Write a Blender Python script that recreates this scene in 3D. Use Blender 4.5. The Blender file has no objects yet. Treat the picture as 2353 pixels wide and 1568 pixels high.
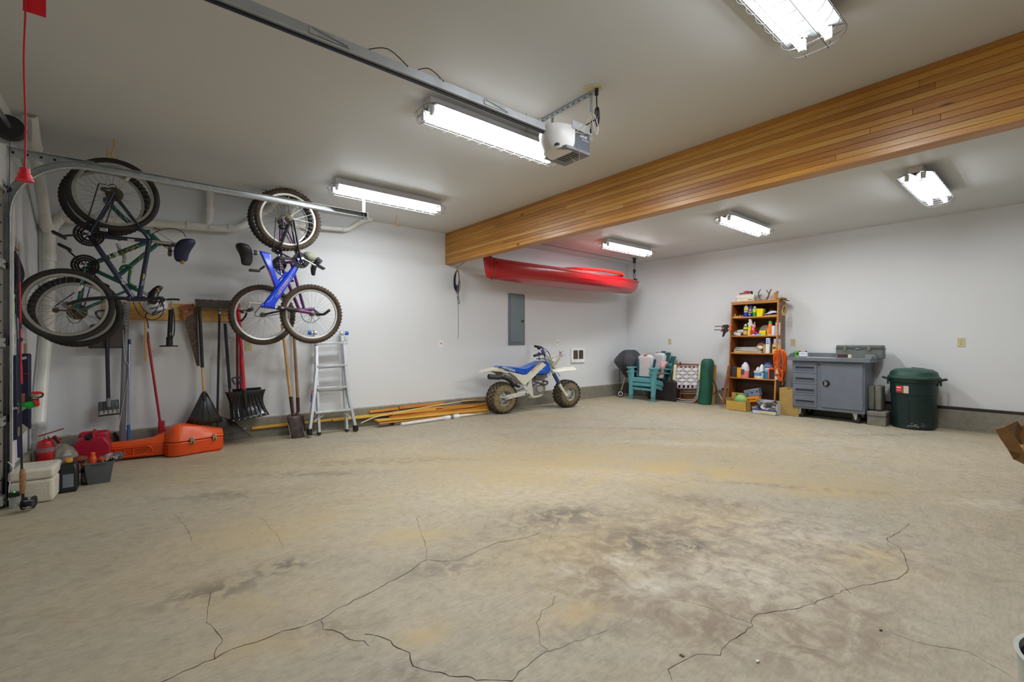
import bpy, math, random
from math import sin, cos, pi, radians, atan2, sqrt
from mathutils import Vector, Matrix, noise
random.seed(7)
SC = bpy.context.scene
COL = SC.collection
# ---------------------------------------------------------------- camera
FPX, CX, CY, HC = 1046.0, 1176.5, 784.0, 1.15
YAW = radians(39.3)
cam_d = bpy.data.cameras.new('camera'); cam = bpy.data.objects.new('camera', cam_d); COL.objects.link(cam)
cam.location = (0, 0, HC); cam.rotation_euler = (pi/2, 0, -YAW)
cam_d.sensor_width = 36.0; cam_d.lens = FPX/2353*36.0; cam_d.clip_start = .02; cam_d.clip_end = 100
SC.camera = cam
# ---------------------------------------------------------------- world, exposure
w = bpy.data.worlds.new('world'); SC.world = w; w.use_nodes = True
w.node_tree.nodes['Background'].inputs[0].default_value = (.5, .55, .6, 1)
w.node_tree.nodes['Background'].inputs[1].default_value = .05
SC.view_settings.view_transform = 'Standard'; SC.view_settings.look = 'None'
SC.view_settings.gamma = 1; SC.view_settings.use_curve_mapping = False
SC.view_settings.exposure = 0.0
SC.cycles.max_bounces = 6; SC.cycles.diffuse_bounces = 4; SC.cycles.glossy_bounces = 3; SC.cycles.caustics_reflective = False; SC.cycles.caustics_refractive = False; SC.cycles.adaptive_threshold = .02
TUBE_W = 26.0            # radiance of the fluorescent tubes
LAMP_W = 14.0            # watts of each lamp strip under a tube
# ---------------------------------------------------------------- geometry of the view
CAMP = Vector((0, 0, HC))
FW = Vector((sin(YAW), cos(YAW), 0)); RT = Vector((cos(YAW), -sin(YAW), 0)); UP = Vector((0, 0, 1))
def ray(u, v): return FW + RT*((u-CX)/FPX) + UP*((CY-v)/FPX)
def onY(u, v, Y): r = ray(u, v); return CAMP + r*(Y/r.y)
def onX(u, v, X): r = ray(u, v); return CAMP + r*(X/r.x)
def onZ(u, v, Z=0.0): r = ray(u, v); return CAMP + r*((Z-HC)/r.z)
class Fr:
    """upright local frame: x along the picture, y away from the camera, z up"""
    def __init__(s, o, a): s.o = Vector(o); s.a = a; s.x = Vector((cos(a), sin(a), 0)); s.n = Vector((-sin(a), cos(a), 0))
    def q(s, u, v, d=0.0):
        r = ray(u, v); t = (s.o + s.n*d - CAMP).dot(s.n)/r.dot(s.n); p = CAMP + r*t - s.o
        return Vector((p.dot(s.x), d, p.z))
    def Q(s, pts, d=0.0): return [s.q(u, v, d) for u, v in pts]
    def xz(s, pts, d=0.0): return [(p.x, p.z) for p in s.Q(pts, d)]
def fa(u, v, Y): return Fr(onY(u, v, Y), 0)
def fb(u, v, X): return Fr(onX(u, v, X), -pi/2)
# ---------------------------------------------------------------- materials
def lin(c): return tuple(((x/255)/12.92 if x/255 <= .04045 else ((x/255+.055)/1.055)**2.4) for x in c)
MATS = {}
def mat(rgb, rough=.5, metal=0.0, var=.08, sc=9.0, bump=0.0, bsc=60.0, emit=0.0, alpha=1.0, trans=0.0, coat=0.0, spec=.5):
    key = (rgb, rough, metal, var, sc, bump, bsc, emit, alpha, trans, coat, spec)
    if key in MATS: return MATS[key]
    m = bpy.data.materials.new('mat_%d' % len(MATS)); m.use_nodes = True
    nt = m.node_tree; b = nt.nodes['Principled BSDF']; L = nt.links.new
    c = lin(rgb)
    tc = nt.nodes.new('ShaderNodeTexCoord')
    n = nt.nodes.new('ShaderNodeTexNoise'); n.inputs['Scale'].default_value = sc; n.inputs['Detail'].default_value = 4
    L(tc.outputs['Object'], n.inputs['Vector'])
    r = nt.nodes.new('ShaderNodeValToRGB')
    r.color_ramp.elements[0].position = .35; r.color_ramp.elements[1].position = .65
    r.color_ramp.elements[0].color = tuple(x*(1-var) for x in c)+(1,); r.color_ramp.elements[1].color = tuple(min(1, x*(1+var)) for x in c)+(1,)
    L(n.outputs['Fac'], r.inputs['Fac']); L(r.outputs['Color'], b.inputs['Base Color'])
    b.inputs['Roughness'].default_value = rough; b.inputs['Metallic'].default_value = metal
    b.inputs['Specular IOR Level'].default_value = spec
    b.inputs['Coat Weight'].default_value = coat; b.inputs['Coat Roughness'].default_value = .08
    if emit:
        b.inputs['Emission Color'].default_value = c+(1,); b.inputs['Emission Strength'].default_value = emit
    b.inputs['Alpha'].default_value = alpha; b.inputs['Transmission Weight'].default_value = trans
    if bump:
        n2 = nt.nodes.new('ShaderNodeTexNoise'); n2.inputs['Scale'].default_value = bsc; n2.inputs['Detail'].default_value = 3
        L(tc.outputs['Object'], n2.inputs['Vector'])
        bp = nt.nodes.new('ShaderNodeBump'); bp.inputs['Strength'].default_value = bump; bp.inputs['Distance'].default_value = .01
        L(n2.outputs['Fac'], bp.inputs['Height']); L(bp.outputs['Normal'], b.inputs['Normal'])
    MATS[key] = m
    return m
def wood(c1, c2, axis='X', sc=14.0, stretch=14.0, rough=.45, coat=.2, knots=False, grain=3.0):
    key = ('wood', c1, c2, axis, sc, stretch, rough, coat, knots, grain)
    if key in MATS: return MATS[key]
    m = bpy.data.materials.new('wood_%d' % len(MATS)); m.use_nodes = True
    nt = m.node_tree; b = nt.nodes['Principled BSDF']; L = nt.links.new
    tc = nt.nodes.new('ShaderNodeTexCoord'); mp = nt.nodes.new('ShaderNodeMapping')
    s = [1.0, 1.0, 1.0]; s['XYZ'.index(axis)] = 1/stretch; mp.inputs['Scale'].default_value = s
    oi = nt.nodes.new('ShaderNodeObjectInfo')
    ad = nt.nodes.new('ShaderNodeVectorMath'); ad.operation = 'ADD'
    ml = nt.nodes.new('ShaderNodeMath'); ml.operation = 'MULTIPLY'; ml.inputs[1].default_value = 37.0
    L(oi.outputs['Random'], ml.inputs[0]); L(tc.outputs['Object'], ad.inputs[0]); L(ml.outputs[0], ad.inputs[1])
    L(ad.outputs[0], mp.inputs['Vector'])
    n = nt.nodes.new('ShaderNodeTexNoise'); n.inputs['Scale'].default_value = sc; n.inputs['Detail'].default_value = 6; n.inputs['Distortion'].default_value = .8
    L(mp.outputs[0], n.inputs['Vector'])
    n3 = nt.nodes.new('ShaderNodeTexNoise'); n3.inputs['Scale'].default_value = sc*5; n3.inputs['Detail'].default_value = 3
    L(mp.outputs[0], n3.inputs['Vector'])
    mx = nt.nodes.new('ShaderNodeMix'); mx.data_type = 'FLOAT'; mx.inputs[0].default_value = .4
    L(n.outputs['Fac'], mx.inputs[2]); L(n3.outputs['Fac'], mx.inputs[3])
    r = nt.nodes.new('ShaderNodeValToRGB'); r.color_ramp.elements[0].position = .36; r.color_ramp.elements[1].position = .64
    r.color_ramp.elements[0].color = lin(c1)+(1,); r.color_ramp.elements[1].color = lin(c2)+(1,)
    L(mx.outputs[0], r.inputs['Fac']); col = r.outputs['Color']
    if knots:
        mk = nt.nodes.new('ShaderNodeMapping'); s2 = [1.0]*3; s2['XYZ'.index(axis)] = .45; mk.inputs['Scale'].default_value = s2
        L(ad.outputs[0], mk.inputs['Vector'])
        v = nt.nodes.new('ShaderNodeTexVoronoi'); v.inputs['Scale'].default_value = 4.2; L(mk.outputs[0], v.inputs['Vector'])
        r2 = nt.nodes.new('ShaderNodeValToRGB'); r2.color_ramp.elements[0].position = .035; r2.color_ramp.elements[1].position = .085
        r2.color_ramp.elements[0].color = (.28, .16, .10, 1); r2.color_ramp.elements[1].color = (1, 1, 1, 1)
        L(v.outputs['Distance'], r2.inputs['Fac'])
        mm = nt.nodes.new('ShaderNodeMix'); mm.data_type = 'RGBA'; mm.blend_type = 'MULTIPLY'; mm.inputs[0].default_value = 1
        L(col, mm.inputs[6]); L(r2.outputs['Color'], mm.inputs[7]); col = mm.outputs[2]
    L(col, b.inputs['Base Color']); b.inputs['Roughness'].default_value = rough; b.inputs['Coat Weight'].default_value = coat
    b.inputs['Coat Roughness'].default_value = .25
    bp = nt.nodes.new('ShaderNodeBump'); bp.inputs['Strength'].default_value = .15; bp.inputs['Distance'].default_value = .004
    L(n3.outputs['Fac'], bp.inputs['Height']); L(bp.outputs['Normal'], b.inputs['Normal'])
    MATS[key] = m
    return m
# ---------------------------------------------------------------- mesh builder
def frame_from(z, hint=Vector((0, 0, 1))):
    z = z.normalized()
    if abs(z.dot(hint)) > .98: hint = Vector((1, 0, 0)) if abs(z.x) < .9 else Vector((0, 1, 0))
    x = hint.cross(z).normalized(); y = z.cross(x)
    return x, y, z
def catmull(pts, k, closed=False):
    P = [Vector(p) for p in pts]; n = len(P); out = []
    rng = range(n if closed else n-1)
    for i in rng:
        if closed: a, b, c, d = P[(i-1) % n], P[i], P[(i+1) % n], P[(i+2) % n]
        else: a, b, c, d = P[max(i-1, 0)], P[i], P[i+1], P[min(i+2, n-1)]
        for j in range(k):
            t = j/k; out.append(.5*((2*b)+(c-a)*t+(2*a-5*b+4*c-d)*t*t+(3*b-a-3*c+d)*t**3))
    if not closed: out.append(P[-1])
    return out
class M:
    def __init__(s): s.v = []; s.f = []
    def add(s, vs, fs):
        o = len(s.v); s.v += [Vector(p) for p in vs]; s.f += [tuple(i+o for i in f) for f in fs]; return s
    def box(s, c, sz, rot=None, tx=1.0, ty=1.0):
        """box centred at c; tx, ty taper the top"""
        c = Vector(c); x, y, z = [a/2 for a in sz]
        vs = [Vector((i*x*(tx if k > 0 else 1), j*y*(ty if k > 0 else 1), k*z)) for k in (-1, 1) for j in (-1, 1) for i in (-1, 1)]
        if rot is not None: vs = [rot @ p for p in vs]
        return s.add([c+p for p in vs], [(0, 2, 3, 1), (4, 5, 7, 6), (0, 1, 5, 4), (2, 6, 7, 3), (0, 4, 6, 2), (1, 3, 7, 5)])
    def slab(s, x0, x1, y0, y1, z0, z1): return s.box(((x0+x1)/2, (y0+y1)/2, (z0+z1)/2), (abs(x1-x0), abs(y1-y0), abs(z1-z0)))
    def bar(s, p, q, wx, wy, hint=Vector((0, 0, 1))):
        p = Vector(p); q = Vector(q); x, y, z = frame_from(q-p, hint)
        vs = [a+x*i*wx/2+y*j*wy/2 for a in (p, q) for j in (-1, 1) for i in (-1, 1)]
        return s.add(vs, [(0, 2, 3, 1), (4, 5, 7, 6), (0, 1, 5, 4), (2, 6, 7, 3), (0, 4, 6, 2), (1, 3, 7, 5)])
    def tube(s, pts, r, n=8, closed=False, k=0, cap=True, r2=None):
        P = catmull(pts, k, closed) if k else [Vector(p) for p in pts]
        N = len(P); rings = []; x = None
        for i in range(N):
            if closed: d = P[(i+1) % N]-P[i-1]
            else: d = P[min(i+1, N-1)]-P[max(i-1, 0)]
            if d.length < 1e-9: d = Vector((0, 0, 1))
            d.normalize()
            if x is None: x, y, _ = frame_from(d)
            else:
                x = (x-d*x.dot(d)); x.normalize(); y = d.cross(x)
            rr = r if r2 is None else r+(r2-r)*i/(N-1)
            if isinstance(r, (list, tuple)): rr = r[i]
            rings.append([P[i]+(x*cos(2*pi*j/n)+y*sin(2*pi*j/n))*rr for j in range(n)])
        return s.loft(rings, closed=closed, cap=cap and not closed)
    def cyl(s, p, q, r, r2=None, n=16): return s.tube([p, q], r, n, r2=r if r2 is None else r2)
    def loft(s, rings, closed=False, cap=True, wrap=True):
        n = len(rings[0]); vs = [p for R in rings for p in R]; fs = []
        K = len(rings)
        for i in range(K if closed else K-1):
            a = i*n; b = ((i+1) % K)*n
            for j in range(n if wrap else n-1):
                j2 = (j+1) % n; fs.append((a+j, a+j2, b+j2, b+j))
        if cap and not closed and wrap: fs.append(tuple(range(n))[::-1]); fs.append(tuple((K-1)*n+j for j in range(n)))
        return s.add(vs, fs)
    def lathe(s, prof, c=(0, 0, 0), ax=(0, 0, 1), n=20, sx=1.0, sy=1.0, cap=True):
        c = Vector(c); x, y, z = frame_from(Vector(ax), Vector((0, 1, 0)) if abs(Vector(ax).normalized().y) < .9 else Vector((0, 0, 1)))
        rings = [[c+z*h+(x*cos(2*pi*j/n)*sx+y*sin(2*pi*j/n)*sy)*max(r, 1e-4) for j in range(n)] for r, h in prof]
        same = abs(prof[0][0]-prof[-1][0])+abs(prof[0][1]-prof[-1][1]) < 1e-6
        return s.loft(rings, cap=cap and not same)
    def prism(s, poly, y0, y1):
        """poly in local x,z; extruded along local y"""
        n = len(poly); vs = [Vector((x, y, z)) for y in (y0, y1) for x, z in poly]
        return s.add(vs, [tuple(range(n)), tuple(range(2*n-1, n-1, -1))]+[(i, n+i, n+(i+1) % n, (i+1) % n) for i in range(n)])
    def prismz(s, poly, z0, z1):
        n = len(poly); vs = [Vector((x, y, z)) for z in (z0, z1) for x, y in poly]
        return s.add(vs, [tuple(range(n))[::-1], tuple(range(n, 2*n))]+[(i, (i+1) % n, n+(i+1) % n, n+i) for i in range(n)])
    def ell(s, c, r, n=14, m=9, rot=None):
        c = Vector(c); rings = []
        for i in range(m+1):
            t = -pi/2+pi*i/m; R = []
            for j in range(n):
                p = Vector((r[0]*cos(t)*cos(2*pi*j/n), r[1]*cos(t)*sin(2*pi*j/n), r[2]*sin(t)))
                if i in (0, m): p *= 1.0; p += Vector((1e-4*cos(2*pi*j/n), 1e-4*sin(2*pi*j/n), 0))
                R.append(c+(rot @ p if rot is not None else p))
            rings.append(R)
        return s.loft(rings)
    def torus(s, c, R, r, ax=(0, 1, 0), n=36, m=8, rz=None, a0=0, a1=2*pi):
        c = Vector(c); x, y, z = frame_from(Vector(ax)); rz = rz or r; rings = []
        full = abs(a1-a0-2*pi) < 1e-6; N = n if full else n+1
        for i in range(N):
            a = a0+(a1-a0)*i/n; d = x*cos(a)+y*sin(a)
            rings.append([c+d*(R+r*cos(2*pi*j/m))+z*rz*sin(2*pi*j/m) for j in range(m)])
        return s.loft(rings, closed=full)
    def grid(s, fn, nu, nv):
        vs = [fn(i/nu, j/nv) for j in range(nv+1) for i in range(nu+1)]
        return s.add(vs, [(j*(nu+1)+i, j*(nu+1)+i+1, (j+1)*(nu+1)+i+1, (j+1)*(nu+1)+i) for j in range(nv) for i in range(nu)])
    def mesh(s, name):
        me = bpy.data.meshes.new(name); me.from_pydata([tuple(p) for p in s.v], [], s.f); me.validate(); me.update()
        import bmesh
        bm = bmesh.new(); bm.from_mesh(me); bmesh.ops.recalc_face_normals(bm, faces=bm.faces); bm.to_mesh(me); bm.free()
        return me
    def build(s, name, m, parent=None, loc=None, rz=0.0, bev=0.0, seg=2, smooth=True, sub=0, thick=0.0, ang=.6):
        me = s.mesh(name)
        if smooth: me.shade_smooth(); me.set_sharp_from_angle(angle=ang)
        o = bpy.data.objects.new(name, me); COL.objects.link(o)
        me.materials.append(m)
        if parent is not None: o.parent = parent
        if loc is not None: o.location = loc; o.rotation_euler[2] = rz
        if thick:
            md = o.modifiers.new('s', 'SOLIDIFY'); md.thickness = thick; md.offset = 0
        if bev:
            md = o.modifiers.new('b', 'BEVEL'); md.width = bev; md.segments = seg; md.limit_method = 'ANGLE'; md.angle_limit = .7
            md.harden_normals = False
        if sub:
            md = o.modifiers.new('u', 'SUBSURF'); md.levels = sub; md.render_levels = sub
        return o
def tag(o, label, cat, group=None):
    o['label'] = label; o['category'] = cat
    if group: o['group'] = group
    return o
def thing(name, label, cat, loc=(0, 0, 0), rz=0.0, group=None, rx=0.0):
    o = bpy.data.objects.new(name, None); COL.objects.link(o); o.empty_display_size = .05
    o.location = loc; o.rotation_euler = (rx, 0, rz)
    return tag(o, label, cat, group)
def thingf(name, label, cat, f, group=None): return thing(name, label, cat, f.o, f.a, group)
def struct(name, mb, m, **k): o = mb.build(name, m, **k); o['kind'] = 'structure'; return o
def copy_tree(o, parent=None):
    c = o.copy(); COL.objects.link(c); c.parent = parent
    for ch in [x for x in bpy.data.objects if x.parent == o]: copy_tree(ch, c)
    return c
def dup(o, loc, label=None, rz=None, rot=None):
    c = copy_tree(o); c.location = loc
    if rz is not None: c.rotation_euler[2] = rz
    if rot is not None: c.rotation_euler = rot
    if label: c['label'] = label
    return c
def text(body, size, m, parent, at, xd=(1, 0, 0), yd=(0, 0, 1), ext=.0006, align='CENTER', shear=0.0, sx=1.0, name='lettering'):
    cu = bpy.data.curves.new('t', 'FONT'); cu.body = body; cu.size = size; cu.extrude = ext; cu.align_x = align; cu.align_y = 'CENTER'
    cu.shear = shear; cu.resolution_u = 2; cu.offset = size*.012
    t = bpy.data.objects.new('t', cu); COL.objects.link(t)
    me = bpy.data.meshes.new_from_object(t); bpy.data.objects.remove(t)
    x = Vector(xd).normalized(); y = Vector(yd); y = (y-x*y.dot(x)).normalized(); z = x.cross(y); at = Vector(at)
    for v in me.vertices: p = v.co; v.co = at+x*p.x*sx+y*p.y+z*p.z
    me.materials.clear(); me.materials.append(m); me.name = name
    o = bpy.data.objects.new(name, me); COL.objects.link(o); o.parent = parent
    return o
# common materials
BLK = mat((22, 22, 24), .45); BLKM = mat((30, 30, 32), .7); STEEL = mat((175, 178, 182), .3, .9); GALV = mat((176, 180, 180), .45, .35, var=.12, sc=30)
WHT = mat((232, 232, 232), .4); ALU = mat((205, 208, 212), .28, .85); PVC = mat((222, 220, 212), .35, var=.04)
YEL = mat((225, 185, 20), .4); RED = mat((190, 20, 28), .4); CHROME = mat((210, 210, 212), .12, 1.0, var=.02)
# ================================================================ room
XB, YA, ZC, XL, YF = 8.24, 6.10, 2.81, -0.72, -2.6
def wallmat(name, rgb, bump=.12):
    m = bpy.data.materials.new(name); m.use_nodes = True; nt = m.node_tree; b = nt.nodes['Principled BSDF']; L = nt.links.new
    tc = nt.nodes.new('ShaderNodeTexCoord'); n = nt.nodes.new('ShaderNodeTexNoise'); n.inputs['Scale'].default_value = 1.3; n.inputs['Detail'].default_value = 5
    L(tc.outputs['Object'], n.inputs['Vector']); r = nt.nodes.new('ShaderNodeValToRGB'); c = lin(rgb)
    r.color_ramp.elements[0].position = .3; r.color_ramp.elements[1].position = .7
    r.color_ramp.elements[0].color = tuple(x*.965 for x in c)+(1,); r.color_ramp.elements[1].color = c+(1,)
    L(n.outputs['Fac'], r.inputs['Fac'])
    v = nt.nodes.new('ShaderNodeTexVoronoi'); v.inputs['Scale'].default_value = 1.7; v.inputs['Randomness'].default_value = 1; L(tc.outputs['Object'], v.inputs['Vector'])
    r2 = nt.nodes.new('ShaderNodeValToRGB'); r2.color_ramp.elements[0].position = .006; r2.color_ramp.elements[1].position = .012
    r2.color_ramp.elements[0].color = (.55, .52, .48, 1); r2.color_ramp.elements[1].color = (1, 1, 1, 1); L(v.outputs['Distance'], r2.inputs['Fac'])
    mm = nt.nodes.new('ShaderNodeMix'); mm.data_type = 'RGBA'; mm.blend_type = 'MULTIPLY'; mm.inputs[0].default_value = 1
    L(r.outputs['Color'], mm.inputs[6]); L(r2.outputs['Color'], mm.inputs[7]); L(mm.outputs[2], b.inputs['Base Color'])
    n2 = nt.nodes.new('ShaderNodeTexNoise'); n2.inputs['Scale'].default_value = 45; n2.inputs['Detail'].default_value = 4; L(tc.outputs['Object'], n2.inputs['Vector'])
    bp = nt.nodes.new('ShaderNodeBump'); bp.inputs['Strength'].default_value = bump; bp.inputs['Distance'].default_value = .004
    L(n2.outputs['Fac'], bp.inputs['Height']); L(bp.outputs['Normal'], b.inputs['Normal'])
    b.inputs['Roughness'].default_value = .55; b.inputs['Specular IOR Level'].default_value = .3
    return m
WALL = wallmat('wall_paint', (222, 224, 225)); CEIL = wallmat('ceiling_paint', (212, 213, 212), .08)
def concrete(name, base, tan, dark, use_attr=False):
    m = bpy.data.materials.new(name); m.use_nodes = True; nt = m.node_tree; b = nt.nodes['Principled BSDF']; L = nt.links.new
    tc = nt.nodes.new('ShaderNodeTexCoord')
    def nz(sc, det, dist=0.0, stretch=None):
        n = nt.nodes.new('ShaderNodeTexNoise'); n.inputs['Scale'].default_value = sc; n.inputs['Detail'].default_value = det; n.inputs['Distortion'].default_value = dist
        n.inputs['Roughness'].default_value = .62
        mp = nt.nodes.new('ShaderNodeMapping'); mp.inputs['Location'].default_value = (sc*3.1, sc*1.7, 0)
        if stretch: mp.inputs['Rotation'].default_value = (0, 0, stretch[0]); mp.inputs['Scale'].default_value = (1, stretch[1], 1)
        L(tc.outputs['Object'], mp.inputs['Vector']); L(mp.outputs[0], n.inputs['Vector']); return n.outputs['Fac']
    def ramp(x, a, bb):
        r = nt.nodes.new('ShaderNodeMapRange'); r.inputs[1].default_value = a; r.inputs[2].default_value = bb; L(x, r.inputs[0]); return r.outputs[0]
    def mul(a, k):
        r = nt.nodes.new('ShaderNodeMath'); r.operation = 'MULTIPLY'; L(a, r.inputs[0])
        if isinstance(k, (int, float)): r.inputs[1].default_value = k
        else: L(k, r.inputs[1])
        return r.outputs[0]
    def mixc(f, a, bb):
        x = nt.nodes.new('ShaderNodeMix'); x.data_type = 'RGBA'; L(f, x.inputs[0])
        if isinstance(a, tuple): x.inputs[6].default_value = a+(1,)
        else: L(a, x.inputs[6])
        if isinstance(bb, tuple): x.inputs[7].default_value = bb+(1,)
        else: L(bb, x.inputs[7])
        return x.outputs[2]
    base, tan, dark = lin(base), lin(tan), lin(dark)
    lo = nz(.55, 5, .6); mid = nz(2.3, 8, .8); fine = nz(16, 10, .4); st = nz(3.0, 9, .5, (-.35, 3.2)); sp = nz(60, 6); hf = nz(20, 8, .5, (-.4, 3.6)); vein = nz(5.5, 10, 1.4)
    c = mixc(mul(ramp(lo, .42, .68), .55), base, tan)
    c = mixc(mul(ramp(mid, .47, .72), .40), c, tuple(x*.66 for x in base))
    c = mixc(mul(ramp(st, .45, .75), .36), c, tuple(x*.6+y*.1 for x, y in zip(base, tan)))
    c = mixc(mul(ramp(fine, .5, .72), .34), c, tuple(min(1, x*1.28) for x in base))
    c = mixc(mul(ramp(fine, .5, .3), .36), c, tuple(x*.55 for x in base))
    c = mixc(mul(ramp(hf, .5, .3), .34), c, tuple(x*.5 for x in base))
    c = mixc(mul(ramp(hf, .52, .72), .3), c, tuple(min(1, x*1.35) for x in base))
    c = mixc(mul(ramp(vein, .56, .66), .30), c, tuple(x*.62 for x in tan))
    c = mixc(mul(ramp(sp, .52, .75), .16), c, dark)
    if use_attr:
        def att(nm):
            a = nt.nodes.new('ShaderNodeAttribute'); a.attribute_name = nm; return a.outputs['Fac']
        mott = ramp(nz(7, 9, 1.0), .38, .60); mott2 = ramp(nz(11, 9, .6), .40, .56)
        c = mixc(mul(att('tan'), ramp(mid, .25, .6)), c, lin((196, 172, 122)))
        c = mixc(mul(mul(att('brown'), mott), .74), c, lin((128, 108, 88)))
        c = mixc(mul(mul(att('grey'), mott2), .9), c, dark)
        c = mixc(mul(att('pale'), ramp(fine, .3, .6)), c, lin((215, 208, 192)))
        c = mixc(mul(att('oil'), mott2), c, lin((62, 54, 50)))
    L(c, b.inputs['Base Color'])
    rr = nt.nodes.new('ShaderNodeMapRange'); rr.inputs[3].default_value = .42; rr.inputs[4].default_value = .75; L(mid, rr.inputs[0]); L(rr.outputs[0], b.inputs['Roughness'])
    bp = nt.nodes.new('ShaderNodeBump'); bp.inputs['Strength'].default_value = .3; bp.inputs['Distance'].default_value = .005; L(hf, bp.inputs['Height']); L(bp.outputs['Normal'], b.inputs['Normal'])
    return m
FLOOR = concrete('floor_concrete', (178, 168, 147), (190, 168, 122), (92, 83, 74), True)
CURB = concrete('curb_concrete', (140, 136, 124), (146, 136, 116), (86, 80, 72))
# floor: a grid carrying the shapes of the stains as attributes
nx, ny = 180, 174
fm = M(); x0, x1, y0, y1 = XL-.1, XB+.05, YF, YA+.05
fm.grid(lambda a, b: Vector((x0+(x1-x0)*a, y0+(y1-y0)*b, 0)), nx, ny)
floor = struct('floor', fm, FLOOR, smooth=False)
# stains: kind, pixel centre on the photograph's floor, radii in metres, turn, strength
ST = [('grey', 1480, 1245, .28, .20, .3, .9), ('grey', 1590, 1258, .10, .06, .3, 1), ('brown', 1560, 1230, .95, .55, -.2, .8), ('brown', 1720, 1235, .45, .30, .2, .8),
      ('grey', 1290, 1180, .30, .16, 0, .7), ('grey', 1250, 1200, .5, .2, .5, .4), ('brown', 1460, 1340, .5, .25, -.5, .8), ('brown', 1640, 1400, .55, .22, -.3, .8),
      ('brown', 1800, 1370, .4, .2, 0, .6), ('brown', 1990, 1270, .5, .3, 0, .7), ('brown', 1640, 1160, .5, .12, -.6, .7), ('brown', 1780, 1170, .6, .10, -.5, .6),
      ('tan', 1350, 1100, 1.6, .5, .2, .7), ('tan', 1650, 1090, 1.4, .35, -.3, .7), ('tan', 1500, 1040, 1.3, .4, 0, .5), ('tan', 1100, 1060, .9, .5, 0, .45), ('tan', 1370, 1250, .4, .3, 0, .6),
      ('tan', 950, 1230, .25, .12, .2, .9), ('tan', 1680, 1200, .4, .2, .2, .6), ('tan', 970, 1460, .10, .07, .3, .9), ('tan', 1320, 1410, .22, .08, .4, .9), ('tan', 650, 1220, .5, .3, .3, .5),
      ('tan', 580, 1370, .4, .2, 0, .5), ('tan', 1960, 1270, .28, .14, 0, .9), ('tan', 1890, 1130, .4, .12, 0, .6), ('tan', 620, 1480, .3, .1, .3, .6), ('tan', 2060, 1330, .35, .2, 0, .3),
      ('grey', 490, 1360, .22, .10, .5, .8), ('oil', 484, 1358, .03, .012, .6, 1), ('grey', 655, 1300, .16, .09, .4, .8), ('grey', 500, 1140, .4, .12, .2, .5),
      ('grey', 1030, 1300, .25, .10, .3, .55), ('grey', 960, 1540, .15, .06, 0, .6), ('grey', 1340, 1460, .3, .10, .3, .4), ('grey', 760, 1440, .22, .10, .2, .4),
      ('pale', 1430, 1290, .10, .07, 0, .8), ('pale', 1500, 1350, .13, .06, 0, .8), ('pale', 1300, 1310, .06, .05, 0, .6), ('pale', 1400, 1090, .9, .15, -.2, .35),
      ('pale', 1560, 1020, .8, .12, -.2, .5), ('pale', 1850, 1230, .5, .35, 0, .45), ('pale', 1200, 1140, .8, .4, 0, .35), ('pale', 1700, 1330, .35, .2, 0, .5), ('pale', 2280, 1160, .3, .12, -.2, .5),
      ('grey', 2000, 1000, .8, .06, .05, .6), ('grey', 1750, 1115, .9, .05, -.25, .6), ('grey', 1420, 985, 1.0, .08, -.1, .5), ('grey', 900, 1060, 1.0, .12, .1, .4), ('grey', 700, 1090, .8, .1, .1, .5),
      ('brown', 1900, 1440, .5, .3, 0, .55), ('brown', 1750, 1480, .4, .22, 0, .5), ('oil', 1590, 1255, .09, .035, .6, .9)]
me = floor.data; acc = {k: [0.0]*len(me.vertices) for k in ('tan', 'brown', 'grey', 'pale', 'oil')}
SP = [(k, onZ(u, v), a, b_, t, s) for k, u, v, a, b_, t, s in ST]
for i, vt in enumerate(me.vertices):
    for k, p, a, b_, t, s in SP:
        dx, dy = vt.co.x-p.x, vt.co.y-p.y
        if abs(dx) > 2.5*a+.1 or abs(dy) > 2.5*a+.1: continue
        # long axis lies across the view
        ca, sa = cos(t-YAW), sin(t-YAW); X, Y = dx*ca+dy*sa, -dx*sa+dy*ca
        d = (X/a)**2+(Y/b_)**2
        if d < 5: acc[k][i] = min(1, acc[k][i]+s*math.exp(-d*1.1))
for k, vals in acc.items():
    at = me.attributes.new(k, 'FLOAT', 'POINT'); at.data.foreach_set('value', vals)
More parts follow.
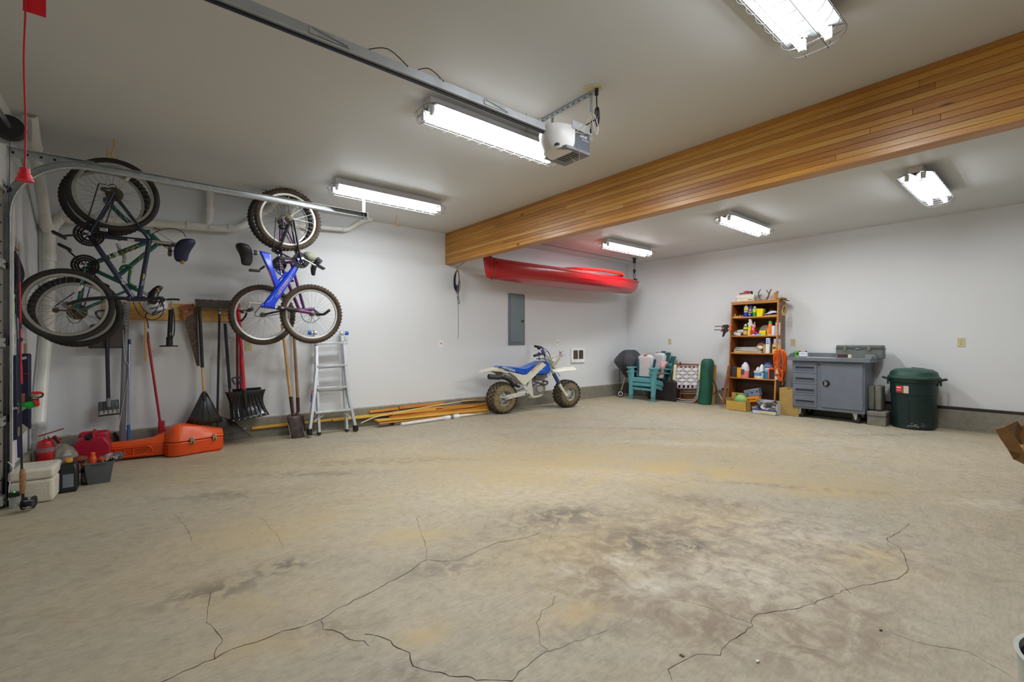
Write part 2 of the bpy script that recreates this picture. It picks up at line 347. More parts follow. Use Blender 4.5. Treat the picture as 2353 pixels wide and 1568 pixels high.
# cracks in the slab: thin broken ribbons in the surface
CR = [([(370, 1568), (470, 1522), (490, 1515), (530, 1492), (588, 1475), (650, 1452), (700, 1438), (740, 1425), (762, 1408), (830, 1372), (880, 1346), (935, 1318), (952, 1306), (965, 1292), (981, 1288)], 5),
      ([(981, 1288), (1010, 1290), (1050, 1289), (1090, 1270), (1130, 1252), (1160, 1244), (1210, 1238), (1240, 1225)], 4),
      ([(981, 1288), (979, 1262), (972, 1240), (962, 1215), (958, 1190)], 3), ([(740, 1427), (744, 1446), (760, 1450), (785, 1458), (805, 1470), (835, 1474), (848, 1486)], 4),
      ([(840, 1456), (865, 1460), (895, 1475), (912, 1492), (938, 1502), (950, 1530), (980, 1540), (1010, 1546), (1030, 1556), (1070, 1556), (1095, 1562), (1125, 1566), (1178, 1566)], 5),
      ([(1178, 1566), (1195, 1545), (1225, 1522), (1258, 1496), (1238, 1480), (1240, 1455), (1232, 1432), (1246, 1405), (1270, 1390), (1275, 1370)], 3),
      ([(490, 1517), (496, 1490), (514, 1472), (500, 1455), (492, 1440), (475, 1432), (478, 1400), (484, 1362)], 3),
      ([(1258, 1500), (1340, 1470), (1400, 1448)], 2), ([(1535, 1540), (1570, 1516), (1600, 1505), (1652, 1505), (1690, 1465), (1728, 1440), (1725, 1432), (1742, 1410), (1800, 1405), (1860, 1390), (1900, 1375), (1945, 1355), (1995, 1344), (2060, 1330), (2088, 1312), (2080, 1290), (2070, 1262), (2035, 1240), (2065, 1225), (2090, 1205)], 4),
      ([(1535, 1541), (1545, 1568)], 3), ([(1945, 1355), (1955, 1365), (1935, 1345), (1900, 1320), (1860, 1300)], 2),
      ([(2130, 1190), (2110, 1165), (2070, 1145), (2030, 1133), (2100, 1130), (2200, 1131), (2280, 1131)], 3), ([(1680, 1080), (1660, 1093), (1630, 1095), (1580, 1108), (1530, 1118)], 2),
      ([(1680, 1080), (1685, 1072), (1670, 1060), (1655, 1045)], 2), ([(1680, 1083), (1760, 1100), (1900, 1117), (2030, 1133)], 2), ([(1260, 1245), (1268, 1225), (1285, 1195), (1330, 1170), (1410, 1140), (1415, 1130)], 2),
      ([(400, 1180), (430, 1215), (440, 1245)], 2), ([(600, 1190), (640, 1235), (650, 1262)], 2), ([(2050, 1455), (2100, 1475), (2160, 1486), (2230, 1500), (2330, 1560)], 2), ([(1725, 1432), (1690, 1420), (1640, 1400), (1560, 1380)], 2)]
crack_m = mat((62, 54, 46), .9)
for pts, wd in CR:
    c = M(); W = [onZ(u, v) for u, v in pts]; F = []
    for a, b_ in zip(W, W[1:]):
        n_ = max(2, int((b_-a).length/.03))
        for i in range(n_):
            p = a.lerp(b_, i/n_); d = (b_-a).normalized()
            F.append(p+Vector((-d.y, d.x, 0))*random.uniform(-.006, .006))
    F.append(W[-1]); vs = []; fs = []
    for i, p in enumerate(F):
        d = F[min(i+1, len(F)-1)]-F[max(i-1, 0)]; d.normalize(); nn = Vector((-d.y, d.x, 0)); hw = wd*.00036*random.uniform(.35, 1.3)
        vs += [p+nn*hw+UP*.0006, p-nn*hw+UP*.0006]
    for i in range(len(F)-1): fs.append((2*i, 2*i+1, 2*i+3, 2*i+2))
    c.add(vs, fs).build('crack', crack_m, floor, smooth=False)
struct('ceiling', M().slab(XL-.2, XB+.2, YF-.2, YA+.2, ZC, ZC+.12), CEIL)
struct('wall_back', M().slab(XL-.2, XB+.2, YA, YA+.15, -.05, ZC+.02), WALL)
struct('wall_right', M().slab(XB, XB+.15, YF-.2, YA+.02, -.05, ZC+.02), WALL)
struct('wall_front', M().slab(XL-.2, XB+.2, YF-.15, YF, -.05, ZC+.02), WALL)
wl = M(); wl.slab(XL-.15, XL, 4.76, YA+.02, -.05, ZC+.02); wl.slab(XL-.15, XL, YF-.1, 4.76, 2.2, ZC+.02); wl.slab(XL-.15, XL, YF-.1, -.75, -.05, 2.2)
struct('wall_left', wl, WALL)
struct('baseboard_back', M().slab(XL, XB, YA-.05, YA+.01, -.02, .236), CURB, bev=.006)
struct('baseboard_right', M().slab(XB-.045, XB+.01, YF, YA, -.02, .255), CURB, bev=.006)
struct('baseboard_left', M().slab(XL-.01, XL+.04, 4.76, YA, -.02, .236), CURB, bev=.006)
struct('trim_1', M().slab(XB-.028, XB+.005, YF, 4.0, .258, .292), mat((52, 44, 38), .7, var=.3, sc=20))
struct('trim_2', M().slab(XL+.02, XB-.05, YA-.02, YA+.005, .236, .246), mat((196, 186, 168), .7, var=.25, sc=12))
struct('trim_3', M().slab(XL-.02, XL+.018, 4.76, 4.86, .0, 2.25), WHT)
# ---- garage door (closed), its inner face just left of the frame
gd = M(); DW = mat((205, 203, 200), .45, .1)
door = thing('door_1', 'x', 'x', (XL-.06, 1.95, 0)); del door['label']; del door['category']; door['kind'] = 'structure'
for i in range(4):
    pz = .02+i*.545
    M().slab(-.02, .02, -2.75, 2.75, pz, pz+.535).build('panel', DW, door, bev=.004)
    st = M(); st.slab(.02, .045, 2.62, 2.75, pz, pz+.535)
    so = st.build('stile', mat((165, 158, 152), .4, .35, var=.12), door)
    hs = M()
    for zz in (.09, .17, .30, .42): hs.slab(.0455, .047, 2.66, 2.69, pz+zz, pz+zz+.012)
    hs.build('slot', BLKM, so)
rl = M()
for i in range(5):
    z_ = .06+i*.54
    rl.cyl((.06, 2.66, z_), (.06, 2.80, z_), .007, n=8); rl.cyl((.06, 2.765, z_), (.06, 2.79, z_), .022, n=14)
rl.build('roller', BLK, door)
hg = M()
for i in range(5):
    z_ = .06+i*.54; hg.slab(.045, .062, 2.62, 2.72, z_-.03, z_+.03)
hg.build('hinge', GALV, door)
# ---- door track: upright, curve and level run
TY = 4.72
tk = thing('door_track', 'galvanized garage door track curving up from the left door edge to a ceiling hanger', 'track', (XL-.005, TY, 0))
path = [Vector((0, 0, .03)), Vector((0, 0, 2.04))]
R_ = .44
for i in range(1, 13):
    a = pi/2*i/12; path.append(Vector((R_-R_*cos(a), 0, 2.04+R_*sin(a))))
path.append(Vector((2.59, 0, 2.48)))
def chan(mb, P, prof):
    rings = []
    for i, p in enumerate(P):
        d = (P[min(i+1, len(P)-1)]-P[max(i-1, 0)]).normalized(); nrm = Vector((d.z, 0, -d.x))
        rings.append([p+nrm*a+Vector((0, 1, 0))*b for a, b in prof])
    mb.loft(rings, wrap=False, cap=False)
ch = M(); chan(ch, path, [(-.024, -.026), (-.030, -.004), (-.026, .018), (.026, .018), (.030, -.004), (.022, -.026)])
ch.build('rail', GALV, tk, thick=.0025)
ch = M(); ch.slab(-.02, .46, .026, .03, 2.46, 2.52); ch.slab(-.02, .46, -.01, .03, 2.516, 2.52); brc = ch.build('angle_brace', GALV, tk)
hh = M()
for i in range(6): M().cyl((.03+i*.07, .024, 2.49), (.03+i*.07, .0262, 2.49), .009, n=8).build('bolt_hole', BLKM, brc)
hp = onY(843, 425, TY); hx = hp.x-(XL+.02)
ch = M(); ch.slab(hx-.016, hx+.016, .02, .024, 2.44, ZC); ch.slab(hx-.016, hx-.012, -.01, .024, 2.44, ZC); ch.build('hanger', GALV, tk)
ch = M(); ch.slab(2.55, 2.60, -.03, .03, 2.44, 2.445); ch.slab(2.59, 2.60, -.03, .03, 2.44, 2.51); ch.build('end_stop', GALV, tk)
# torsion shaft, cable drum and plate by the door head
dr = thing('torsion_spring_shaft', 'black cable drum and shaft on a steel plate above the door corner', 'door hardware', (XL+.085, 4.24, 2.50))
M().cyl((0, .0, 0), (0, -3.9, 0), .0125, n=10).build('shaft', STEEL, dr)
M().lathe([(.02, -.03), (.07, -.03), (.072, -.02), (.06, -.012), (.06, .012), (.075, .02), (.075, .03), (.03, .032), (.02, .05)], (0, 0, 0), (0, 1, 0), 24).build('drum', BLK, dr)
M().slab(-.075, .09, .055, .06, -.09, .10).build('bearing_plate', GALV, dr)
M().cyl((.0, .0, -.07), (-.02, .02, -2.4), .0018, n=5).build('lift_cable', mat((40, 42, 70), .4), dr)
# ================================================================ beam of laminated planks
bX0, bX1, bZ0 = 3.66, 3.79, 2.335
beam = thing('ceiling_beam', 'long honey-coloured laminated timber beam crossing under the ceiling', 'beam', ((bX0+bX1)/2, 1.75, bZ0))
tints = [((150, 92, 22), (182, 122, 38)), ((160, 100, 26), (190, 132, 44)), ((176, 122, 44), (202, 152, 68)), ((140, 82, 20), (172, 112, 34)), ((166, 108, 30), (196, 138, 48))]
nl = 12; hl = (ZC-bZ0)/nl; random.seed(3)
for i in range(nl):
    y = YF; k = 0
    cuts = [YF, random.uniform(-1, 1.2), random.uniform(2.6, 5.0), YA]
    pr = random.uniform(-.0015, .0015)
    for a, b_ in zip(cuts, cuts[1:]):
        t = tints[(i*2+k*3+random.randrange(2)) % 5]; k += 1
        if i == 0: t = ((166, 106, 28), (208, 148, 58))
        p = M().slab(-.065-pr, .065+pr, a-1.75+.0005, b_-1.75-.0005, i*hl+.0006, (i+1)*hl-.0006)
        p.build('plank', wood(t[0], t[1], 'Y', 26, 26, .42, .25, True), beam, bev=.0015, seg=1)
# ================================================================ lights
TUBE = mat((244, 249, 255), .3, emit=TUBE_W, var=0.0)
lx = thing('fluorescent_light', 'x', 'ceiling light', (2.15, 4.75, ZC), 0, 'caged fluorescent ceiling lights')
FIX = mat((216, 212, 210), .4, var=.03)
M().slab(-.61, .61, -.055, .055, -.062, 0).build('housing', FIX, lx, bev=.003)
b = M()
prof = [(-.125, -.082), (-.124, -.078), (-.055, -.058), (-.03, -.062), (0, -.086), (.03, -.062), (.055, -.058), (.124, -.078), (.125, -.082)]
b.loft([[Vector((x, y, z)) for y, z in prof] for x in (-.61, .61)], wrap=False, cap=False)
b.build('reflector', mat((150, 152, 154), .3, var=.01), lx, thick=.0015)
for y in (-.06, .06):
    t = M().cyl((-.585, y, -.108), (.585, y, -.108), .019, n=12).build('tube', TUBE, lx)
    ld_ = bpy.data.lights.new('lamp_strip', 'AREA'); ld_.shape = 'RECTANGLE'; ld_.size = 1.16; ld_.size_y = .034; ld_.energy = LAMP_W; ld_.color = (.95, .975, 1)
    lo_ = bpy.data.objects.new('lamp_strip', ld_); COL.objects.link(lo_); lo_.parent = lx; lo_.location = (0, y, -.1285)
    for x in (-.6, .6):
        M().box((x, y, -.098), (.022, .034, .062)).build('socket', WHT, lx, bev=.003)
g = M(); wr = .0019; GW = mat((84, 86, 88), .35, .2)
sec = [(-.132, -.083), (-.128, -.112), (-.10, -.140), (-.05, -.150), (.05, -.150), (.10, -.140), (.128, -.112), (.132, -.083)]
for i in range(13):
    x = -.615+i*.1025; g.tube([(x, y, z) for y, z in sec], wr, 4, k=2)
for y, z in ((-.132, -.083), (.132, -.083), (-.05, -.152), (.05, -.152)): g.tube([(-.64 if abs(y) < .1 else -.615, y, z), (.64 if abs(y) < .1 else .615, y, z)], wr, 4)
for s_ in (-1, 1):
    g.tube([(s_*.615, -.132, -.083), (s_*.655, -.09, -.083), (s_*.66, 0, -.083), (s_*.655, .09, -.083), (s_*.615, .132, -.083)], wr, 4, k=3)
    for y in (-.05, .05): g.tube([(s_*.66, y, -.083), (s_*.64, y, -.152)], wr, 4)
g.build('wire_guard', GW, lx)
LB = [(2.15, 4.75, 'caged fluorescent light near the back wall, above the end of the door track'), (2.13, 2.78, 'caged fluorescent light beside the garage door opener rail'),
      (2.11, .83, 'caged fluorescent light cut off by the top edge, left of the timber beam'), (6.44, 4.75, 'caged fluorescent light above the red kayak'),
      (6.38, 2.78, 'caged fluorescent light beyond the beam, above the bookcase'), (6.30, .92, 'caged fluorescent light beyond the beam, nearest the right edge')]
for i, (x, y, lb) in enumerate(LB):
    o = lx if i == 0 else dup(lx, (x, y, ZC))
    o.location = (x, y, ZC); o['label'] = lb
# ================================================================ wall plates
CREAM = mat((205, 194, 150), .4, var=.03)
def outlet(f, label, w=.072, h=.115, grp='cream duplex wall outlets'):
    t = thing('wall_outlet', label, 'outlet', f.o, f.a, grp)
    M().slab(-w/2, w/2, -.006, 0, -h/2, h/2).build('cover_plate', CREAM, t, bev=.002)
    for s in (-1, 1):
        r = M().lathe([(.0165, 0), (.0165, .0025), (.0155, .0035)], (0, -.0055, s*.0195), (0, -1, 0), 16).build('receptacle', CREAM, t)
        k = M()
        for dx in (-.0055, .0055): k.slab(dx-.0012, dx+.0012, -.0098, -.0088, s*.0195-.001, s*.0195+.008)
        k.cyl((0, -.0088, s*.0195-.007), (0, -.0098, s*.0195-.007), .0028, n=8)
        k.build('slots', BLKM, r)
    M().cyl((0, -.006, 0), (0, -.0075, 0), .0028, n=8).build('screw', STEEL, t)
    return t
o1 = outlet(fa(571, 795, YA), 'cream outlet plate on the back wall beside the red snow shovel')
dup(o1, onX(1539, 785, XB), 'cream outlet plate on the right wall above the green chair and folded lawn chair', -pi/2)
dup(o1, onX(1823, 787, XB), 'cream outlet plate on the right wall just right of the bookcase', -pi/2)
dup(o1, onX(2209, 787, XB), 'cream outlet plate on the right wall above and right of the trash can', -pi/2)
def switch(f, label):
    t = thing('wall_switch', label, 'switch', f.o, f.a, 'white wall switches with red toggles')
    M().slab(-.035, .035, -.005, 0, -.058, .058).build('cover_plate', mat((236, 234, 230), .35, var=.02), t, bev=.002)
    M().box((0, -.011, .004), (.010, .014, .022)).build('toggle', mat((170, 40, 40), .4), t, bev=.002)
    return t
s1 = switch(fa(1013, 790, YA), 'white wall switch under the hanging black cable')
dup(s1, onY(1280, 788, YA), 'white wall switch between the breaker panel and the white wall heater')
# electric wall heater
f = fa(1326, 834, YA); t = thingf('wall_heater', 'white recessed wall heater with two dark louvred grilles right of the motorbike', 'heater', f)
p = f.q(1311, 834); q = f.q(1341, 801); w2, h2 = q.x-p.x, q.z-p.z
M().slab(p.x, q.x, -.03, 0, p.z, q.z).build('front_panel', mat((238, 238, 238), .35), t, bev=.005)
for a, b_ in ((.13, .46), (.54, .87)):
    gp = M().slab(p.x+w2*a, p.x+w2*b_, -.031, -.0301, p.z+h2*.25, p.z+h2*.88).build('grille', mat((70, 62, 52), .6), t)
    for i in range(14):
        z_ = p.z+h2*(.27+i*.0435)
        M().box((p.x+w2*(a+b_)/2, -.034, z_), (w2*(b_-a), .006, .004), Matrix.Rotation(.5, 3, 'X')).build('louvre', mat((120, 112, 98), .5, .3), gp)
M().cyl((p.x+w2*.2, -.03, p.z+h2*.1), (p.x+w2*.2, -.04, p.z+h2*.1), .008, n=12).build('thermostat_knob', WHT, t)
# breaker panel
f = fa(1186, 793, YA); t = thingf('breaker_panel', 'tall grey steel breaker panel on the back wall below the red kayak', 'electrical panel', f)
PG = mat((112, 124, 128), .45, .2, var=.04); a = f.q(1167.5, 793.5); b_ = f.q(1205, 677)
M().slab(a.x, b_.x, -.014, 0, a.z, b_.z).build('cover', PG, t, bev=.004)
d = M().slab(a.x+.035, b_.x-.03, -.019, -.0135, a.z+.055, b_.z-.035).build('door', mat((122, 134, 138), .45, .2, var=.04), t, bev=.002)
M().slab(b_.x-.085, b_.x-.035, -.023, -.018, a.z+.40, a.z+.44).build('latch', BLK, d, bev=.002)
for z_ in (.1, .33, .6): M().cyl((a.x+.033, -.02, a.z+z_*(b_.z-a.z)/.7), (a.x+.033, -.02, a.z+z_*(b_.z-a.z)/.7+.04), .006, n=8).build('hinge', PG, d)
# ================================================================ white vent pipes in the corner
def pipe(name, label, pts, r, k=5, grp=None, caps=()):
    o = Vector(pts[-1]); t = thing(name, label, 'pipe', o, 0, grp)
    M().tube([Vector(p)-o for p in pts], r, 18, k=k).build('pipe', PVC, t)
    for p, q, rr in caps: M().cyl(Vector(p)-o, Vector(q)-o, rr, n=18).build('coupling', PVC, t, bev=.003)
    return t
A = onY(68, 262, 4.81); A.z = ZC; Bp = Vector((-.655, 5.93, 2.17))
e1 = A.lerp(Bp, .23)
pipe('vent_pipe', 'white PVC pipe slanting from a ragged ceiling hole down into the left corner', [A, Bp], .039, 0, None, [(A.lerp(Bp, .0), e1, .043), (e1, A.lerp(Bp, .25), .047), (A.lerp(Bp, .93), A.lerp(Bp, .97), .046)])
V0 = onY(112, 560, 5.98); cx_ = V0.x
t = thing('wye_pipe', 'thick white PVC wye and vertical pipe in the left corner behind the bicycles', 'pipe', (cx_, 5.98, 1.15))
zt = onY(112, 522, 5.98).z-1.15; zb = onY(112, 590, 5.98).z-1.15
M().lathe([(.044, .06), (.044, zb-.04), (.052, zb-.04), (.052, zb+.04), (.047, zb+.04), (.047, zt-.08), (.062, zt-.03), (.062, zt+.02), (.052, zt+.02), (.044, zt-.02)], n=20).build('pipe', PVC, t)
hz = onY(145, 500, 5.98)
M().tube([(0, 0, zt-.12), (.03, 0, zt+.02), (.10, 0, hz.z-1.15+.02), (hz.x-cx_, 0, hz.z-1.15), (hz.x-cx_+.2, 0, hz.z-1.15)], .044, 16, k=4).build('elbow', PVC, t)
YP = 5.99
pp = [onY(u, v, YP) for u, v in ((150, 497), (500, 524.5), (540, 526), (560, 519), (604, 488))]; top = Vector((pp[-1].x+.10, pp[-1].y, ZC))
t = pipe('drain_pipe', 'horizontal white PVC pipe with couplings along the top of the back wall', pp, .040, 0, None,
         [(onY(427, 518, YP), onY(438, 519, YP), .047), (onY(478, 522, YP), onY(487, 523, YP), .047), (onY(523, 524, YP), onY(535, 525, YP), .047)])
rs = [onY(476, 521, YP), onY(481, 505, YP), onY(482, 490, YP)]; rs.append(Vector((rs[-1].x, YP, ZC)))
o_ = t.location.copy(); M().tube([p-o_ for p in rs], .040, 16, k=4).build('riser', PVC, t); M().cyl(rs[2]-o_, rs[2]-o_+Vector((0, 0, .05)), .047, n=16).build('coupling', PVC, t)
M().tube([pp[-1]-o_, pp[-1]-o_+Vector((.06, 0, .05)), Vector((pp[-1].x+.12, YP, ZC))-o_], .040, 14, k=3).build('elbow', PVC, t)
pp = [onY(u, v, YP) for u, v in ((690, 519), (740, 523), (789, 527), (806, 524), (832, 508))]; pp.append(Vector((pp[-1].x+.13, YP, ZC)))
pp = [Vector((pp[0].x-.12, YP, ZC)), onY(672, 505, YP)]+pp
pipe('drain_pipe', 'short white PVC pipe under the end of the door track rising into the ceiling', pp, .028, 4, None, [(onY(786, 527, YP), onY(793, 527, YP), .034)])
P1 = onY(111, 752, 5.98); P2 = onY(90, 978, 5.50); P1.y = 5.98; PM = onY(104, 806, 5.9)
t = pipe('downpipe', 'dirty white pipe leaning down from behind the bicycle wheel into the corner', [P1, PM, P2], .040, 0)
c = M().lathe([(.040, -.42), (.040, -.19), (.052, -.19), (.052, -.14), (.046, -.13), (.046, -.01), (.052, 0), (.052, .04), (.040, .05)], (0, 0, -.02), n=18)
c.build('coupling', mat((176, 176, 172), .7, var=.25, sc=25), t)
# black cable bundle on the wall between pipes is out of view; power-cord loop by the beam:
f = fa(1050, 778, 5.95); t = thingf('hanging_cable', 'coiled black cable hanging from the beam end with one thin strand below', 'cable', f)
CB = mat((28, 30, 40), .5)
m_ = M()
for i in range(6):
    w_ = 3+i*.7; m_.tube(f.Q([(1050, 622), (1050-w_, 632+i), (1049-w_*.8, 652+i*2), (1052, 660+i*2), (1055, 645), (1054, 628)], -.01*i), .006, 6, closed=True, k=4)
m_.tube(f.Q([(1051, 655), (1047, 664), (1051, 676), (1057, 660), (1056, 645)]), .005, 6, k=4)
m_.build('coil', CB, t)
M().tube(f.Q([(1052, 655), (1053, 680), (1056, 695), (1053, 698), (1051, 680)]), .005, 6, k=4).build('loop', CB, t)
M().tube(f.Q([(1052, 690), (1053, 730), (1053, 770), (1051, 778)]), .004, 6, k=3).build('strand', mat((110, 105, 100), .5), t)
M().tube([f.q(1049, 620), f.q(1052, 614), onY(1067, 603, 5.6)-f.o], .004, 6).build('cord', BLK, t)
M().cyl(f.q(1049, 619), f.q(1053, 619), .012, n=8).build('tie', YEL, t)
# ================================================================ tool rail and tools
TR = fa(390, 733, YA)
t = thingf('tool_rail', 'long pine board screwed to the back wall carrying the garden tools', 'board', TR)
a = TR.q(238, 733); b_ = TR.q(552, 697)
M().slab(a.x, b_.x, -.04, 0, a.z, TR.q(390, 698).z).build('board', wood((196, 146, 70), (224, 180, 104), 'X', 20, 12), t, bev=.003)
hk = mat((150, 150, 150), .4, .8)
for u in (300, 340, 375, 415, 447, 500, 540):
    p = TR.q(u, 716); M().tube([(p.x, -.04, p.z), (p.x, -.07, p.z-.005), (p.x, -.09, p.z+.004), (p.x, -.092, p.z+.02)], .003, 6).build('hook', hk, t)
# tall grey conduit pole and thin blue pole
f = fa(286, 1015, 5.93); t = thingf('grey_plastic_pole', 'tall grey plastic pipe wound with wire at the top, leaning on the tool rail', 'pole', f)
p0, p1 = f.q(281, 1020), f.q(290, 694); p0.z = 0; p1.y = .08
M().tube([p0, p1], .026, 14).build('pole', mat((128, 130, 138), .45), t)
m_ = M()
for i in range(9):
    c = p0.lerp(p1, .98-i*.014*(1+i*.06)); m_.torus(c, .029, .003, (0.05*i, .1, 1), 16, 5)
m_.build('wire_wrap', mat((190, 188, 182), .4), t)
M().tube([p0.lerp(p1, .8)+Vector((-.02, -.03, 0)), p0.lerp(p1, .6)+Vector((.0, -.035, 0)), p0.lerp(p1, .5)+Vector((.03, -.03, 0)), p0.lerp(p1, .1)+Vector((-.03, -.03, 0))], .003, 5, k=6).build('wire', mat((195, 190, 180), .5), t)
f = fa(295, 1015, 5.86); t = thingf('extension_pole', 'thin silver pole with a blue lower end leaning beside the grey plastic pipe', 'pole', f)
p0, p1 = f.q(295, 1018), f.q(297, 780); p0.z = 0; p1.y = .12
M().tube([p0, p0.lerp(p1, .16)], .014, 10).build('lower_sleeve', mat((30, 92, 150), .4), t)
M().tube([p0.lerp(p1, .16), p0.lerp(p1, .95)], .0105, 10).build('tube', mat((160, 168, 190), .3, .7), t)
M().tube([p0.lerp(p1, .95), p1], .013, 10).build('cap', mat((24, 30, 70), .4), t)
f = fa(266, 995, 6.03); t = thingf('broken_handle', 'short black tool stub leaning on the concrete curb left of the grey pole', 'tool', f)
M().bar(f.q(263, 994), f.q(277, 1015), .03, .02).build('stub', BLK, t, bev=.004)
t.location.z += 0
# small snow pusher hung by its D grip, with the wide dark shovel blade above it
def dgrip(mb, c, w, h, r=.011, dirz=1):
    c = Vector(c); mb.tube([c+Vector(p) for p in ((-.012, 0, 0), (-w/2, 0, h*.55*dirz), (-w/2, 0, h*dirz), (w/2, 0, h*dirz), (w/2, 0, h*.55*dirz), (.012, 0, 0))], r, 8, k=3)
f = fa(249, 960, 5.95); t = thingf('snow_pusher', 'small grey plastic snow pusher hanging by a black handle behind the bicycle wheels', 'snow shovel', f)
hp0, hp1 = f.q(249, 925), f.q(245, 742)
M().tube([hp0, hp1], .0165, 10).build('handle', mat((32, 32, 44), .35), t)
g_ = M(); dgrip(g_, hp1, .13, .11); g_.build('grip', BLK, t)
PGY = mat((92, 94, 98), .5)
poly = f.xz([(226, 925), (272, 919), (275, 948), (225, 955)])
def shovel(f, quad, bulge=.04, n=10, mth=8, push=0.0):
    tl, tr, br, bl = [f.q(*p) for p in quad]
    mb = M()
    mb.grid(lambda a, b: (tl.lerp(tr, a)).lerp(bl.lerp(br, a), b)+Vector((0, push-bulge*(1-(2*a-1)**2)*.4+bulge*(b-.5)**2*2, 0)), n, mth)
    return mb
shovel(f, [(226, 925), (272, 919), (275, 949), (225, 955)], .04).build('blade', PGY, t, thick=.006)
for i in range(5):
    u = 231+i*9.3; M().tube([f.q(u+(2-i)*-1.2, 952-i*1.2, -.02), f.q(u, 938-i*1.2, -.028), f.q(u+(2-i)*1.6, 927-i, -.02)], .004, 6, k=3).build('rib', PGY, t)
M().bar(f.q(226, 950, -.012), f.q(275, 944, -.012), .036, .010, Vector((0, 1, 0))).build('wear_strip', mat((190, 192, 190), .5), t)
M().bar(f.q(225, 957, -.008), f.q(275.5, 951, -.008), .012, .018, Vector((0, 1, 0))).build('edge', mat((52, 54, 58), .4), t)
M().tube([hp0+Vector((0, -.015, .04)), f.q(250, 936, -.03)], .018, 10).build('socket', mat((120, 122, 126), .5), t)
f = fa(247, 801, 6.0); t = thingf('shovel_blade', 'wide dark grey shovel blade hanging upside down behind the bicycle wheels', 'snow shovel', f)
M().prism(f.xz([(206, 749), (212, 745), (283, 747), (290, 752), (287, 800), (203, 801)]), -.035, 0).build('blade', mat((76, 68, 66), .5), t, bev=.01)
M().bar(f.q(203, 799, -.04), f.q(287, 799, -.04), .012, .016, Vector((0, 1, 0))).build('edge_bar', mat((44, 42, 44), .4), t)
# wooden stick, red squeegee/floor scoop
f = fa(335, 830, 6.0); t = thingf('wooden_stick', 'short bare wooden stick hanging from the rail under the helmet', 'stick', f)
M().bar(f.q(335, 830), f.q(334, 718), .024, .02).build('stick', wood((186, 140, 76), (212, 172, 110), 'Z'), t, bev=.004)
f = fa(372, 1000, 5.93); t = thingf('long_dustpan', 'red upright dustpan with a long red handle behind the orange case', 'dustpan', f)
p0, p1 = f.q(370, 985), f.q(338, 763); p1.y = .1
M().tube([p0, p0.lerp(p1, .93)], .0115, 10).build('handle', mat((160, 16, 34), .35, .2), t)
M().tube([p0.lerp(p1, .93), p1], .014, 10).build('grip', mat((70, 30, 48), .5), t)
bz = f.q(372, 1003).z
M().slab(f.q(366, 0, 0).x-.01, f.q(376, 0).x+.01, -.03, .02, bz-.02, f.q(370, 967).z).build('socket', mat((165, 18, 34), .35), t, bev=.01)
M().prism(f.xz([(343, 1012), (352, 1000), (365, 993), (376, 991), (400, 990), (404, 1014)]), -.10, .02).build('scoop', mat((150, 16, 30), .4), t, bev=.008)
# bicycle helmet and floor pump
f = fa(358, 726, 5.78); t = thingf('bicycle_helmet', 'white and black bicycle helmet hanging by its straps on the tool rail', 'helmet', f)
c = f.q(358, 702); rx_ = f.q(386, 702).x-c.x; rz_ = f.q(358, 678).z-c.z
hm = M(); hm.ell(c, (rx_*1.05, .10, rz_*.95), 20, 12, Matrix.Rotation(-.35, 3, 'Y')); hm.build('shell', mat((205, 205, 210), .25, coat=.5), t)
for i in range(4):
    a = -.75+i*.5; R = Matrix.Rotation(-.35, 3, 'Y')
    pts = [c+R @ Vector((rx_*1.07*sin(b), -.104*cos(b)*cos(a*.8), rz_*.99*sin(a)*cos(b*.6))) for b in (-.6, -.3, 0, .3, .6)]
    M().tube(pts, .006, 6, k=3).build('vent', mat((70, 70, 74), .6), t)
M().tube([f.q(340, 715, -.02), f.q(334, 728, -.02), f.q(338, 735, -.02), f.q(341, 755, -.02)], .006, 6, k=3).build('strap', BLK, t)
f = fa(396, 797, 5.93); t = thingf('floor_pump', 'black bicycle floor pump hanging upside down from the tool rail', 'pump', f)
c0, c1 = f.q(389, 795), f.q(394, 705)
M().tube([f.q(389, 786), f.q(393, 712)], .021, 12).build('barrel', BLK, t)
M().tube([f.q(389, 797), f.q(389.5, 775)], .028, 12).build('base_collar', BLK, t)
M().lathe([(.001, 0), (.075, 0), (.08, .006), (.075, .012), (.02, .016)], f.q(388, 797), (0, 0, 1), 20, sx=1, sy=.6).build('foot', BLK, t)
M().tube([f.q(394, 715), f.q(394.5, 692)], .008, 8).build('rod', STEEL, t)
M().tube([f.q(376, 690), f.q(394, 688), f.q(413, 689)], .0105, 10, k=3).build('handle', BLK, t)
M().tube([f.q(389, 780, -.03), f.q(399, 770, -.04), f.q(401, 735, -.03), f.q(397, 708, -.02)], .006, 8, k=4).build('hose', BLK, t)
text('2 in 1', .014, WHT, t, f.q(392, 768, -.0225), (0, 0, -1), (1, 0, 0))
# hand saw
f = fa(452, 842, 6.02); t = thingf('hand_saw', 'rusty hand saw with a carved wooden handle hanging on the tool rail', 'saw', f)
M().prism(f.xz([(421, 728), (452, 707), (459, 841), (452, 842)]), -.002, 0).build('blade', mat((98, 84, 74), .65, .5, var=.35, sc=30), t)
WH = wood((110, 54, 24), (158, 84, 40), 'Z', 30, 4)
hd = M(); P = lambda u, v: f.q(u, v, -.004)
outer = [(414, 700), (421, 702), (430, 700), (437, 701), (444, 698), (446, 703), (445, 716), (444, 724), (436, 727), (430, 730), (424, 738), (420, 736), (418, 724), (417, 712)]
inner = [(425, 714), (430, 710), (437, 708), (440, 711), (436, 716), (430, 719), (425, 720)]
no = len(outer)
io = [inner[min(range(len(inner)), key=lambda j: (inner[j][0]-a)**2+(inner[j][1]-b)**2)] for a, b in outer]
hd.loft([[f.q(*a, y) for y in (-.013, .009)]+[f.q(*b, y) for y in (.009, -.013)] for a, b in zip(outer, io)], closed=True, cap=False)
hd.build('handle', WH, t, bev=.002)
m_ = M()
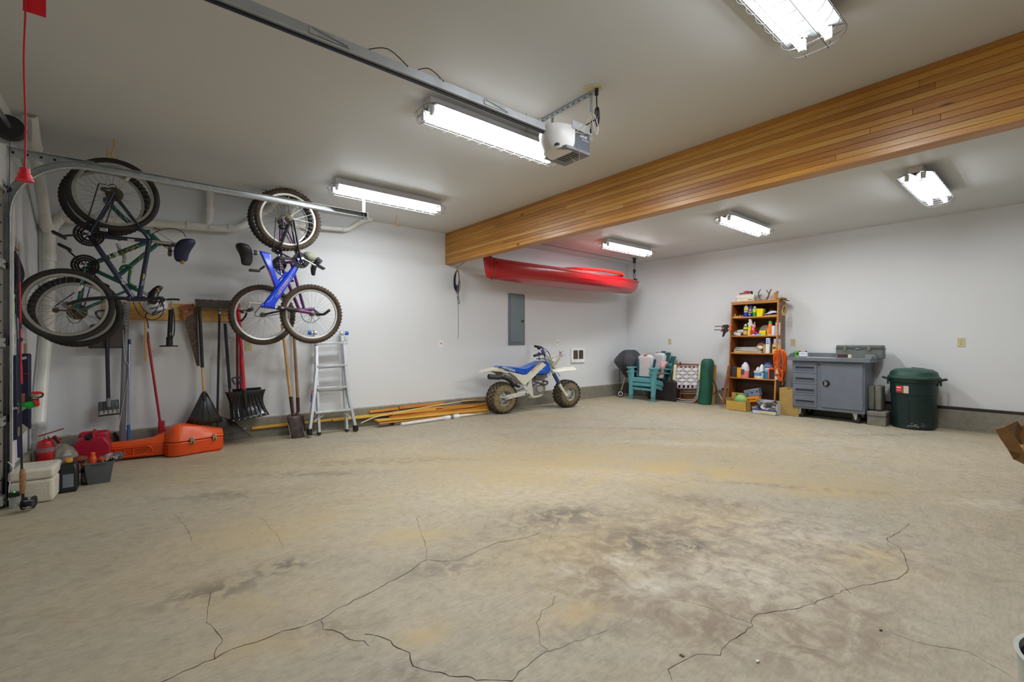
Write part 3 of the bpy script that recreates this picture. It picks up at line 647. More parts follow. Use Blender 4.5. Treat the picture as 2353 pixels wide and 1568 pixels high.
for u, v in ((424, 727), (434, 722), (441, 718), (424, 733)): m_.cyl(f.q(u, v, -.0135), f.q(u, v, -.016), .006, n=8)
m_.build('rivets', mat((190, 160, 90), .3, .9), t)
# push broom, upside down
f = fa(499, 995, 5.9); t = thingf('push_broom', 'push broom standing upside down with grey bristles up and a black handle', 'broom', f)
M().tube([f.q(499, 1000), f.q(499, 982)], .013, 10).build('tip', BLK, t)
M().tube([f.q(499, 995, -.001), f.q(499, 986, -.001)], .0155, 10).build('collar', mat((220, 170, 40), .4), t)
p1 = f.q(504.5, 715, .06)
M().tube([f.q(499, 984), p1], .012, 10).build('handle', mat((30, 30, 46), .35), t)
M().tube([f.q(504, 722, .05), f.q(505, 705, .06)], .014, 10).build('ferrule', STEEL, t)
ch_ = M(); ch_.prism(f.xz([(452, 706), (453, 699), (551, 704), (550, 711)], .06), .035, .085); ch_.build('head_block', mat((60, 54, 52), .6), t, bev=.003)
br = M()
for i in range(56):
    for j in range(3):
        k = i/55; p = f.q(452+98*k, 700+4*k, .04+j*.02); hgt = .055+random.uniform(-.004, .004)
        br.bar(p, p+Vector((-.012+random.uniform(-.004, .004), (j-1)*.012, hgt)), .009, .016)
o = br.build('bristles', mat((92, 86, 80), .8, var=.3, sc=60), t, smooth=False); o['kind'] = 'stuff'
br = M()
for i in range(40):
    k = i/39; p = f.q(454+94*k, 708+3.5*k, .036); br.bar(p, p+Vector((0, -.003, -.03)), .006, .003)
o = br.build('lower_tufts', mat((66, 62, 60), .8), t, smooth=False); o['kind'] = 'stuff'
# leaf rake (plastic fan)
f = fa(462, 1000, 5.87); t = thingf('leaf_rake', 'black plastic leaf rake with wide fan and black and tan handle', 'rake', f)
M().tube([f.q(458, 706, .10), f.q(465, 845, .06)], .017, 10).build('grip', mat((30, 30, 42), .4), t)
M().tube([f.q(465, 843, .06), f.q(469, 905, .03)], .0145, 10).build('handle', wood((196, 156, 104), (220, 188, 140), 'Z'), t)
RK = mat((40, 38, 38), .35)
fan = M(); apx = f.q(469, 903, .0)
cl = [f.q(u, v, y) for u, v, y in ((428, 972, -.03), (445, 976, -.05), (465, 977, -.06), (485, 975, -.05), (512, 968, -.03))]
cc = catmull(cl, 4); tp = [apx+Vector(((i/16-.5)*.05, 0, 0)) for i in range(17)]
fan.grid(lambda a, b: tp[int(round(a*16))].lerp(cc[int(round(a*16))], b)+Vector((0, -.02*sin(pi*b), 0)), 16, 6)
fan.build('fan', RK, t, thick=.005)
for k in range(5):
    M().tube([apx+Vector(((k/4-.5)*.04, -.012, 0)), tp[8].lerp(cc[k*4], .5)+Vector((0, -.03, 0)), cc[k*4]+Vector((0, -.006, 0))], .004, 5).build('rib', RK, t)
n_t = 26; tips = [f.q(415+(94)*i/(n_t-1), 989+6.5*sin(pi*i/(n_t-1)), -.05) for i in range(n_t)]
for i in range(n_t):
    b0 = cc[min(16, int(round(i*16/(n_t-1))))]; b1 = tips[i]; b1.z = max(b1.z, .012)
    M().bar(b0, b1, .009, .004, Vector((0, 1, 0))).build('tine', RK, t)
M().tube([f.q(469, 900, -.01), f.q(470, 922, -.025)], .019, 10).build('socket', RK, t)
# second rake, metal tines on the floor behind
f = fa(527, 1010, 5.92); t = thingf('metal_rake', 'spring-tine rake lying back behind the broom handle with black padded grip', 'rake', f)
M().tube([f.q(517, 744, .10), f.q(528, 893, .06)], .0165, 10).build('grip', mat((34, 34, 48), .45), t)
M().tube([f.q(527, 890, .06), f.q(533, 980, .02)], .011, 10).build('handle', mat((70, 66, 66), .4, .4), t)
root_ = f.q(508, 930, .02); n_t = 17
for i in range(n_t):
    k = i/(n_t-1); e = f.q(500+76*k, 1026-5*k-8*k*k, -.05); e.z = max(e.z, .01); s_ = f.q(502+30*k, 955+10*k, .0)
    M().tube([s_, s_.lerp(e, .5)+Vector((0, -.02, .01)), e+Vector((0, 0, .01)), e+Vector((.012, -.01, -.006))], .0036, 5, k=2).build('tine', mat((44, 42, 42), .4, .4), t)
M().tube([f.q(502, 992, -.03), f.q(530, 994, -.035), f.q(566, 985, -.03)], .004, 6, k=4).build('cross_bar', GALV, t)
# snow shovels
DKP = mat((24, 26, 32), .3, coat=.3)
f = fa(566, 966, 5.83); t = thingf('snow_shovel', 'big black snow shovel with a bright red handle', 'snow shovel', f)
M().tube([f.q(548, 716, .12), f.q(561, 898, .0)], .018, 12).build('handle', mat((200, 12, 34), .35), t)
g_ = M(); dgrip(g_, f.q(547, 742, .10), .14, .13, .011); g_.build('grip', BLK, t)
M().tube([f.q(546, 700, .12), f.q(549, 735, .10)], .019, 10).build('handle_top', mat((215, 20, 40), .4), t)
def curved(f, tl, tr, br, bl, bulge, n=14, mm=10, waist=0.0):
    tl, tr, br, bl = [f.q(*p) for p in (tl, tr, br, bl)]; mb = M()
    def fn(a, b):
        p = tl.lerp(tr, a).lerp(bl.lerp(br, a), b); w_ = waist*sin(pi*b)*(2*a-1)
        return p+Vector((w_, bulge*sin(pi*b)*1.0-.03*(1-(2*a-1)**2), 0))
    mb.grid(fn, n, mm); return mb, fn
bl_, fn = curved(f, (517, 902), (610, 895), (619, 953), (531, 971), .07, waist=-.03)
bl_.build('blade', DKP, t, thick=.006)
for i in range(8):
    a = .08+i*.12; M().tube([fn(.5+(a-.5)*.75, .18)+Vector((0, -.008, 0)), fn(a, .5)+Vector((0, -.008, 0)), fn(a, .88)+Vector((0, -.008, 0))], .007, 6, k=3).build('rib', DKP, t)
M().tube([f.q(561, 896, -.03), f.q(563, 915, -.015), f.q(566, 938, .02)], [.024, .022, .02], 10).build('socket', DKP, t)
m_ = M()
for i in range(7): m_.cyl(fn(.06+i*.145, .96), fn(.06+i*.145, .96)+Vector((0, -.009, 0)), .005, n=8)
m_.build('rivets', WHT, t)
f = fa(545, 900, 5.98); t = thingf('snow_shovel', 'second snow shovel with a dark red handle tucked behind the bright red one', 'snow shovel', f)
M().tube([f.q(545, 745, .05), f.q(546, 900, .0)], .014, 10).build('handle', mat((120, 14, 28), .4), t)
M().tube([f.q(552, 760, .05), f.q(553, 896, .0)], .012, 10).build('second_handle', mat((96, 14, 24), .4), t)
g_ = M(); dgrip(g_, f.q(544, 884, -.04), .075, .075, .010, 1); g_.build('grip', mat((70, 76, 84), .4), t)
M().bar(f.q(533, 896, -.03), f.q(599, 891, -.03), .012, .02, Vector((0, 1, 0))).build('blade_edge', DKP, t)
M().prism(f.xz([(533, 896), (599, 891), (606, 940), (536, 950)]), -.03, -.015).build('blade', DKP, t, bev=.004)
# spades
RUST = mat((84, 66, 62), .55, .45, var=.3, sc=20)
f = fa(680, 1008, 5.80); t = thingf('square_spade', 'square-bladed spade with a light wooden handle left of the ladder', 'spade', f)
M().tube([f.q(649, 745, .18), f.q(655, 800, .15), f.q(668, 914, .05)], [.021, .018, .0185], 12).build('handle', wood((186, 142, 84), (214, 178, 122), 'Z', 20, 8), t)
M().tube([f.q(668, 912, .05), f.q(672, 945, .03), f.q(676, 972, .0)], [.0215, .019, .014], 12).build('socket', mat((72, 44, 40), .45, .3), t)
fr_, fn = curved(f, (659, 958), (691, 954), (700, 1005), (669, 1010), .0, 8, 8)
fr_.build('blade', mat((96, 84, 84), .5, .5, var=.3, sc=16), t, thick=.003)
ed = M(); ed.tube([fn(0, .35)+Vector((0, -.004, 0)), fn(0, 1)+Vector((0, -.004, 0)), fn(.5, 1)+Vector((0, -.004, 0)), fn(1, 1)+Vector((0, -.004, 0)), fn(1, .45)+Vector((0, -.004, 0))], .0035, 5); ed.build('worn_edge', mat((182, 180, 176), .5, .3, var=.3, sc=60), t)
M().tube([f.q(660, 957), f.q(676, 950), f.q(691, 953)], .006, 6, k=3).build('step', RUST, t)
f = fa(684, 952, 5.92); t = thingf('long_handled_shovel', 'shovel with a darker wooden handle standing behind the square spade', 'spade', f)
M().tube([f.q(675, 760, .12), f.q(684, 916, .03)], [.017, .018], 12).build('handle', wood((128, 94, 58), (158, 122, 80), 'Z', 20, 8), t)
M().tube([f.q(684, 914, .03), f.q(685, 945, .02), f.q(680, 957, .0)], [.021, .02, .014], 12).build('socket', mat((74, 44, 42), .45, .3), t)
M().prism([(f.q(672, 955).x, 0.0), (f.q(672, 955).x, f.q(672, 955).z), (f.q(700, 955).x, f.q(700, 955).z), (f.q(700, 955).x, 0.0)] and f.xz([(670, 958), (697, 955), (703, 990), (676, 994)], .04), .03, .036).build('blade', RUST, t)
# ================================================================ ladder
f = fa(765, 997, 5.72); t = thingf('folding_ladder', 'aluminium multi-position ladder with blue release knobs leaning on the back wall', 'ladder', f)
LG = mat((206, 210, 214), .32, .5, sc=20)
def lp(u, v, y=0.0): return f.q(u, v, y)
D = lambda v: .26*(1-(v-765)/232)          # the ladder leans back towards the wall with height
def rail(name, pts, wx=.034, wy=.062):
    P = [lp(u, v, D(v)) for u, v in pts]; mb = M()
    rings = [[p+Vector((i*wx/2, j*wy/2, 0)) for i, j in ((-1, -1), (1, -1), (1, 1), (-1, 1))] for p in P]
    mb.loft(rings); return mb.build(name, LG, t, bev=.003)
rail('outer_rail', [(711, 990), (722, 905), (725, 870), (727, 850), (727, 795)])
rail('outer_rail', [(817, 985), (803, 925), (797, 885), (794, 850), (790, 795)])
for pts, wx in (([(733, 994), (729, 900), (724, 762)], .03), ([(797, 988), (791, 900), (785, 763)], .03)):
    P = [lp(u, v, D(v)+.05) for u, v in pts]; mb = M()
    mb.loft([[p+Vector((i*wx/2, j*.028, 0)) for i, j in ((-1, -1), (1, -1), (1, 1), (-1, 1))] for p in P]); ir = mb.build('inner_rail', LG, t, bev=.003)
    hm = M()
    for k in range(7): c = P[0].lerp(P[2], .45+k*.075)+Vector((0, -.0285, 0)); hm.cyl(c, c+Vector((0, -.001, 0)), .006, n=8)
    hm.build('pin_holes', mat((80, 80, 86), .6), ir)
for (u0, v0, u1, v1) in ((724, 791, 790, 788), (727, 843, 795, 839), (727, 893, 799, 889), (723, 949, 806, 941)):
    a, b_ = lp(u0, v0, D(v0)-.01), lp(u1, v1, D(v1)-.01)
    M().bar(a, b_, .055, .026, Vector((0, 0, 1))).build('rung', LG, t, bev=.004)
for (u0, v0, u1, v1) in ((729, 846, 789, 842), (733, 900, 793, 896)):
    M().bar(lp(u0, v0, D(v0)+.06), lp(u1, v1, D(v1)+.06), .04, .022, Vector((0, 0, 1))).build('rung', LG, t, bev=.004)
for a, b_ in (((722, 968), (741, 955)), ((811, 962), (791, 949))): M().bar(lp(*a, D(a[1])-.02), lp(*b_, D(b_[1])+.02), .022, .012).build('brace', LG, t)
for u, v in ((711, 996), (817, 987)):
    p = lp(u, v, D(v)); z0 = p.z
    M().slab(p.x-.023, p.x+.023, p.y-.04, p.y+.04, max(.0, z0-.02), z0+.055).build('rubber_foot', BLK, t, bev=.005)
for u, v in ((733, 997), (797, 990)):
    p = lp(u, v, D(v)+.05); M().slab(p.x-.017, p.x+.017, p.y-.03, p.y+.03, 0, p.z+.02).build('rubber_foot', BLK, t, bev=.003)
for u, v, s_ in ((724, 765, -1), (785, 766, 1)):
    c = lp(u, v, .29)
    M().lathe([(.03, -.02), (.034, -.012), (.034, .012), (.03, .02)], c, (1, 0, 0), 16).build('hinge', LG, t)
    M().tube([c+Vector((s_*.02, 0, 0)), c+Vector((s_*.05, 0, 0))], .01, 8).build('hinge_pin', STEEL, t)
    M().lathe([(.012, 0), (.024, .002), (.026, .02), (.024, .04), (.012, .042)], c+Vector((s_*.045, 0, 0)), (s_, 0, 0), 14).build('release_knob', mat((24, 96, 200), .4), t)
M().tube([lp(790, 789, .2), lp(799, 789, .2)], .008, 8).build('lock_pin', STEEL, t)
M().bar(lp(770, 891, D(891)-.03), lp(777, 891, D(891)-.03), .015, .002).build('label_sticker', mat((170, 60, 50), .5), t)
M().bar(lp(716, 905, D(905)-.034), lp(714, 925, D(925)-.034), .012, .002).build('rail_sticker', mat((40, 60, 150), .5), t)
M().bar(lp(717, 897, D(905)-.034), lp(716, 904, D(925)-.034), .012, .002).build('rail_sticker', mat((170, 40, 50), .5), t)
# ================================================================ things on the floor, left
# orange chainsaw case
f = fa(400, 1051, 5.58); t = thingf('chainsaw_case', 'orange plastic chainsaw case with wide body and long bar cover on the floor', 'tool case', f)
OR = mat((228, 84, 16), .38, var=.05); OR2 = mat((216, 74, 14), .4, var=.05)
R = f.q(401, 1051).x
def zf(u, v, d=0): return f.q(u, v, d)
M().prismz([(-.09, .16), (-.045, .03), (.0, .0), (.06, -.0), (.40, .10), (.43, .13), (.43, .34), (-.04, .34), (-.09, .26)], 0.0, .135).build('body_lower', OR2, t, bev=.012, seg=3)
up = M()
up.loft([[Vector((x, y, z)) for x, y in P] for z, P in
         ((.14, [(-.09, .15), (-.045, .02), (.0, -.01), (.06, -.01), (.40, .09), (.435, .12), (.435, .34), (-.04, .34), (-.09, .26)]),
          (.165, [(-.09, .15), (-.04, .03), (.0, .0), (.06, .0), (.39, .10), (.42, .13), (.42, .34), (-.04, .34), (-.09, .26)]),
          (.255, [(-.03, .20), (-.01, .12), (.02, .09), (.06, .09), (.25, .15), (.30, .18), (.30, .32), (.0, .32), (-.02, .27)]))])
up = M(); zz = [(-.10, .215), (-.05, .26), (.0, .30), (.03, .31), (.12, .305), (.18, .29), (.43, .215), (.43, .145), (-.10, .13)]
up.prism([(x, z) for x, z in zz], .0, .33)
sh = M(); secs = []
for x, zt_, y0 in ((-.09, .20, .15), (-.05, .245, .04), (.0, .285, .005), (.05, .30, .0), (.13, .29, .02), (.25, .255, .05), (.36, .222, .085), (.43, .205, .11)):
    secs.append([Vector((x, y0, .14)), Vector((x, y0+.005, .155)), Vector((x, y0+.035, zt_-.05)), Vector((x, y0+.07, zt_-.005)), Vector((x, y0+.10, zt_)), Vector((x, .33, zt_-.01)), Vector((x, .34, .14))])
sh.loft(secs); sh.build('lid', OR, t, bev=.006, sub=1)
bz = M(); bz.prismz([(-.60, .20), (-.08, .12), (-.03, .2), (-.03, .28), (-.60, .29)], .01, .125); bz.build('bar_cover', OR2, t, bev=.012)
bt = M(); bt.loft([[Vector((x, y, z)) for y, z in ((.205-.13*(x+.6)/.52*.62, .125), (.215-.13*(x+.6)/.52*.62, .16+k_), (.24, .172+k_), (.285, .165+k_), (.29, .125))] for x, k_ in ((-.60, 0), (-.3, .0), (-.15, .012), (-.07, .05))])
bt.build('bar_cover_top', OR, t, bev=.004)
fr = M(); ex = [(-.55, .034), (-.2, .034), (-.17, .05), (-.165, .085), (-.19, .115), (-.22, .12), (-.56, .115)]
xf = lambda x, d=0: .2-.154*(x+.6)-d
pp_ = [Vector((x, xf(x, .012), z)) for x, z in ex]; fr.tube(pp_+[pp_[0]], .006, 6); fr.build('raised_frame', OR, t)
for x in (-.44, -.375, -.31): M().tube([(x, xf(x, .010), .045), (x, xf(x, .010), .11)], .005, 6).build('rib', OR, t)
for x in (-.505, -.41, -.343): M().tube([(x-.02, xf(x, .006), .1), (x+.02, xf(x, .006), .05)], .004, 5).build('rib', OR2, t)
text('STIHL', .042, OR2, t, (-.24, xf(-.24, .004), .078), (1, -.154, 0), ext=.003)
for x, y in ((.15, .012), (.345, .072)):
    c = M(); c.slab(x-.018, x+.018, y-.006, y+.01, .112, .17); la = c.build('latch', mat((196, 186, 160), .3, .9), t, bev=.002)
    M().tube([(x-.012, y-.008, .165), (x, y-.014, .16), (x+.012, y-.008, .165)], .003, 6).build('hasp', STEEL, la)
    M().slab(x-.006, x+.006, y-.012, y-.004, .11, .135).build('lever', mat((60, 56, 50), .5), la)
M().slab(-.02, .40, .06, .30, -.0, .001).build('base', OR2, t)
# red gas can
f = fa(210, 1070, 5.62); t = thingf('gas_can', 'red plastic gasoline can with a black cap in the left corner', 'fuel can', f)
GR = mat((168, 14, 44), .42, var=.1)
g_ = M(); g_.loft([[Vector((sx*x, sy+.13*y_, z)) for x, y_ in ((-1, -1), (1, -1), (1, 1), (-1, 1))] for z, sx, sy in ((0, .135, .13), (.17, .13, .13), (.235, .09, .135), (.245, .07, .14))])
g_.build('body', GR, t, bev=.02, seg=3, ang=.5)
g_ = M(); g_.box((.01, .21, .17), (.22, .10, .22)); g_.build('rear_body', GR, t, bev=.03, seg=3)
M().tube([(0, .05, .235), (0.01, .12, .275), (.01, .2, .282)], .018, 10, k=3).build('carry_handle', GR, t)
M().lathe([(.028, 0), (.03, .022), (.026, .032), (.01, .034)], (-.02, .03, .238), (-.05, -.5, .9), 16).build('cap', BLK, t)
M().tube([(-.02, .03, .255), (.0, .03, .285)], .008, 8).build('vent_tab', BLK, t)
# grey tote with bottles
f = fa(226, 1112, 4.95); t = thingf('grey_bin', 'small grey plastic bin of oil bottles on the floor before the gas can', 'bin', f)
GB = mat((92, 96, 98), .55, var=.12)
a0, a1 = f.q(202, 1112).x, f.q(252, 1106).x; b0, b1 = f.q(194, 1072).x, f.q(261, 1066).x; hB = .168
m_ = M()
for (p, q) in (((a0, 0), (a1, 0)), ((a1, 0), (a1, .16)), ((a1, .16), (a0, .16)), ((a0, .16), (a0, 0))):
    def up_(P): return Vector((b0+(b1-b0)*(P[0]-a0)/(a1-a0), -.015+(P[1])*1.2, hB))
    A_, B_ = Vector((p[0], p[1], 0)), Vector((q[0], q[1], 0)); C_, D_ = up_(q), up_(p)
    m_.add([A_, B_, C_, D_], [(0, 1, 2, 3)])
m_.add([(a0, 0, .002), (a1, 0, .002), (a1, .16, .002), (a0, .16, .002)], [(0, 1, 2, 3)])
m_.build('tub', GB, t, thick=.004, smooth=False)
M().tube([(b0, -.015, hB), (b1, -.015, hB), (b1, .177, hB), (b0, .177, hB), (b0, -.015, hB)], .005, 6).build('rim', GB, t)
M().box(((a0+a1)/2, -.014, .155), (.09, .006, .012)).build('label_slot', mat((70, 74, 76), .6), t)
binloc = f.o.copy(); bc = (a0+a1)/2
def bottle(name, label, loc, r, h, m, capm, rc=.012, hc=.03, cat='bottle', sy=1.0, lab=None, grp=None, rot=None, n=16, neck=.75):
    t = thing(name, label, cat, loc, 0, grp)
    if rot: t.rotation_euler = rot
    M().lathe([(r*.9, 0), (r, .006), (r, h*neck), (r*.85, h*(neck+.06)), (rc, h*(neck+.16)), (rc, h-hc*.5)], n=n, sy=sy).build('body', m, t)
    M().lathe([(rc*1.25, h-hc), (rc*1.25, h-.003), (rc, h)], n=12).build('cap', capm, t)
    if lab: M().lathe([(r+.0012, h*.15), (r+.0012, h*.6)], n=n, sy=sy).build('paper_label', lab, t)
    return t
ORC = mat((226, 84, 20), .4); DKB = mat((34, 30, 32), .35)
bottle('oil_bottle', 'orange-nozzled bottle standing in the grey bin', binloc+Vector((b0+.045, .07, .01)), .026, .235, ORC, mat((230, 100, 30), .4), .012, .03)
bottle('oil_bottle', 'dark bottle with an orange cap in the middle of the grey bin', binloc+Vector((b0+.10, .06, .01)), .034, .185, DKB, ORC, .018, .022)
bottle('caulk_tube', 'thick grey tube lying across the top of the grey bin', binloc+Vector((b0+.09, .09, .175)), .027, .13, mat((104, 106, 110), .5), mat((90, 92, 96), .5), .027, .06, 'tube', rot=(0, radians(84), 0), neck=.95)
f2 = fa(196, 1110, 4.92); bottle('oil_bottle', 'black bottle with an orange cap on the floor left of the grey bin', onZ(197, 1114), .03, .165, mat((26, 24, 26), .3), ORC, .018, .022, sy=.7, lab=mat((90, 88, 90), .5))
f = fa(178, 1100, 5.15); t = thingf('garden_glove', 'crumpled brown leather glove resting on bottles behind the grey bin', 'glove', f)
LT = mat((128, 58, 34), .7, var=.25, sc=20)
p = f.q(184, 1056); M().ell(p, (.05, .05, .03)).build('palm', LT, t)
for i in range(4): a = -2.6+i*.3; M().tube([p+Vector((cos(a)*.03, 0, .01)), p+Vector((cos(a)*.09, -.01*i, .02+sin(a)*.02))], .011, 8).build('finger', LT, t)
bottle('oil_jug', 'dark brown jug under the glove beside the gas can', onZ(185, 1085), .05, .15, mat((70, 24, 22), .5), DKB, .02, .02, sy=.8)
f = fa(168, 1055, 5.45); t = thingf('tissue_wad', 'crumpled clear plastic wrap on the right end of the grey bin', 'plastic wrap', Fr(binloc+Vector((b1-.01, .08, .165)), 0))
cr = M(); random.seed(5)
cr.grid(lambda a, b: Vector(((a-.5)*.08+random.uniform(-.01, .01), (b-.5)*.08+random.uniform(-.01, .01), .02+random.uniform(-.02, .035))), 7, 7)
cr.build('wrap', mat((196, 180, 172), .3, var=.1), t, smooth=False, thick=.001)
# black oil jug beside the cooler
t = thing('motor_oil_jug', 'black motor oil jug with a yellow cap beside the white foam cooler', 'jug', onZ(158, 1130)+Vector((.0, .05, 0)))
j = M(); j.loft([[Vector((x*.05*s, y*.085*s, z)) for x, y in ((-1, -1), (1, -1), (1, 1), (-1, 1))] for z, s in ((0, 1), (.17, 1), (.215, .8), (.225, .45))]); j.build('body', mat((26, 30, 34), .35), t, bev=.012, seg=3)
M().lathe([(.022, .22), (.022, .245), (.02, .25)], (0, -.03, 0), n=14).build('cap', mat((220, 150, 30), .4), t)
M().slab(-.03, .03, -.087, -.0855, .04, .14).build('paper_label', mat((120, 128, 136), .5), t)
# fire extinguisher
t = thing('fire_extinguisher', 'small red fire extinguisher with chrome gauge behind the foam cooler', 'fire extinguisher', onY(104, 1060, 5.30)*1.0); t.location.z = 0.0
ez = onY(104, 1010, 5.30).z
M().lathe([(.05, 0), (.055, .01), (.055, ez-.05), (.045, ez-.015), (.018, ez), (.018, ez+.02)], n=20).build('cylinder', mat((180, 16, 24), .3, coat=.4), t)
M().lathe([(.0558, ez-.10), (.0558, ez-.065)], n=20).build('label_band', mat((150, 110, 118), .5), t)
M().lathe([(.018, ez), (.022, ez+.01), (.016, ez+.035)], n=12).build('valve', CHROME, t)
M().cyl((-.02, -.03, ez+.015), (-.02, -.04, ez+.015), .016, n=14).build('gauge', CHROME, t)
M().bar((-.04, 0, ez+.03), (.11, 0, ez+.075), .018, .008).build('carry_handle', mat((150, 20, 28), .4), t)
M().bar((-.02, 0, ez+.01), (.10, 0, ez-.01), .018, .008).build('squeeze_lever', mat((130, 18, 26), .4), t)
M().bar((.05, 0, ez+.02), (.085, -.02, ez-.04), .016, .02).build('nozzle', mat((110, 16, 24), .5), t)
# clear plastic bag
t = thing('plastic_bag', 'clear crumpled plastic bag between the extinguisher and gas can', 'bag', onY(142, 1060, 5.35)); t.location.z = 0
random.seed(11); bg = M(); hh_ = onY(142, 1027, 5.35).z
rings = []
for i, (r_, z_) in enumerate(((.09, 0), (.105, .06), (.10, .13), (.085, .19), (.06, hh_-.02), (.03, hh_+.02))):
    rings.append([Vector((r_*1.1*cos(2*pi*j/14), r_*cos(.3)*sin(2*pi*j/14), z_))*1.0+Vector((random.uniform(-.012, .012), random.uniform(-.012, .012), random.uniform(-.008, .008) if i else 0)) for j in range(14)])
bg.loft(rings); bg.build('bag', mat((150, 142, 130), .25, var=.25, sc=14, alpha=.75, coat=.5), t, smooth=False)
# foam cooler
p0 = onZ(57, 1161); p1 = onZ(129, 1151); p2 = onZ(149, 1131)
t = thing('foam_cooler', 'white polystyrene foam cooler on the floor in the left corner', 'cooler', ((-.70+p1.x)/2, p1.y+.155, 0), radians(-3))
W_, D_ = (p1.x+.70)/2, .155; FO = mat((212, 206, 190), .75, var=.06, bump=.3, bsc=120)
M().box((0, 0, .083), (2*W_-.012, 2*D_-.012, .166), tx=1.03, ty=1.03).build('tub', FO, t, bev=.022, seg=3)
M().box((0, 0, .206), (2*W_, 2*D_, .078), tx=.97, ty=.97).build('lid', FO, t, bev=.02, seg=3)
# ================================================================ fishing gear by the door
def rod(label, segs, butt, grp='fishing rods standing in the left corner', guides=(), Y=4.5):
    f = Fr(Vector((butt.x, butt.y, 0)), 0); t = thing('fishing_rod', label, 'fishing rod', f.o, 0, grp)
    for nm, a, b_, r0, r1, m in segs: M().tube([f.q(*a), f.q(*b_)], r0, 8, r2=r1).build(nm, m, t)
    for a, d in guides: M().torus(f.q(*a)+Vector((.009*d, 0, 0)), .007, .0012, (.3, 0, 1), 10, 4).build('line_guide', BLK, t)
    return f, t
BR = mat((28, 26, 44), .35); CORK = mat((156, 116, 76), .75, var=.2, sc=60, bump=.3)
f, t = rod('fly rod with a cork grip and black reel standing before the foam cooler', [('blank', (50, 1080), (45.5, 850), .0065, .0045, BR), ('tip', (45.5, 850), (42, 560), .0045, .001, BR)], onY(58, 1165, 4.45))
M().tube(f.Q([(51, 1078), (52, 1090), (52, 1120), (52, 1134)]), [.010, .0165, .0155, .012], 12).build('cork_grip', CORK, t)
M().tube(f.Q([(52, 1133), (54, 1160)]), .0085, 10).build('reel_seat', BR, t)
c = f.q(60, 1157); 
for d_, nm in ((-.022, 'reel_plate'), (.022, 'reel_plate')): M().lathe([(.004, -.002), (.042, -.002), (.043, .002), (.004, .002)], c+Vector((d_+.012, 0, 0)), (1, -.35, 0), 22).build(nm, BLK, t)
M().cyl(c+Vector((-.01, 0.003, 0)), c+Vector((.034, -.01, 0)), .022, n=16).build('spool', mat((40, 40, 52), .4), t)
m_ = M()
for i in range(5): a = i*2*pi/5; d = Vector((0.1*sin(a), cos(a), sin(a)))*.038; m_.cyl(c+d+Vector((-.01, .003, 0)), c+d+Vector((.034, -.01, 0)), .003, n=6)
m_.build('pillars', STEEL, t)
M().tube([c+Vector((-.012, -.0, 0)), c+Vector((-.05, -.01, -.004))], .006, 8).build('crank_knob', mat((210, 205, 180), .4), t)
GRN = mat((56, 200, 70), .35); RDL = mat((214, 24, 40), .35)
f, t = rod('bright green fishing rod leaning behind the door track', [('butt_section', (29, 870), (30, 800), .009, .009, mat((40, 170, 70), .4)), ('blank', (30, 830), (34, 610), .0055, .004, GRN), ('tip', (34, 610), (37, 545), .003, .001, mat((80, 90, 60), .4)), ('ferrule', (31, 790), (31, 768), .007, .007, BLK), ('ferrule', (32, 697), (32, 685), .007, .007, BLK)], onY(28, 1060, 4.85),
           guides=(((35, 610), 1), ((32, 690), 1)))
f, t = rod('bright red fishing rod in front of the bicycle tyre at far left', [('blank', (48.5, 883), (48, 840), .0085, .0075, RDL), ('blank', (48, 840), (46, 650), .006, .004, RDL), ('tip', (46, 650), (44, 555), .003, .001, mat((120, 50, 90), .4)), ('ferrule', (48, 786), (48, 776), .0075, .0075, BR), ('ferrule', (47, 756), (47, 742), .007, .007, BR)], onY(49, 1060, 4.6),
           guides=(((47, 780), 1), ((46, 700), 1)))
M().tube([f.q(40, 783), f.q(48, 782), f.q(56, 780)], .0022, 5).build('line_guide', BLK, t)
f, t = rod('dark purple fishing rod between the green rod and red rod', [('blank', (42, 1000), (40, 780), .0065, .005, mat((44, 30, 88), .35)), ('tip', (40, 780), (36, 640), .004, .001, mat((44, 30, 88), .35)), ('butt', (42, 1000), (44, 1052), .008, .009, mat((44, 30, 88), .35))], onY(44, 1060, 4.9))
f = Fr(Vector((onY(72, 920, 4.62).x, 4.62, onY(72, 940, 4.62).z)), 0)
t = thing('spinning_reel_combo', 'green and red spinning reels hanging on the bundled rods above the cooler', 'fishing reel', f.o)
G1 = mat((20, 170, 60), .35); R1 = mat((205, 22, 32), .35)
M().tube(f.Q([(40, 929), (54, 929), (66, 938), (76, 934)]), .008, 8, k=3).build('reel_foot', G1, t)
M().ell(f.q(71, 930), (.045, .02, .024)).build('reel_body', G1, t)
M().cyl(f.q(81, 926), f.q(90, 925), .028, .024, n=14).build('spool', R1, t)
M().lathe([(.03, -.006), (.032, 0), (.02, .008)], f.q(84, 903), (0, 0, 1), 16).build('drag_knob', R1, t)
M().cyl(f.q(82, 906), f.q(86, 913), .028, n=14).build('second_spool', mat((150, 140, 120), .4), t)
M().tube(f.Q([(52, 908), (62, 914), (78, 914), (96, 912), (97, 904), (80, 903)]), .006, 8, k=3).build('reel_frame', BLK, t)
M().tube(f.Q([(56, 922), (70, 920), (90, 918)]), .006, 8, k=2).build('bail', BLK, t)
M().tube(f.Q([(53, 905), (53, 925)]), .010, 8).build('handle_knob', mat((140, 80, 50), .5), t)
M().tube([f.q(53, 925), f.q(47, 940)], .004, 6).build('stem', BLK, t)
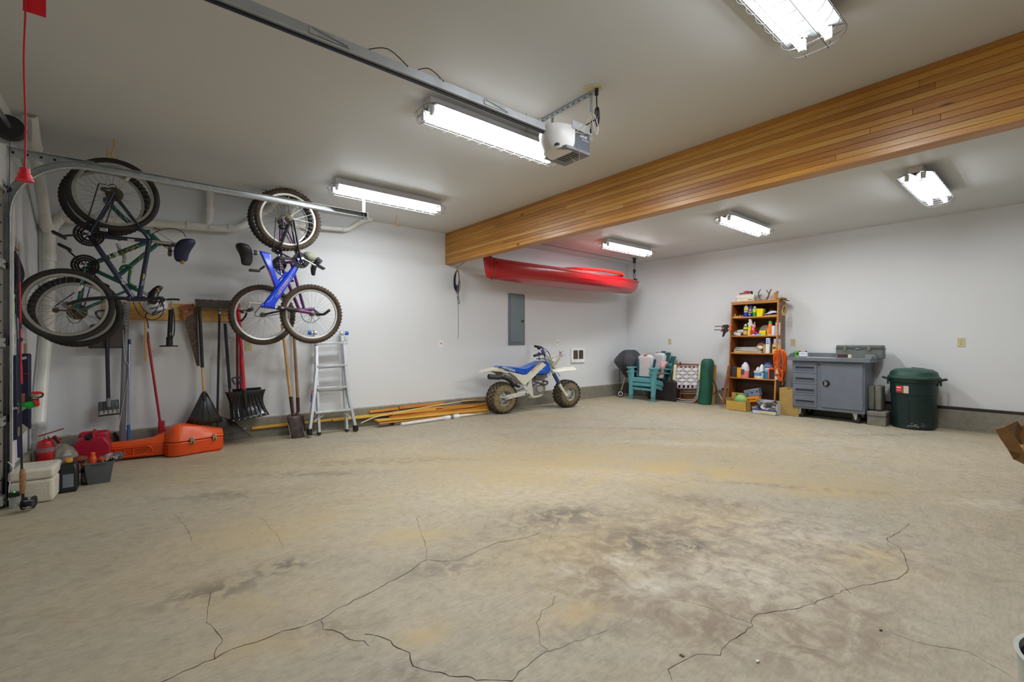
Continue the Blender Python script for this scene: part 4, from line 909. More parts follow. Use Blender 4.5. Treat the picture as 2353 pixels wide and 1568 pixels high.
# navy rod boxes / sleeves
NV = mat((18, 20, 52), .5, var=.1)
f = fa(30, 1014, 4.80); t = thingf('navy_box', 'tall navy cardboard box with white lettering behind the door track', 'box', f)
a = f.q(22, 1013); b_ = f.q(39.5, 1013); zt_ = f.q(30, 817).z
M().slab(a.x, b_.x, 0, .06, a.z, zt_).build('box', NV, t, bev=.006)
text('BUSHNA', .026, WHT, t, (b_.x-.048, -.001, f.q(30, 939).z), sx=1.0)
M().tube([(b_.x-.10, -.002, f.q(30, 933).z), (b_.x-.07, -.002, f.q(30, 926).z), (b_.x-.06, -.002, f.q(30, 929).z), (b_.x-.045, -.002, f.q(30, 923).z), (b_.x-.02, -.002, f.q(30, 931).z)], .003, 5).build('emblem', WHT, t)
f = fa(56, 990, 5.0); t = thingf('navy_box', 'second tall navy box standing right of the fishing rods', 'box', f)
a = f.q(41, 990); b_ = f.q(69.5, 990); zt_ = f.q(60, 813).z
M().slab(a.x, b_.x, 0, .06, a.z, zt_).build('box', NV, t, bev=.012)
M().bar(f.q(42, 826, -.01), f.q(61, 822, -.01), .012, .02).build('tape', mat((170, 172, 176), .5), t)
M().tube([f.q(41, 859, -.02), f.q(72, 860, -.02)], .004, 6).build('red_rod_clip', mat((120, 50, 60), .5), t)
f = fa(56, 840, 5.1); t = thingf('wood_lath', 'short wooden lath showing above the navy boxes', 'stick', f)
M().slab(f.q(54, 830).x, f.q(60, 830).x, 0, .02, f.q(56, 990).z, f.q(56, 790).z).build('lath', wood((150, 130, 90), (176, 156, 116), 'Z'), t)
f = fa(44, 990, 4.88); t = thingf('folded_paper', 'pale folded paper lodged between the navy boxes', 'paper', f)
M().prism(f.xz([(40, 935), (68, 926), (70, 933), (40, 952)]), -.06, -.055).build('upper_fold', mat((150, 154, 150), .7), t)
M().prism(f.xz([(40, 985), (55, 972), (69, 982), (55, 996), (40, 1002)]), -.06, -.055).build('lower_fold', mat((168, 164, 140), .7), t)
f = fa(38, 680, 4.86); t = thingf('landing_net', 'black mesh landing net with wooden rim hanging behind the rods', 'net', f)
M().tube(f.Q([(30, 680), (26, 640), (27, 600), (33, 572), (40, 578)]), .011, 8, k=5).build('rim', wood((150, 110, 50), (176, 132, 70), 'Z'), t)
nt_ = M(); L0 = catmull(f.Q([(31, 576), (28, 600), (28, 640), (31, 678)]), 6); L1 = catmull(f.Q([(37, 580), (48, 602), (56, 636), (36, 676)]), 6); nn = len(L0)
nt_.grid(lambda a, b: L0[int(round(b*(nn-1)))].lerp(L1[int(round(b*(nn-1)))], a)+Vector((0, -.03*sin(pi*a), 0)), 6, nn-1)
nt_.build('mesh', mat((26, 22, 34), .8, var=.5, sc=90), t, thick=.003)
# door safety sensor
f = fa(34, 1175, 4.58); t = thingf('door_sensor', 'black garage door safety sensor on a slotted bracket with green light', 'sensor', Fr(Vector((f.o.x, f.o.y, 0)), 0)); f = Fr(Vector((f.o.x, f.o.y, 0)), 0)
M().slab(f.q(19, 1140).x, f.q(47, 1140).x, -.02, .02, f.q(30, 1142).z, f.q(30, 1132).z).build('housing', BLK, t, bev=.004)
M().ell(f.q(33, 1131.5, -.012), (.004, .004, .003)).build('indicator_light', mat((40, 255, 40), .3, emit=2.0), t)
M().slab(f.q(21, 1140).x, f.q(38, 1140).x, -.005, .0, .0, f.q(30, 1142).z).build('bracket', GALV, t)
M().slab(f.q(27, 1140).x, f.q(29, 1140).x, -.008, -.004, .0, f.q(30, 1142).z).build('bracket_rib', GALV, t)
M().tube([f.q(19, 1150, .03), f.q(24, 1100, .05), f.q(30, 1075, .08), f.q(18, 1062, .1)], .003, 6, k=5).build('sensor_wire', WHT, t)
# ================================================================ bicycles
random.seed(21)
RUB = mat((40, 36, 33), .75, var=.15, sc=20); RUBB = mat((74, 60, 46), .8, var=.2, sc=20); SPK = mat((150, 148, 142), .35, .8)
def wheel(t, c, R, tw=.024, rub=RUB, knobs=False, rimm=None, n=56):
    c = Vector(c); m_ = M(); m_.torus(c, R-tw, tw, (0, 1, 0), n, 10)
    if knobs:
        K = 54
        for i in range(K):
            for j in (-1, 1):
                a = 2*pi*(i+.25*j)/K
                for w_, rr in ((.55, .985), (1.0, .93)):
                    d = Vector((cos(a), 0, sin(a))); p = c+d*(R*rr if w_ > .9 else R-.002)+Vector((0, j*tw*w_*.85, 0))
                    m_.bar(p-d*.006, p+d*.005, .013, .014, Vector((0, 1, 0)))
    tire = m_.build('tire', rub, t)
    rr = R-2*tw-.004
    M().lathe([(rr-.012, -.010), (rr+.006, -.012), (rr+.004, .0), (rr+.006, .012), (rr-.012, .010), (rr-.016, 0), (rr-.012, -.010)], c, (0, 1, 0), n).build('rim', rimm or mat((176, 174, 166), .3, .75), tire)
    s = M()
    for i in range(32):
        a = 2*pi*i/32; k = (1 if i % 4 < 2 else -1)*.9; sd = .028 if i % 2 else -.028
        s.tube([c+Vector((.022*cos(a+k), sd, .022*sin(a+k))), c+Vector(((rr-.01)*cos(a), 0, (rr-.01)*sin(a)))], .0011, 3, cap=False)
    o = s.build('spokes', SPK, tire); o['kind'] = 'stuff'
    M().lathe([(.008, -.06), (.008, -.035), (.026, -.03), (.014, -.02), (.014, .02), (.026, .03), (.008, .035), (.008, .06)], c, (0, 1, 0), 14).build('hub', mat((120, 116, 108), .35, .8), tire)
    m_ = M(); a = radians(60); m_.box(c+Vector(((rr-.08)*cos(a), -.012, (rr-.08)*sin(a))), (.05, .004, .02), Matrix.Rotation(-a, 3, 'Y')); m_.build('reflector', mat((214, 206, 196), .3), tire)
    return tire
def gears(t, c, r, side=-1, n=40, name='chainring', step=(1, .8, .6)):
    c = Vector(c)
    for i, k in enumerate(step):
        m_ = M(); rr = r*k; y = c.y+side*(.045-.007*i)
        m_.torus((c.x, y, c.z), rr-.008, .008, (0, 1, 0), 36, 4, rz=.0018)
        for j in range(int(n*k)):
            a = 2*pi*j/int(n*k); d = Vector((cos(a), 0, sin(a))); p = Vector((c.x, y, c.z))+d*rr; m_.bar(p, p+d*.005, .003, .005, Vector((0, 1, 0)))
        for j in range(5):
            a = 2*pi*j/5+.3; d = Vector((cos(a), 0, sin(a))); m_.bar(Vector((c.x, y, c.z)), Vector((c.x, y, c.z))+d*rr*.96, .005, .018, Vector((0, 1, 0)))
        m_.build(name, mat((34, 30, 30), .4, .5), t)
def cassette(t, c, side=-1, r=.058):
    m_ = M()
    for i in range(7): m_.lathe([(.012, -.001), (r*(1-.09*i), -.001), (r*(1-.09*i), .001), (.012, .001)], Vector(c)+Vector((0, side*(.02+.004*i), 0)), (0, 1, 0), 28)
    m_.build('cassette', mat((92, 84, 66), .45, .7, var=.2, sc=40), t)
def crank(t, bb, pe, side=-1, m_=None, pm=None):
    bb, pe = Vector(bb), Vector(pe); y = side*.065
    a, b_ = bb+Vector((0, y, 0)), pe+Vector((0, y*1.15, 0))
    cr = M().bar(a, b_, .013, .026, Vector((0, 1, 0))).build('crank', m_ or mat((40, 38, 40), .35, .4), t, bev=.004)
    M().cyl(a+Vector((0, side*.008, 0)), a+Vector((0, side*.012, 0)), .014, n=12).build('crank_bolt', STEEL, cr)
    p = M(); c = b_+Vector((0, side*.05, 0))
    p.box(c, (.085, .075, .022), Matrix.Rotation(.5, 3, 'Y')); pd = p.build('pedal', pm or BLK, t, bev=.006)
    M().box(c, (.092, .055, .008), Matrix.Rotation(.5, 3, 'Y')).build('pedal_cage', mat((60, 58, 60), .4, .5), pd)
def saddle(t, rear, nose, up, m_=None, w_=.075, th=.035, rot=0.0):
    rear, nose, up = Vector(rear), Vector(nose), Vector(up).normalized(); ax = (nose-rear); sd = up.cross(ax).normalized(); rings = []
    for k, hw, h in ((0, .55, .5), (.06, .85, .8), (.18, 1.0, 1), (.35, .82, .95), (.5, .5, .85), (.7, .33, .75), (.9, .28, .65), (1.0, .16, .45)):
        c = rear+ax*k+up*(.012*cos(k*5))
        rings.append([c+sd*hw*w_*cos(a)+up*(th*h*(sin(a) if sin(a) > 0 else sin(a)*1.1)*.6) for a in [2*pi*i/14 for i in range(14)]])
    s = M().loft(rings).build('saddle', m_ or mat((26, 24, 26), .42), t, sub=1)
    M().tube([rear+ax*.15-up*.02, rear+ax*.45-up*.05, rear+ax*.85-up*.02], .004, 6, k=3).build('saddle_rail', STEEL, s)
def tubes(t, f, L, m_):
    for nm, a, b_, r in L:
        P = [f.q(*a), f.q(*b_)]; M().tube(P, r, 12).build(nm, m_, t)
def stays(t, f, nm, a, b_, r, m_, w0=.06, w1=.03):
    for s_ in (-1, 1):
        p, q = f.q(*a)+Vector((0, s_*w0, 0)), f.q(*b_)+Vector((0, s_*w1, 0)); M().tube([p, q], r, 8).build(nm, m_, t)
def ceiling_hook(u, Y, lab, zt=None, L=.2):
    p = onY(u, 440, Y); t = thing('ceiling_hook', lab, 'hook', (p.x, Y, ZC), 0, 'yellow screw hooks in the ceiling')
    M().tube([(0, 0, 0), (0, 0, -L*.45), (-.01, 0, -L*.6), (-.02, 0, -L*.85), (0, 0, -L), (.022, 0, -L*.9), (.022, 0, -L*.78)], .0045, 8, k=3).build('hook', mat((206, 160, 30), .4), t)
    return t
hk_ = ceiling_hook(262, 4.98, 'yellow ceiling hook holding the top wheel of the navy bicycle', L=.16)
dup(hk_, (onY(246, 440, 5.25).x, 5.25, ZC), 'yellow ceiling hook holding the top wheel of the teal bicycle')
dup(hk_, (onY(665, 440, 5.38).x, 5.38, ZC), 'yellow ceiling hook holding the top wheel of the blue bicycle')
dup(hk_, (onY(648, 440, 5.6).x, 5.62, ZC), 'yellow ceiling hook holding the top wheel of the purple bicycle')
p_ = onY(910, 497, 5.0); z_ = p_.z
e_ = dup(hk_, (p_.x, 5.0, ZC), 'empty yellow ceiling hook right of the end of the door track'); e_.location = onZ(911, 494, ZC) 
# ---- navy mountain bike, rear wheel up
f = fa(220, 790, 4.98); t = thingf('bicycle', 'navy blue mountain bicycle hanging by its rear wheel, nearest of the left pair', 'bicycle', f, 'bicycles hanging on the back wall')
NB = mat((20, 28, 58), .3, .2, coat=.5)
rh, bb, sc_, hd1, hd2, fh = (263, 448), (206, 541), (343, 554), (306, 687), (333, 687), (154, 701)
wheel(t, f.q(*rh), .298, .022); wheel(t, f.q(*fh), .287, .022)
tubes(t, f, [('seat_tube', bb, sc_, .0165), ('down_tube', bb, hd1, .019), ('top_tube', sc_, (320, 685), .0175), ('head_tube', (300, 687), (334, 687), .022)], NB)
stays(t, f, 'chain_stay', rh, bb, .010, NB, .06, .04); stays(t, f, 'seat_stay', rh, (342, 551), .0085, NB, .06, .02)
for s_ in (-1, 1):
    P = [f.q(300, 687)+Vector((0, s_*.045, 0)), f.q(250, 685)+Vector((0, s_*.05, 0)), f.q(195, 689)+Vector((0, s_*.05, 0)), f.q(*fh)+Vector((0, s_*.05, 0))]
    M().tube(P, .0115, 10, k=4).build('fork_leg', mat((24, 26, 34), .35), t)
M().bar(f.q(296, 687)+Vector((0, -.06, 0)), f.q(296, 687)+Vector((0, .06, 0)), .03, .04).build('fork_crown', NB, t, bev=.008)
gears(t, f.q(*bb), .095); cassette(t, f.q(*rh)); crank(t, f.q(*bb), f.q(141, 547)); crank(t, f.q(*bb), f.q(262, 538), 1)
CHN = mat((46, 36, 44), .5, .4)
M().tube([f.q(197, 518, -.04), f.q(227, 422, -.04), f.q(244, 424, -.04)], .0045, 5).build('chain', CHN, t); M().tube([f.q(243, 513, -.04), f.q(262, 460, -.04)], .0045, 5).build('chain', CHN, t)
M().ell(f.q(243, 436, -.06), (.035, .02, .02)).build('rear_derailleur', mat((90, 88, 84), .35, .7), t)
M().tube(f.Q([(246, 428), (262, 424), (270, 440), (266, 450)], -.05), .0035, 6, k=4).build('gear_cable', BLK, t)
M().box(f.q(238, 528, -.05), (.05, .02, .03)).build('front_derailleur', STEEL, t, bev=.005)
M().tube([f.q(350, 555), f.q(412, 562)], .0135, 12).build('seat_post', mat((176, 170, 158), .3, .8), t)
saddle(t, f.q(429, 549), f.q(417, 603), (1, 0, .12), mat((24, 30, 62), .6), th=.12); M().box(f.q(419, 603, -.03), (.03, .04, .03)).build('saddle_tip', mat((170, 116, 50), .5), t, bev=.008)
M().tube([f.q(333, 687), f.q(372, 686)], .013, 10).build('stem', BLK, t)
hb = M(); hb.tube([f.q(372, 686)+Vector((0, y, z)) for y, z in ((-.24, -.03), (-.15, -.02), (-.06, 0), (.06, 0), (.15, -.02), (.24, -.03))], .0125, 10, k=3); hb.build('handlebar', BLK, t)
for s_ in (-1, 1):
    M().tube([f.q(372, 686)+Vector((0, s_*.15, -.02)), f.q(372, 686)+Vector((0, s_*.25, -.03))], .017, 10).build('grip', BLK, t)
    M().tube([f.q(370, 694)+Vector((0, s_*.15, 0)), f.q(360, 712)+Vector((0, s_*.20, 0)), f.q(352, 722)+Vector((0, s_*.26, 0))], .006, 6).build('brake_lever', mat((60, 60, 64), .35, .6), t)
M().tube(f.Q([(306, 694), (320, 722), (345, 735), (366, 730), (376, 712), (372, 690)], -.05), .004, 6, k=4).build('brake_cable', BLK, t)
M().tube(f.Q([(318, 690), (330, 712), (352, 724), (370, 716)], -.03), .004, 6, k=4).build('gear_cable', BLK, t)
text('Fuji', .030, WHT, t, f.q(283, 648, -.021), f.q(310, 687)-f.q(206, 541), (1, 0, .5), sx=1.1)
text('THRILL', .022, mat((190, 205, 230), .4), t, f.q(328, 650, -.0195), f.q(320, 685)-f.q(343, 554), (1, 0, .2), sx=.85)
M().tube(f.Q([(329, 641), (331, 634), (330, 630)], -.018), .006, 6).build('yellow_flash', YEL, t)
M().box(f.q(301, 553, -.0165), (.045, .002, .026)).build('frame_sticker', mat((190, 180, 176), .5), t)
M().tube(f.Q([(238, 577), (250, 573), (262, 570), (273, 596), (258, 600), (246, 578)], -.03), .0025, 6).build('bottle_cage', WHT, t)
M().tube(f.Q([(264, 573), (281, 600), (274, 602), (258, 574)], -.03), .0025, 6).build('bottle_cage_arm', WHT, t)
# ---- teal mountain bike behind, front wheel up
f = fa(220, 796, 5.25); t = thingf('bicycle', 'teal mountain bicycle hanging by its front wheel, behind the navy bicycle', 'bicycle', f, 'bicycles hanging on the back wall')
TL = mat((10, 84, 78), .3, .2, coat=.5)
fh, bb, hda, hdb, rh = (246, 462), (197, 612), (335, 524), (364, 557), (178, 717)
wheel(t, f.q(*fh), .300, .025, RUB, True); wheel(t, f.q(*rh), .292, .025, RUB, True)
tubes(t, f, [('down_tube', bb, (352, 551), .0195), ('top_tube', (264, 640), (368, 556), .0175), ('seat_tube', bb, (318, 668), .0165), ('head_tube', (347, 540), (372, 563), .022)], TL)
for s_ in (-1, 1):
    M().tube([f.q(345, 539)+Vector((0, s_*.045, 0)), f.q(312, 522)+Vector((0, s_*.05, 0)), f.q(280, 497)+Vector((0, s_*.05, 0)), f.q(*fh)+Vector((0, s_*.05, 0))], .0125, 10, k=4).build('fork_leg', TL, t)
M().bar(f.q(341, 536)+Vector((0, -.06, 0)), f.q(341, 536)+Vector((0, .06, 0)), .03, .04).build('fork_crown', TL, t, bev=.008)
stays(t, f, 'chain_stay', rh, bb, .012, TL, .06, .035); stays(t, f, 'seat_stay', rh, (300, 665), .009, TL, .06, .02)
gears(t, f.q(*bb), .09); cassette(t, f.q(*rh), r=.066); crank(t, f.q(*bb), f.q(153, 574)); crank(t, f.q(*bb), f.q(236, 650), 1)
M().tube([f.q(172, 672, -.04), f.q(125, 705, -.04)], .0045, 5).build('chain', mat((60, 50, 110), .4, .4), t); M().tube([f.q(207, 660, -.04), f.q(192, 712, -.04)], .0045, 5).build('chain', mat((60, 50, 110), .4, .4), t)
M().tube([f.q(178, 715, -.06), f.q(128, 713, -.06)], .008, 6).build('rear_derailleur', mat((80, 60, 52), .4, .6), t); M().cyl(f.q(128, 713, -.055), f.q(128, 713, -.07), .022, n=14).build('jockey_wheel', mat((90, 70, 60), .4, .6), t)
M().tube(f.Q([(153, 727), (165, 742), (180, 741), (190, 730)], -.06), .003, 6, k=4).build('gear_cable', BLK, t)
M().tube([f.q(318, 668), f.q(345, 680)], .0135, 12).build('seat_post', STEEL, t)
saddle(t, f.q(343, 698), f.q(370, 657), (1, 0, -.35), th=.07); text('↑'.replace('↑', 'I'), .05, YEL, t, f.q(364, 667, -.05), (1, 0, .5), (-.2, 0, 1))
M().tube([f.q(368, 560), f.q(392, 566)], .013, 10).build('stem', BLK, t)
hb = M(); hb.tube([f.q(392, 566)+Vector((0, y, z)) for y, z in ((-.28, -.03), (-.15, -.01), (0, 0), (.15, -.01), (.28, -.03))], .0125, 10, k=3); hb.build('handlebar', BLK, t)
for s_ in (-1, 1): M().tube([f.q(393, 566)+Vector((0, s_*.16, -.015)), f.q(394, 568)+Vector((0, s_*.29, -.03))], .017, 10).build('grip', BLK, t)
M().tube([f.q(370, 529, -.1), f.q(354, 524, -.14)], .006, 6).build('brake_lever', mat((120, 24, 34), .4), t)
M().tube(f.Q([(345, 540), (372, 528), (400, 526), (420, 534), (427, 546)], -.1), .0035, 6, k=4).build('brake_cable', BLK, t)
M().tube(f.Q([(372, 563), (395, 576), (412, 580)], -.08), .0035, 6, k=4).build('brake_cable', BLK, t)
M().tube(f.Q([(350, 524), (366, 536), (395, 555), (405, 560)], -.06), .002, 6, k=4).build('gear_cable', BLK, t)
GD = mat((160, 136, 60), .5)
text('VILLOM', .05, GD, t, f.q(287, 579, -.021), f.q(352, 551)-f.q(197, 612), (-.3, 0, 1), sx=1.35)
text('INDIAN', .020, GD, t, f.q(327, 588, -.0185), f.q(368, 556)-f.q(264, 640), (-.5, 0, 1), sx=1.1)
M().tube(f.Q([(276, 622), (282, 612), (297, 611), (303, 618)], -.03), .011, 8, k=3).build('lock_body', mat((16, 90, 50), .4), t)
M().tube(f.Q([(300, 620), (296, 645), (302, 655), (314, 660)], -.03), .011, 8, k=3).build('lock_bracket', mat((16, 84, 48), .4), t)
M().tube(f.Q([(270, 560), (278, 580), (286, 590), (284, 605)], .03), .014, 8, k=3).build('plastic_wrap', mat((176, 170, 160), .3), t)
# ---- blue full-suspension bike, rear wheel up
f = fa(660, 789, 5.38); t = thingf('bicycle', 'bright blue full-suspension bicycle hanging by its rear wheel, front of the right pair', 'bicycle', f, 'bicycles hanging on the back wall')
BB_ = mat((4, 62, 216), .28, .1, coat=.6)
rh, fh = (663, 505), (717, 722)
wheel(t, f.q(*rh), .335, .028, RUBB, True, mat((214, 212, 200), .25, .6)); wheel(t, f.q(*fh), .33, .028, RUBB, True, mat((214, 212, 206), .25, .6))
M().prism(f.xz([(594.5, 576), (622, 583), (627, 611), (638, 642), (643, 653), (632, 664), (615, 620), (600, 588)]), -.022, .022).build('seat_tube', BB_, t, bev=.015, seg=3)
M().prism(f.xz([(684, 593), (693, 603), (675, 637), (632, 700), (632, 709), (601, 705), (605, 697), (629, 666), (667, 619)]), -.026, .026).build('down_tube', BB_, t, bev=.018, seg=3)
M().tube(f.Q([(634, 620), (648, 632), (662, 627)], -.01), .012, 8, k=3).build('gusset', BB_, t); M().tube(f.Q([(640, 650), (644, 640), (660, 632)], -.01), .009, 8, k=3).build('gusset', BB_, t)
M().tube([f.q(600, 702), f.q(632, 706)], .024, 12).build('head_tube', BB_, t)
SW = mat((28, 28, 34), .35)
stays(t, f, 'swing_arm', (672, 508), (687, 592), .013, SW, .06, .045); stays(t, f, 'swing_arm', (664, 512), (642, 570), .011, SW, .06, .03)
M().bar(f.q(640, 592, -.02), f.q(688, 597, -.02), .03, .03).build('swing_link', SW, t, bev=.006)
M().cyl(f.q(686, 596, -.06), f.q(686, 596, .06), .018, n=14).build('pivot', BB_, t); M().cyl(f.q(686, 596, -.064), f.q(686, 596, -.06), .012, n=14).build('pivot_bolt', WHT, t)
sp = M(); a, b_ = f.q(641, 588, -.02), f.q(645, 622, -.02); ax = b_-a; x_, y_, z_ = frame_from(ax)
sp.tube([a+ax*(i/66)+(x_*cos(2*pi*i/11)+y_*sin(2*pi*i/11))*.03 for i in range(67)], .0055, 6); sp.build('shock_spring', mat((60, 58, 64), .3, .6), t); M().tube([a-ax*.1, b_+ax*.2], .010, 8).build('shock_body', STEEL, t)
gears(t, f.q(689, 600), .085); cassette(t, f.q(*rh), r=.045); SIL = mat((196, 194, 188), .3, .7)
crank(t, f.q(691, 596), f.q(729, 617), -1, SIL); crank(t, f.q(689, 600), f.q(640, 575), 1)
M().tube([f.q(608, 612, .03), f.q(597, 620, .03)], .010, 8).build('far_crank', BLK, t); M().box(f.q(585, 622, .0), (.10, .06, .024)).build('far_pedal', mat((50, 38, 30), .5), t, bev=.006)
M().tube([f.q(634, 500, -.04), f.q(628, 580, -.04)], .0045, 5).build('chain', CHN, t); M().tube([f.q(664, 515, -.05), f.q(640, 560, -.05)], .0045, 5).build('chain', CHN, t)
M().tube(f.Q([(648, 528), (643, 512), (644, 498), (652, 494)], -.05), .0035, 6, k=4).build('gear_cable', BLK, t)
M().ell(f.q(648, 522, -.06), (.035, .022, .028)).build('rear_derailleur', mat((50, 48, 50), .35, .6), t)
M().tube([f.q(674, 580), f.q(656, 500, -.06)], .0, 3).build('brake_wire', BLK, t) if False else None
M().tube([f.q(574, 579), f.q(596, 582)], .015, 12).build('seat_post', SIL, t); M().box(f.q(587, 581), (.03, .04, .05)).build('seat_clamp', mat((30, 34, 60), .4), t, bev=.005)
saddle(t, f.q(559, 560), f.q(565.5, 611), (-1, 0, .05), w_=.085, th=.12)
M().tube([f.q(603, 698.5), f.q(571, 696)], .011, 8).build('stem', SIL, t); M().tube([f.q(574, 697), f.q(568, 713), f.q(560, 718)], .011, 8, k=2).build('stem_arm', SIL, t)
hb = M(); hb.tube([f.q(567, 714)+Vector((0, y, z)) for y, z in ((-.28, .0), (-.15, -.01), (0, 0), (.12, -.01), (.25, .0))], .0125, 10, k=3); hb.build('handlebar', BLK, t)
for s_ in (-1, 1): M().tube([f.q(567, 714)+Vector((0, s_*.14, 0)), f.q(567, 714)+Vector((0, s_*.27, .0))], .018, 10).build('grip', mat((40, 40, 50), .5), t)
M().tube(f.Q([(600, 703), (585, 722), (600, 728), (640, 722)], -.04), .004, 6, k=4).build('brake_cable', BLK, t)
for s_ in (-1, 1):
    M().tube([f.q(633, 707)+Vector((0, s_*.035, 0)), f.q(652, 709)+Vector((0, s_*.05, 0))], .014, 8).build('fork_stanchion', SIL, t)
    M().tube([f.q(650, 709)+Vector((0, s_*.05, 0)), f.q(684, 714)+Vector((0, s_*.05, 0))], .021, 10).build('fork_boot', mat((46, 40, 42), .6), t)
    M().tube([f.q(683, 714)+Vector((0, s_*.05, 0)), f.q(712, 719)+Vector((0, s_*.05, 0)), f.q(*fh)+Vector((0, s_*.05, 0))], .014, 8).build('fork_lower', mat((120, 60, 120), .35), t)
M().bar(f.q(640, 708)+Vector((0, -.065, 0)), f.q(640, 708)+Vector((0, .065, 0)), .03, .04).build('fork_crown', BLK, t, bev=.008)
M().cyl(f.q(685, 713, -.067), f.q(685, 713, -.072), .01, n=10).build('red_reflector', RED, t)
PK = mat((226, 150, 170), .4); ax = f.q(684, 600)-f.q(615, 702)
pl = M(); ex = [f.q(*p, -.0275) for p in ((669, 634), (671, 638), (636, 684), (632, 682))]; pl.tube(ex+[ex[0]], .0022, 5); pl.build('decal_outline', mat((200, 206, 224), .4), t)
text('SHOC-WAVE', .034, PK, t, f.q(652, 659, -.0275), ax, (-.8, 0, .6), sx=1.02)
M().tube(f.Q([(686, 608), (668, 632), (640, 668)], -.0275), .002, 5).build('pinstripe', mat((200, 210, 240), .4), t); M().tube(f.Q([(628, 680), (622, 690), (613, 695)], -.0275), .002, 5).build('pinstripe', mat((200, 210, 240), .4), t)
M().tube(f.Q([(616, 620), (624, 640), (628, 654)], -.0235), .007, 5, r2=.003).build('red_decal', mat((150, 30, 60), .4), t)
# ---- purple bike behind, facing the other way
f = fa(650, 790, 5.62); t = thingf('bicycle', 'purple bicycle with olive seat bag hanging behind the bright blue one', 'bicycle', f, 'bicycles hanging on the back wall')
PU = mat((84, 26, 96), .3, .2, coat=.5)
rh, fh, bb = (647, 508), (604, 724), (644, 606)
wheel(t, f.q(*rh), .335, .027, RUB, True); wheel(t, f.q(*fh), .33, .028, RUBB, True, mat((206, 206, 200), .25, .6))
tubes(t, f, [('top_tube', (668, 600), (699, 711), .016), ('down_tube', bb, (686, 709), .018), ('seat_tube', bb, (700, 598), .0155), ('head_tube', (678, 713), (722, 711), .020)], PU)
stays(t, f, 'chain_stay', rh, bb, .010, PU, .06, .035); stays(t, f, 'seat_stay', rh, (690, 600), .0085, PU, .06, .02)
for s_ in (-1, 1): M().tube([f.q(678, 713)+Vector((0, s_*.05, 0)), f.q(640, 716)+Vector((0, s_*.05, 0)), f.q(*fh)+Vector((0, s_*.05, 0))], .011, 8, k=3).build('fork_leg', mat((50, 46, 52), .4, .4), t)
gears(t, f.q(*bb), .075, 1); crank(t, f.q(*bb), f.q(672, 640), 1); cassette(t, f.q(*rh), 1, .045)
M().tube([f.q(698, 598), f.q(722, 602)], .013, 10).build('seat_post', STEEL, t)
saddle(t, f.q(727, 596), f.q(720, 634), (1, 0, .1), w_=.07, th=.06)
M().ell(f.q(712, 590), (.075, .05, .05), 14, 9, Matrix.Rotation(.4, 3, 'Y')).build('seat_bag', mat((150, 154, 128), .7, var=.15), t); M().box(f.q(731, 600), (.07, .08, .06), Matrix.Rotation(.7, 3, 'Y')).build('bag_pocket', mat((44, 50, 66), .5), t, bev=.01)
M().tube([f.q(720, 711), f.q(737, 724)], .012, 8).build('stem', BLK, t)
hb = M(); hb.tube([f.q(737, 724)+Vector((0, y, z)) for y, z in ((-.27, .03), (-.12, .0), (0, 0), (.12, .0), (.27, .03))], .012, 10, k=3); hb.build('handlebar', BLK, t)
for s_ in (-1, 1): M().tube([f.q(737, 724)+Vector((0, s_*.15, .005)), f.q(739, 722)+Vector((0, s_*.28, .03))], .016, 10).build('grip', BLK, t)
M().tube([f.q(724, 722, -.2), f.q(742, 722, -.25), f.q(758, 714, -.28)], .010, 8, k=2).build('bar_end', BLK, t)
M().tube(f.Q([(690, 716), (698, 736), (718, 742), (735, 730)], -.1), .0035, 6, k=4).build('brake_cable', BLK, t); M().tube(f.Q([(716, 711), (717, 730), (713, 740)], -.1), .0035, 6, k=3).build('gear_cable', mat((40, 70, 150), .4), t)
# ================================================================ fat-tyred small motorbike
pr_, pf_ = onZ(1149, 950.5), onZ(1301, 935.5)
f = Fr(Vector((pr_.x, pr_.y, 0)), atan2(pf_.y-pr_.y, pf_.x-pr_.x))
t = thingf('motorcycle', 'small blue and white fat-tyred motorcycle parked against the back wall', 'motorcycle', f); moto = t
def c(x, y): return (1070+x/7.127, 760+y/7.127)
def mq(x, y, d=0.0): return f.q(*c(x, y), d)
def mp(pts, d=0.0): return [(p.x, p.z) for p in (mq(x, y, d) for x, y in pts)]
CRM = mat((222, 222, 204), .4, var=.04); BLU = mat((8, 84, 192), .35, coat=.4, var=.06); MUD = mat((132, 116, 84), .85, var=.25, sc=14); MUDD = mat((62, 56, 48), .85, var=.25, sc=14)
WM = mat((206, 204, 194), .4, var=.08, sc=20); ENG = mat((150, 150, 148), .42, .7, var=.15, sc=20); ENGD = mat((66, 60, 56), .5, .5, var=.2)
def fat(c0, R, hw, side):
    c0 = Vector(c0); prof = []
    r0 = R*.50
    for k in range(13):
        a = pi*k/12; prof.append((r0+(R-r0)*(sin(a)**.55 if 0 < k < 12 else 0), -hw*cos(a)))
    m_ = M(); m_.lathe([(r0-.004, -hw*.8)]+prof+[(r0-.004, hw*.8)], c0, (0, 1, 0), 48, cap=False)
    tire = m_.build('tire', side, moto)
    kn = M(); K = 22
    for i in range(K):
        a = 2*pi*i/K
        for j, (yy, rr, sz) in enumerate(((-.86, .93, .032), (-.45, 1.0, .036), (0, 1.005, .036), (.45, 1.0, .036), (.86, .93, .032))):
            aa = a+(pi/K if j % 2 else 0); d = Vector((cos(aa), 0, sin(aa))); p = c0+d*R*rr*.985+Vector((0, yy*hw, 0))
            kn.bar(p-d*.012, p+d*.008, sz*1.15, sz*.95, Vector((0, 1, 0)))
    kn.build('tread_blocks', MUDD, tire)
    return tire, r0
cr_ = mq(595, 1100); cr_.y = 0; R1 = (cr_.z)
tr_, r0 = fat(cr_, R1, .105, MUD)
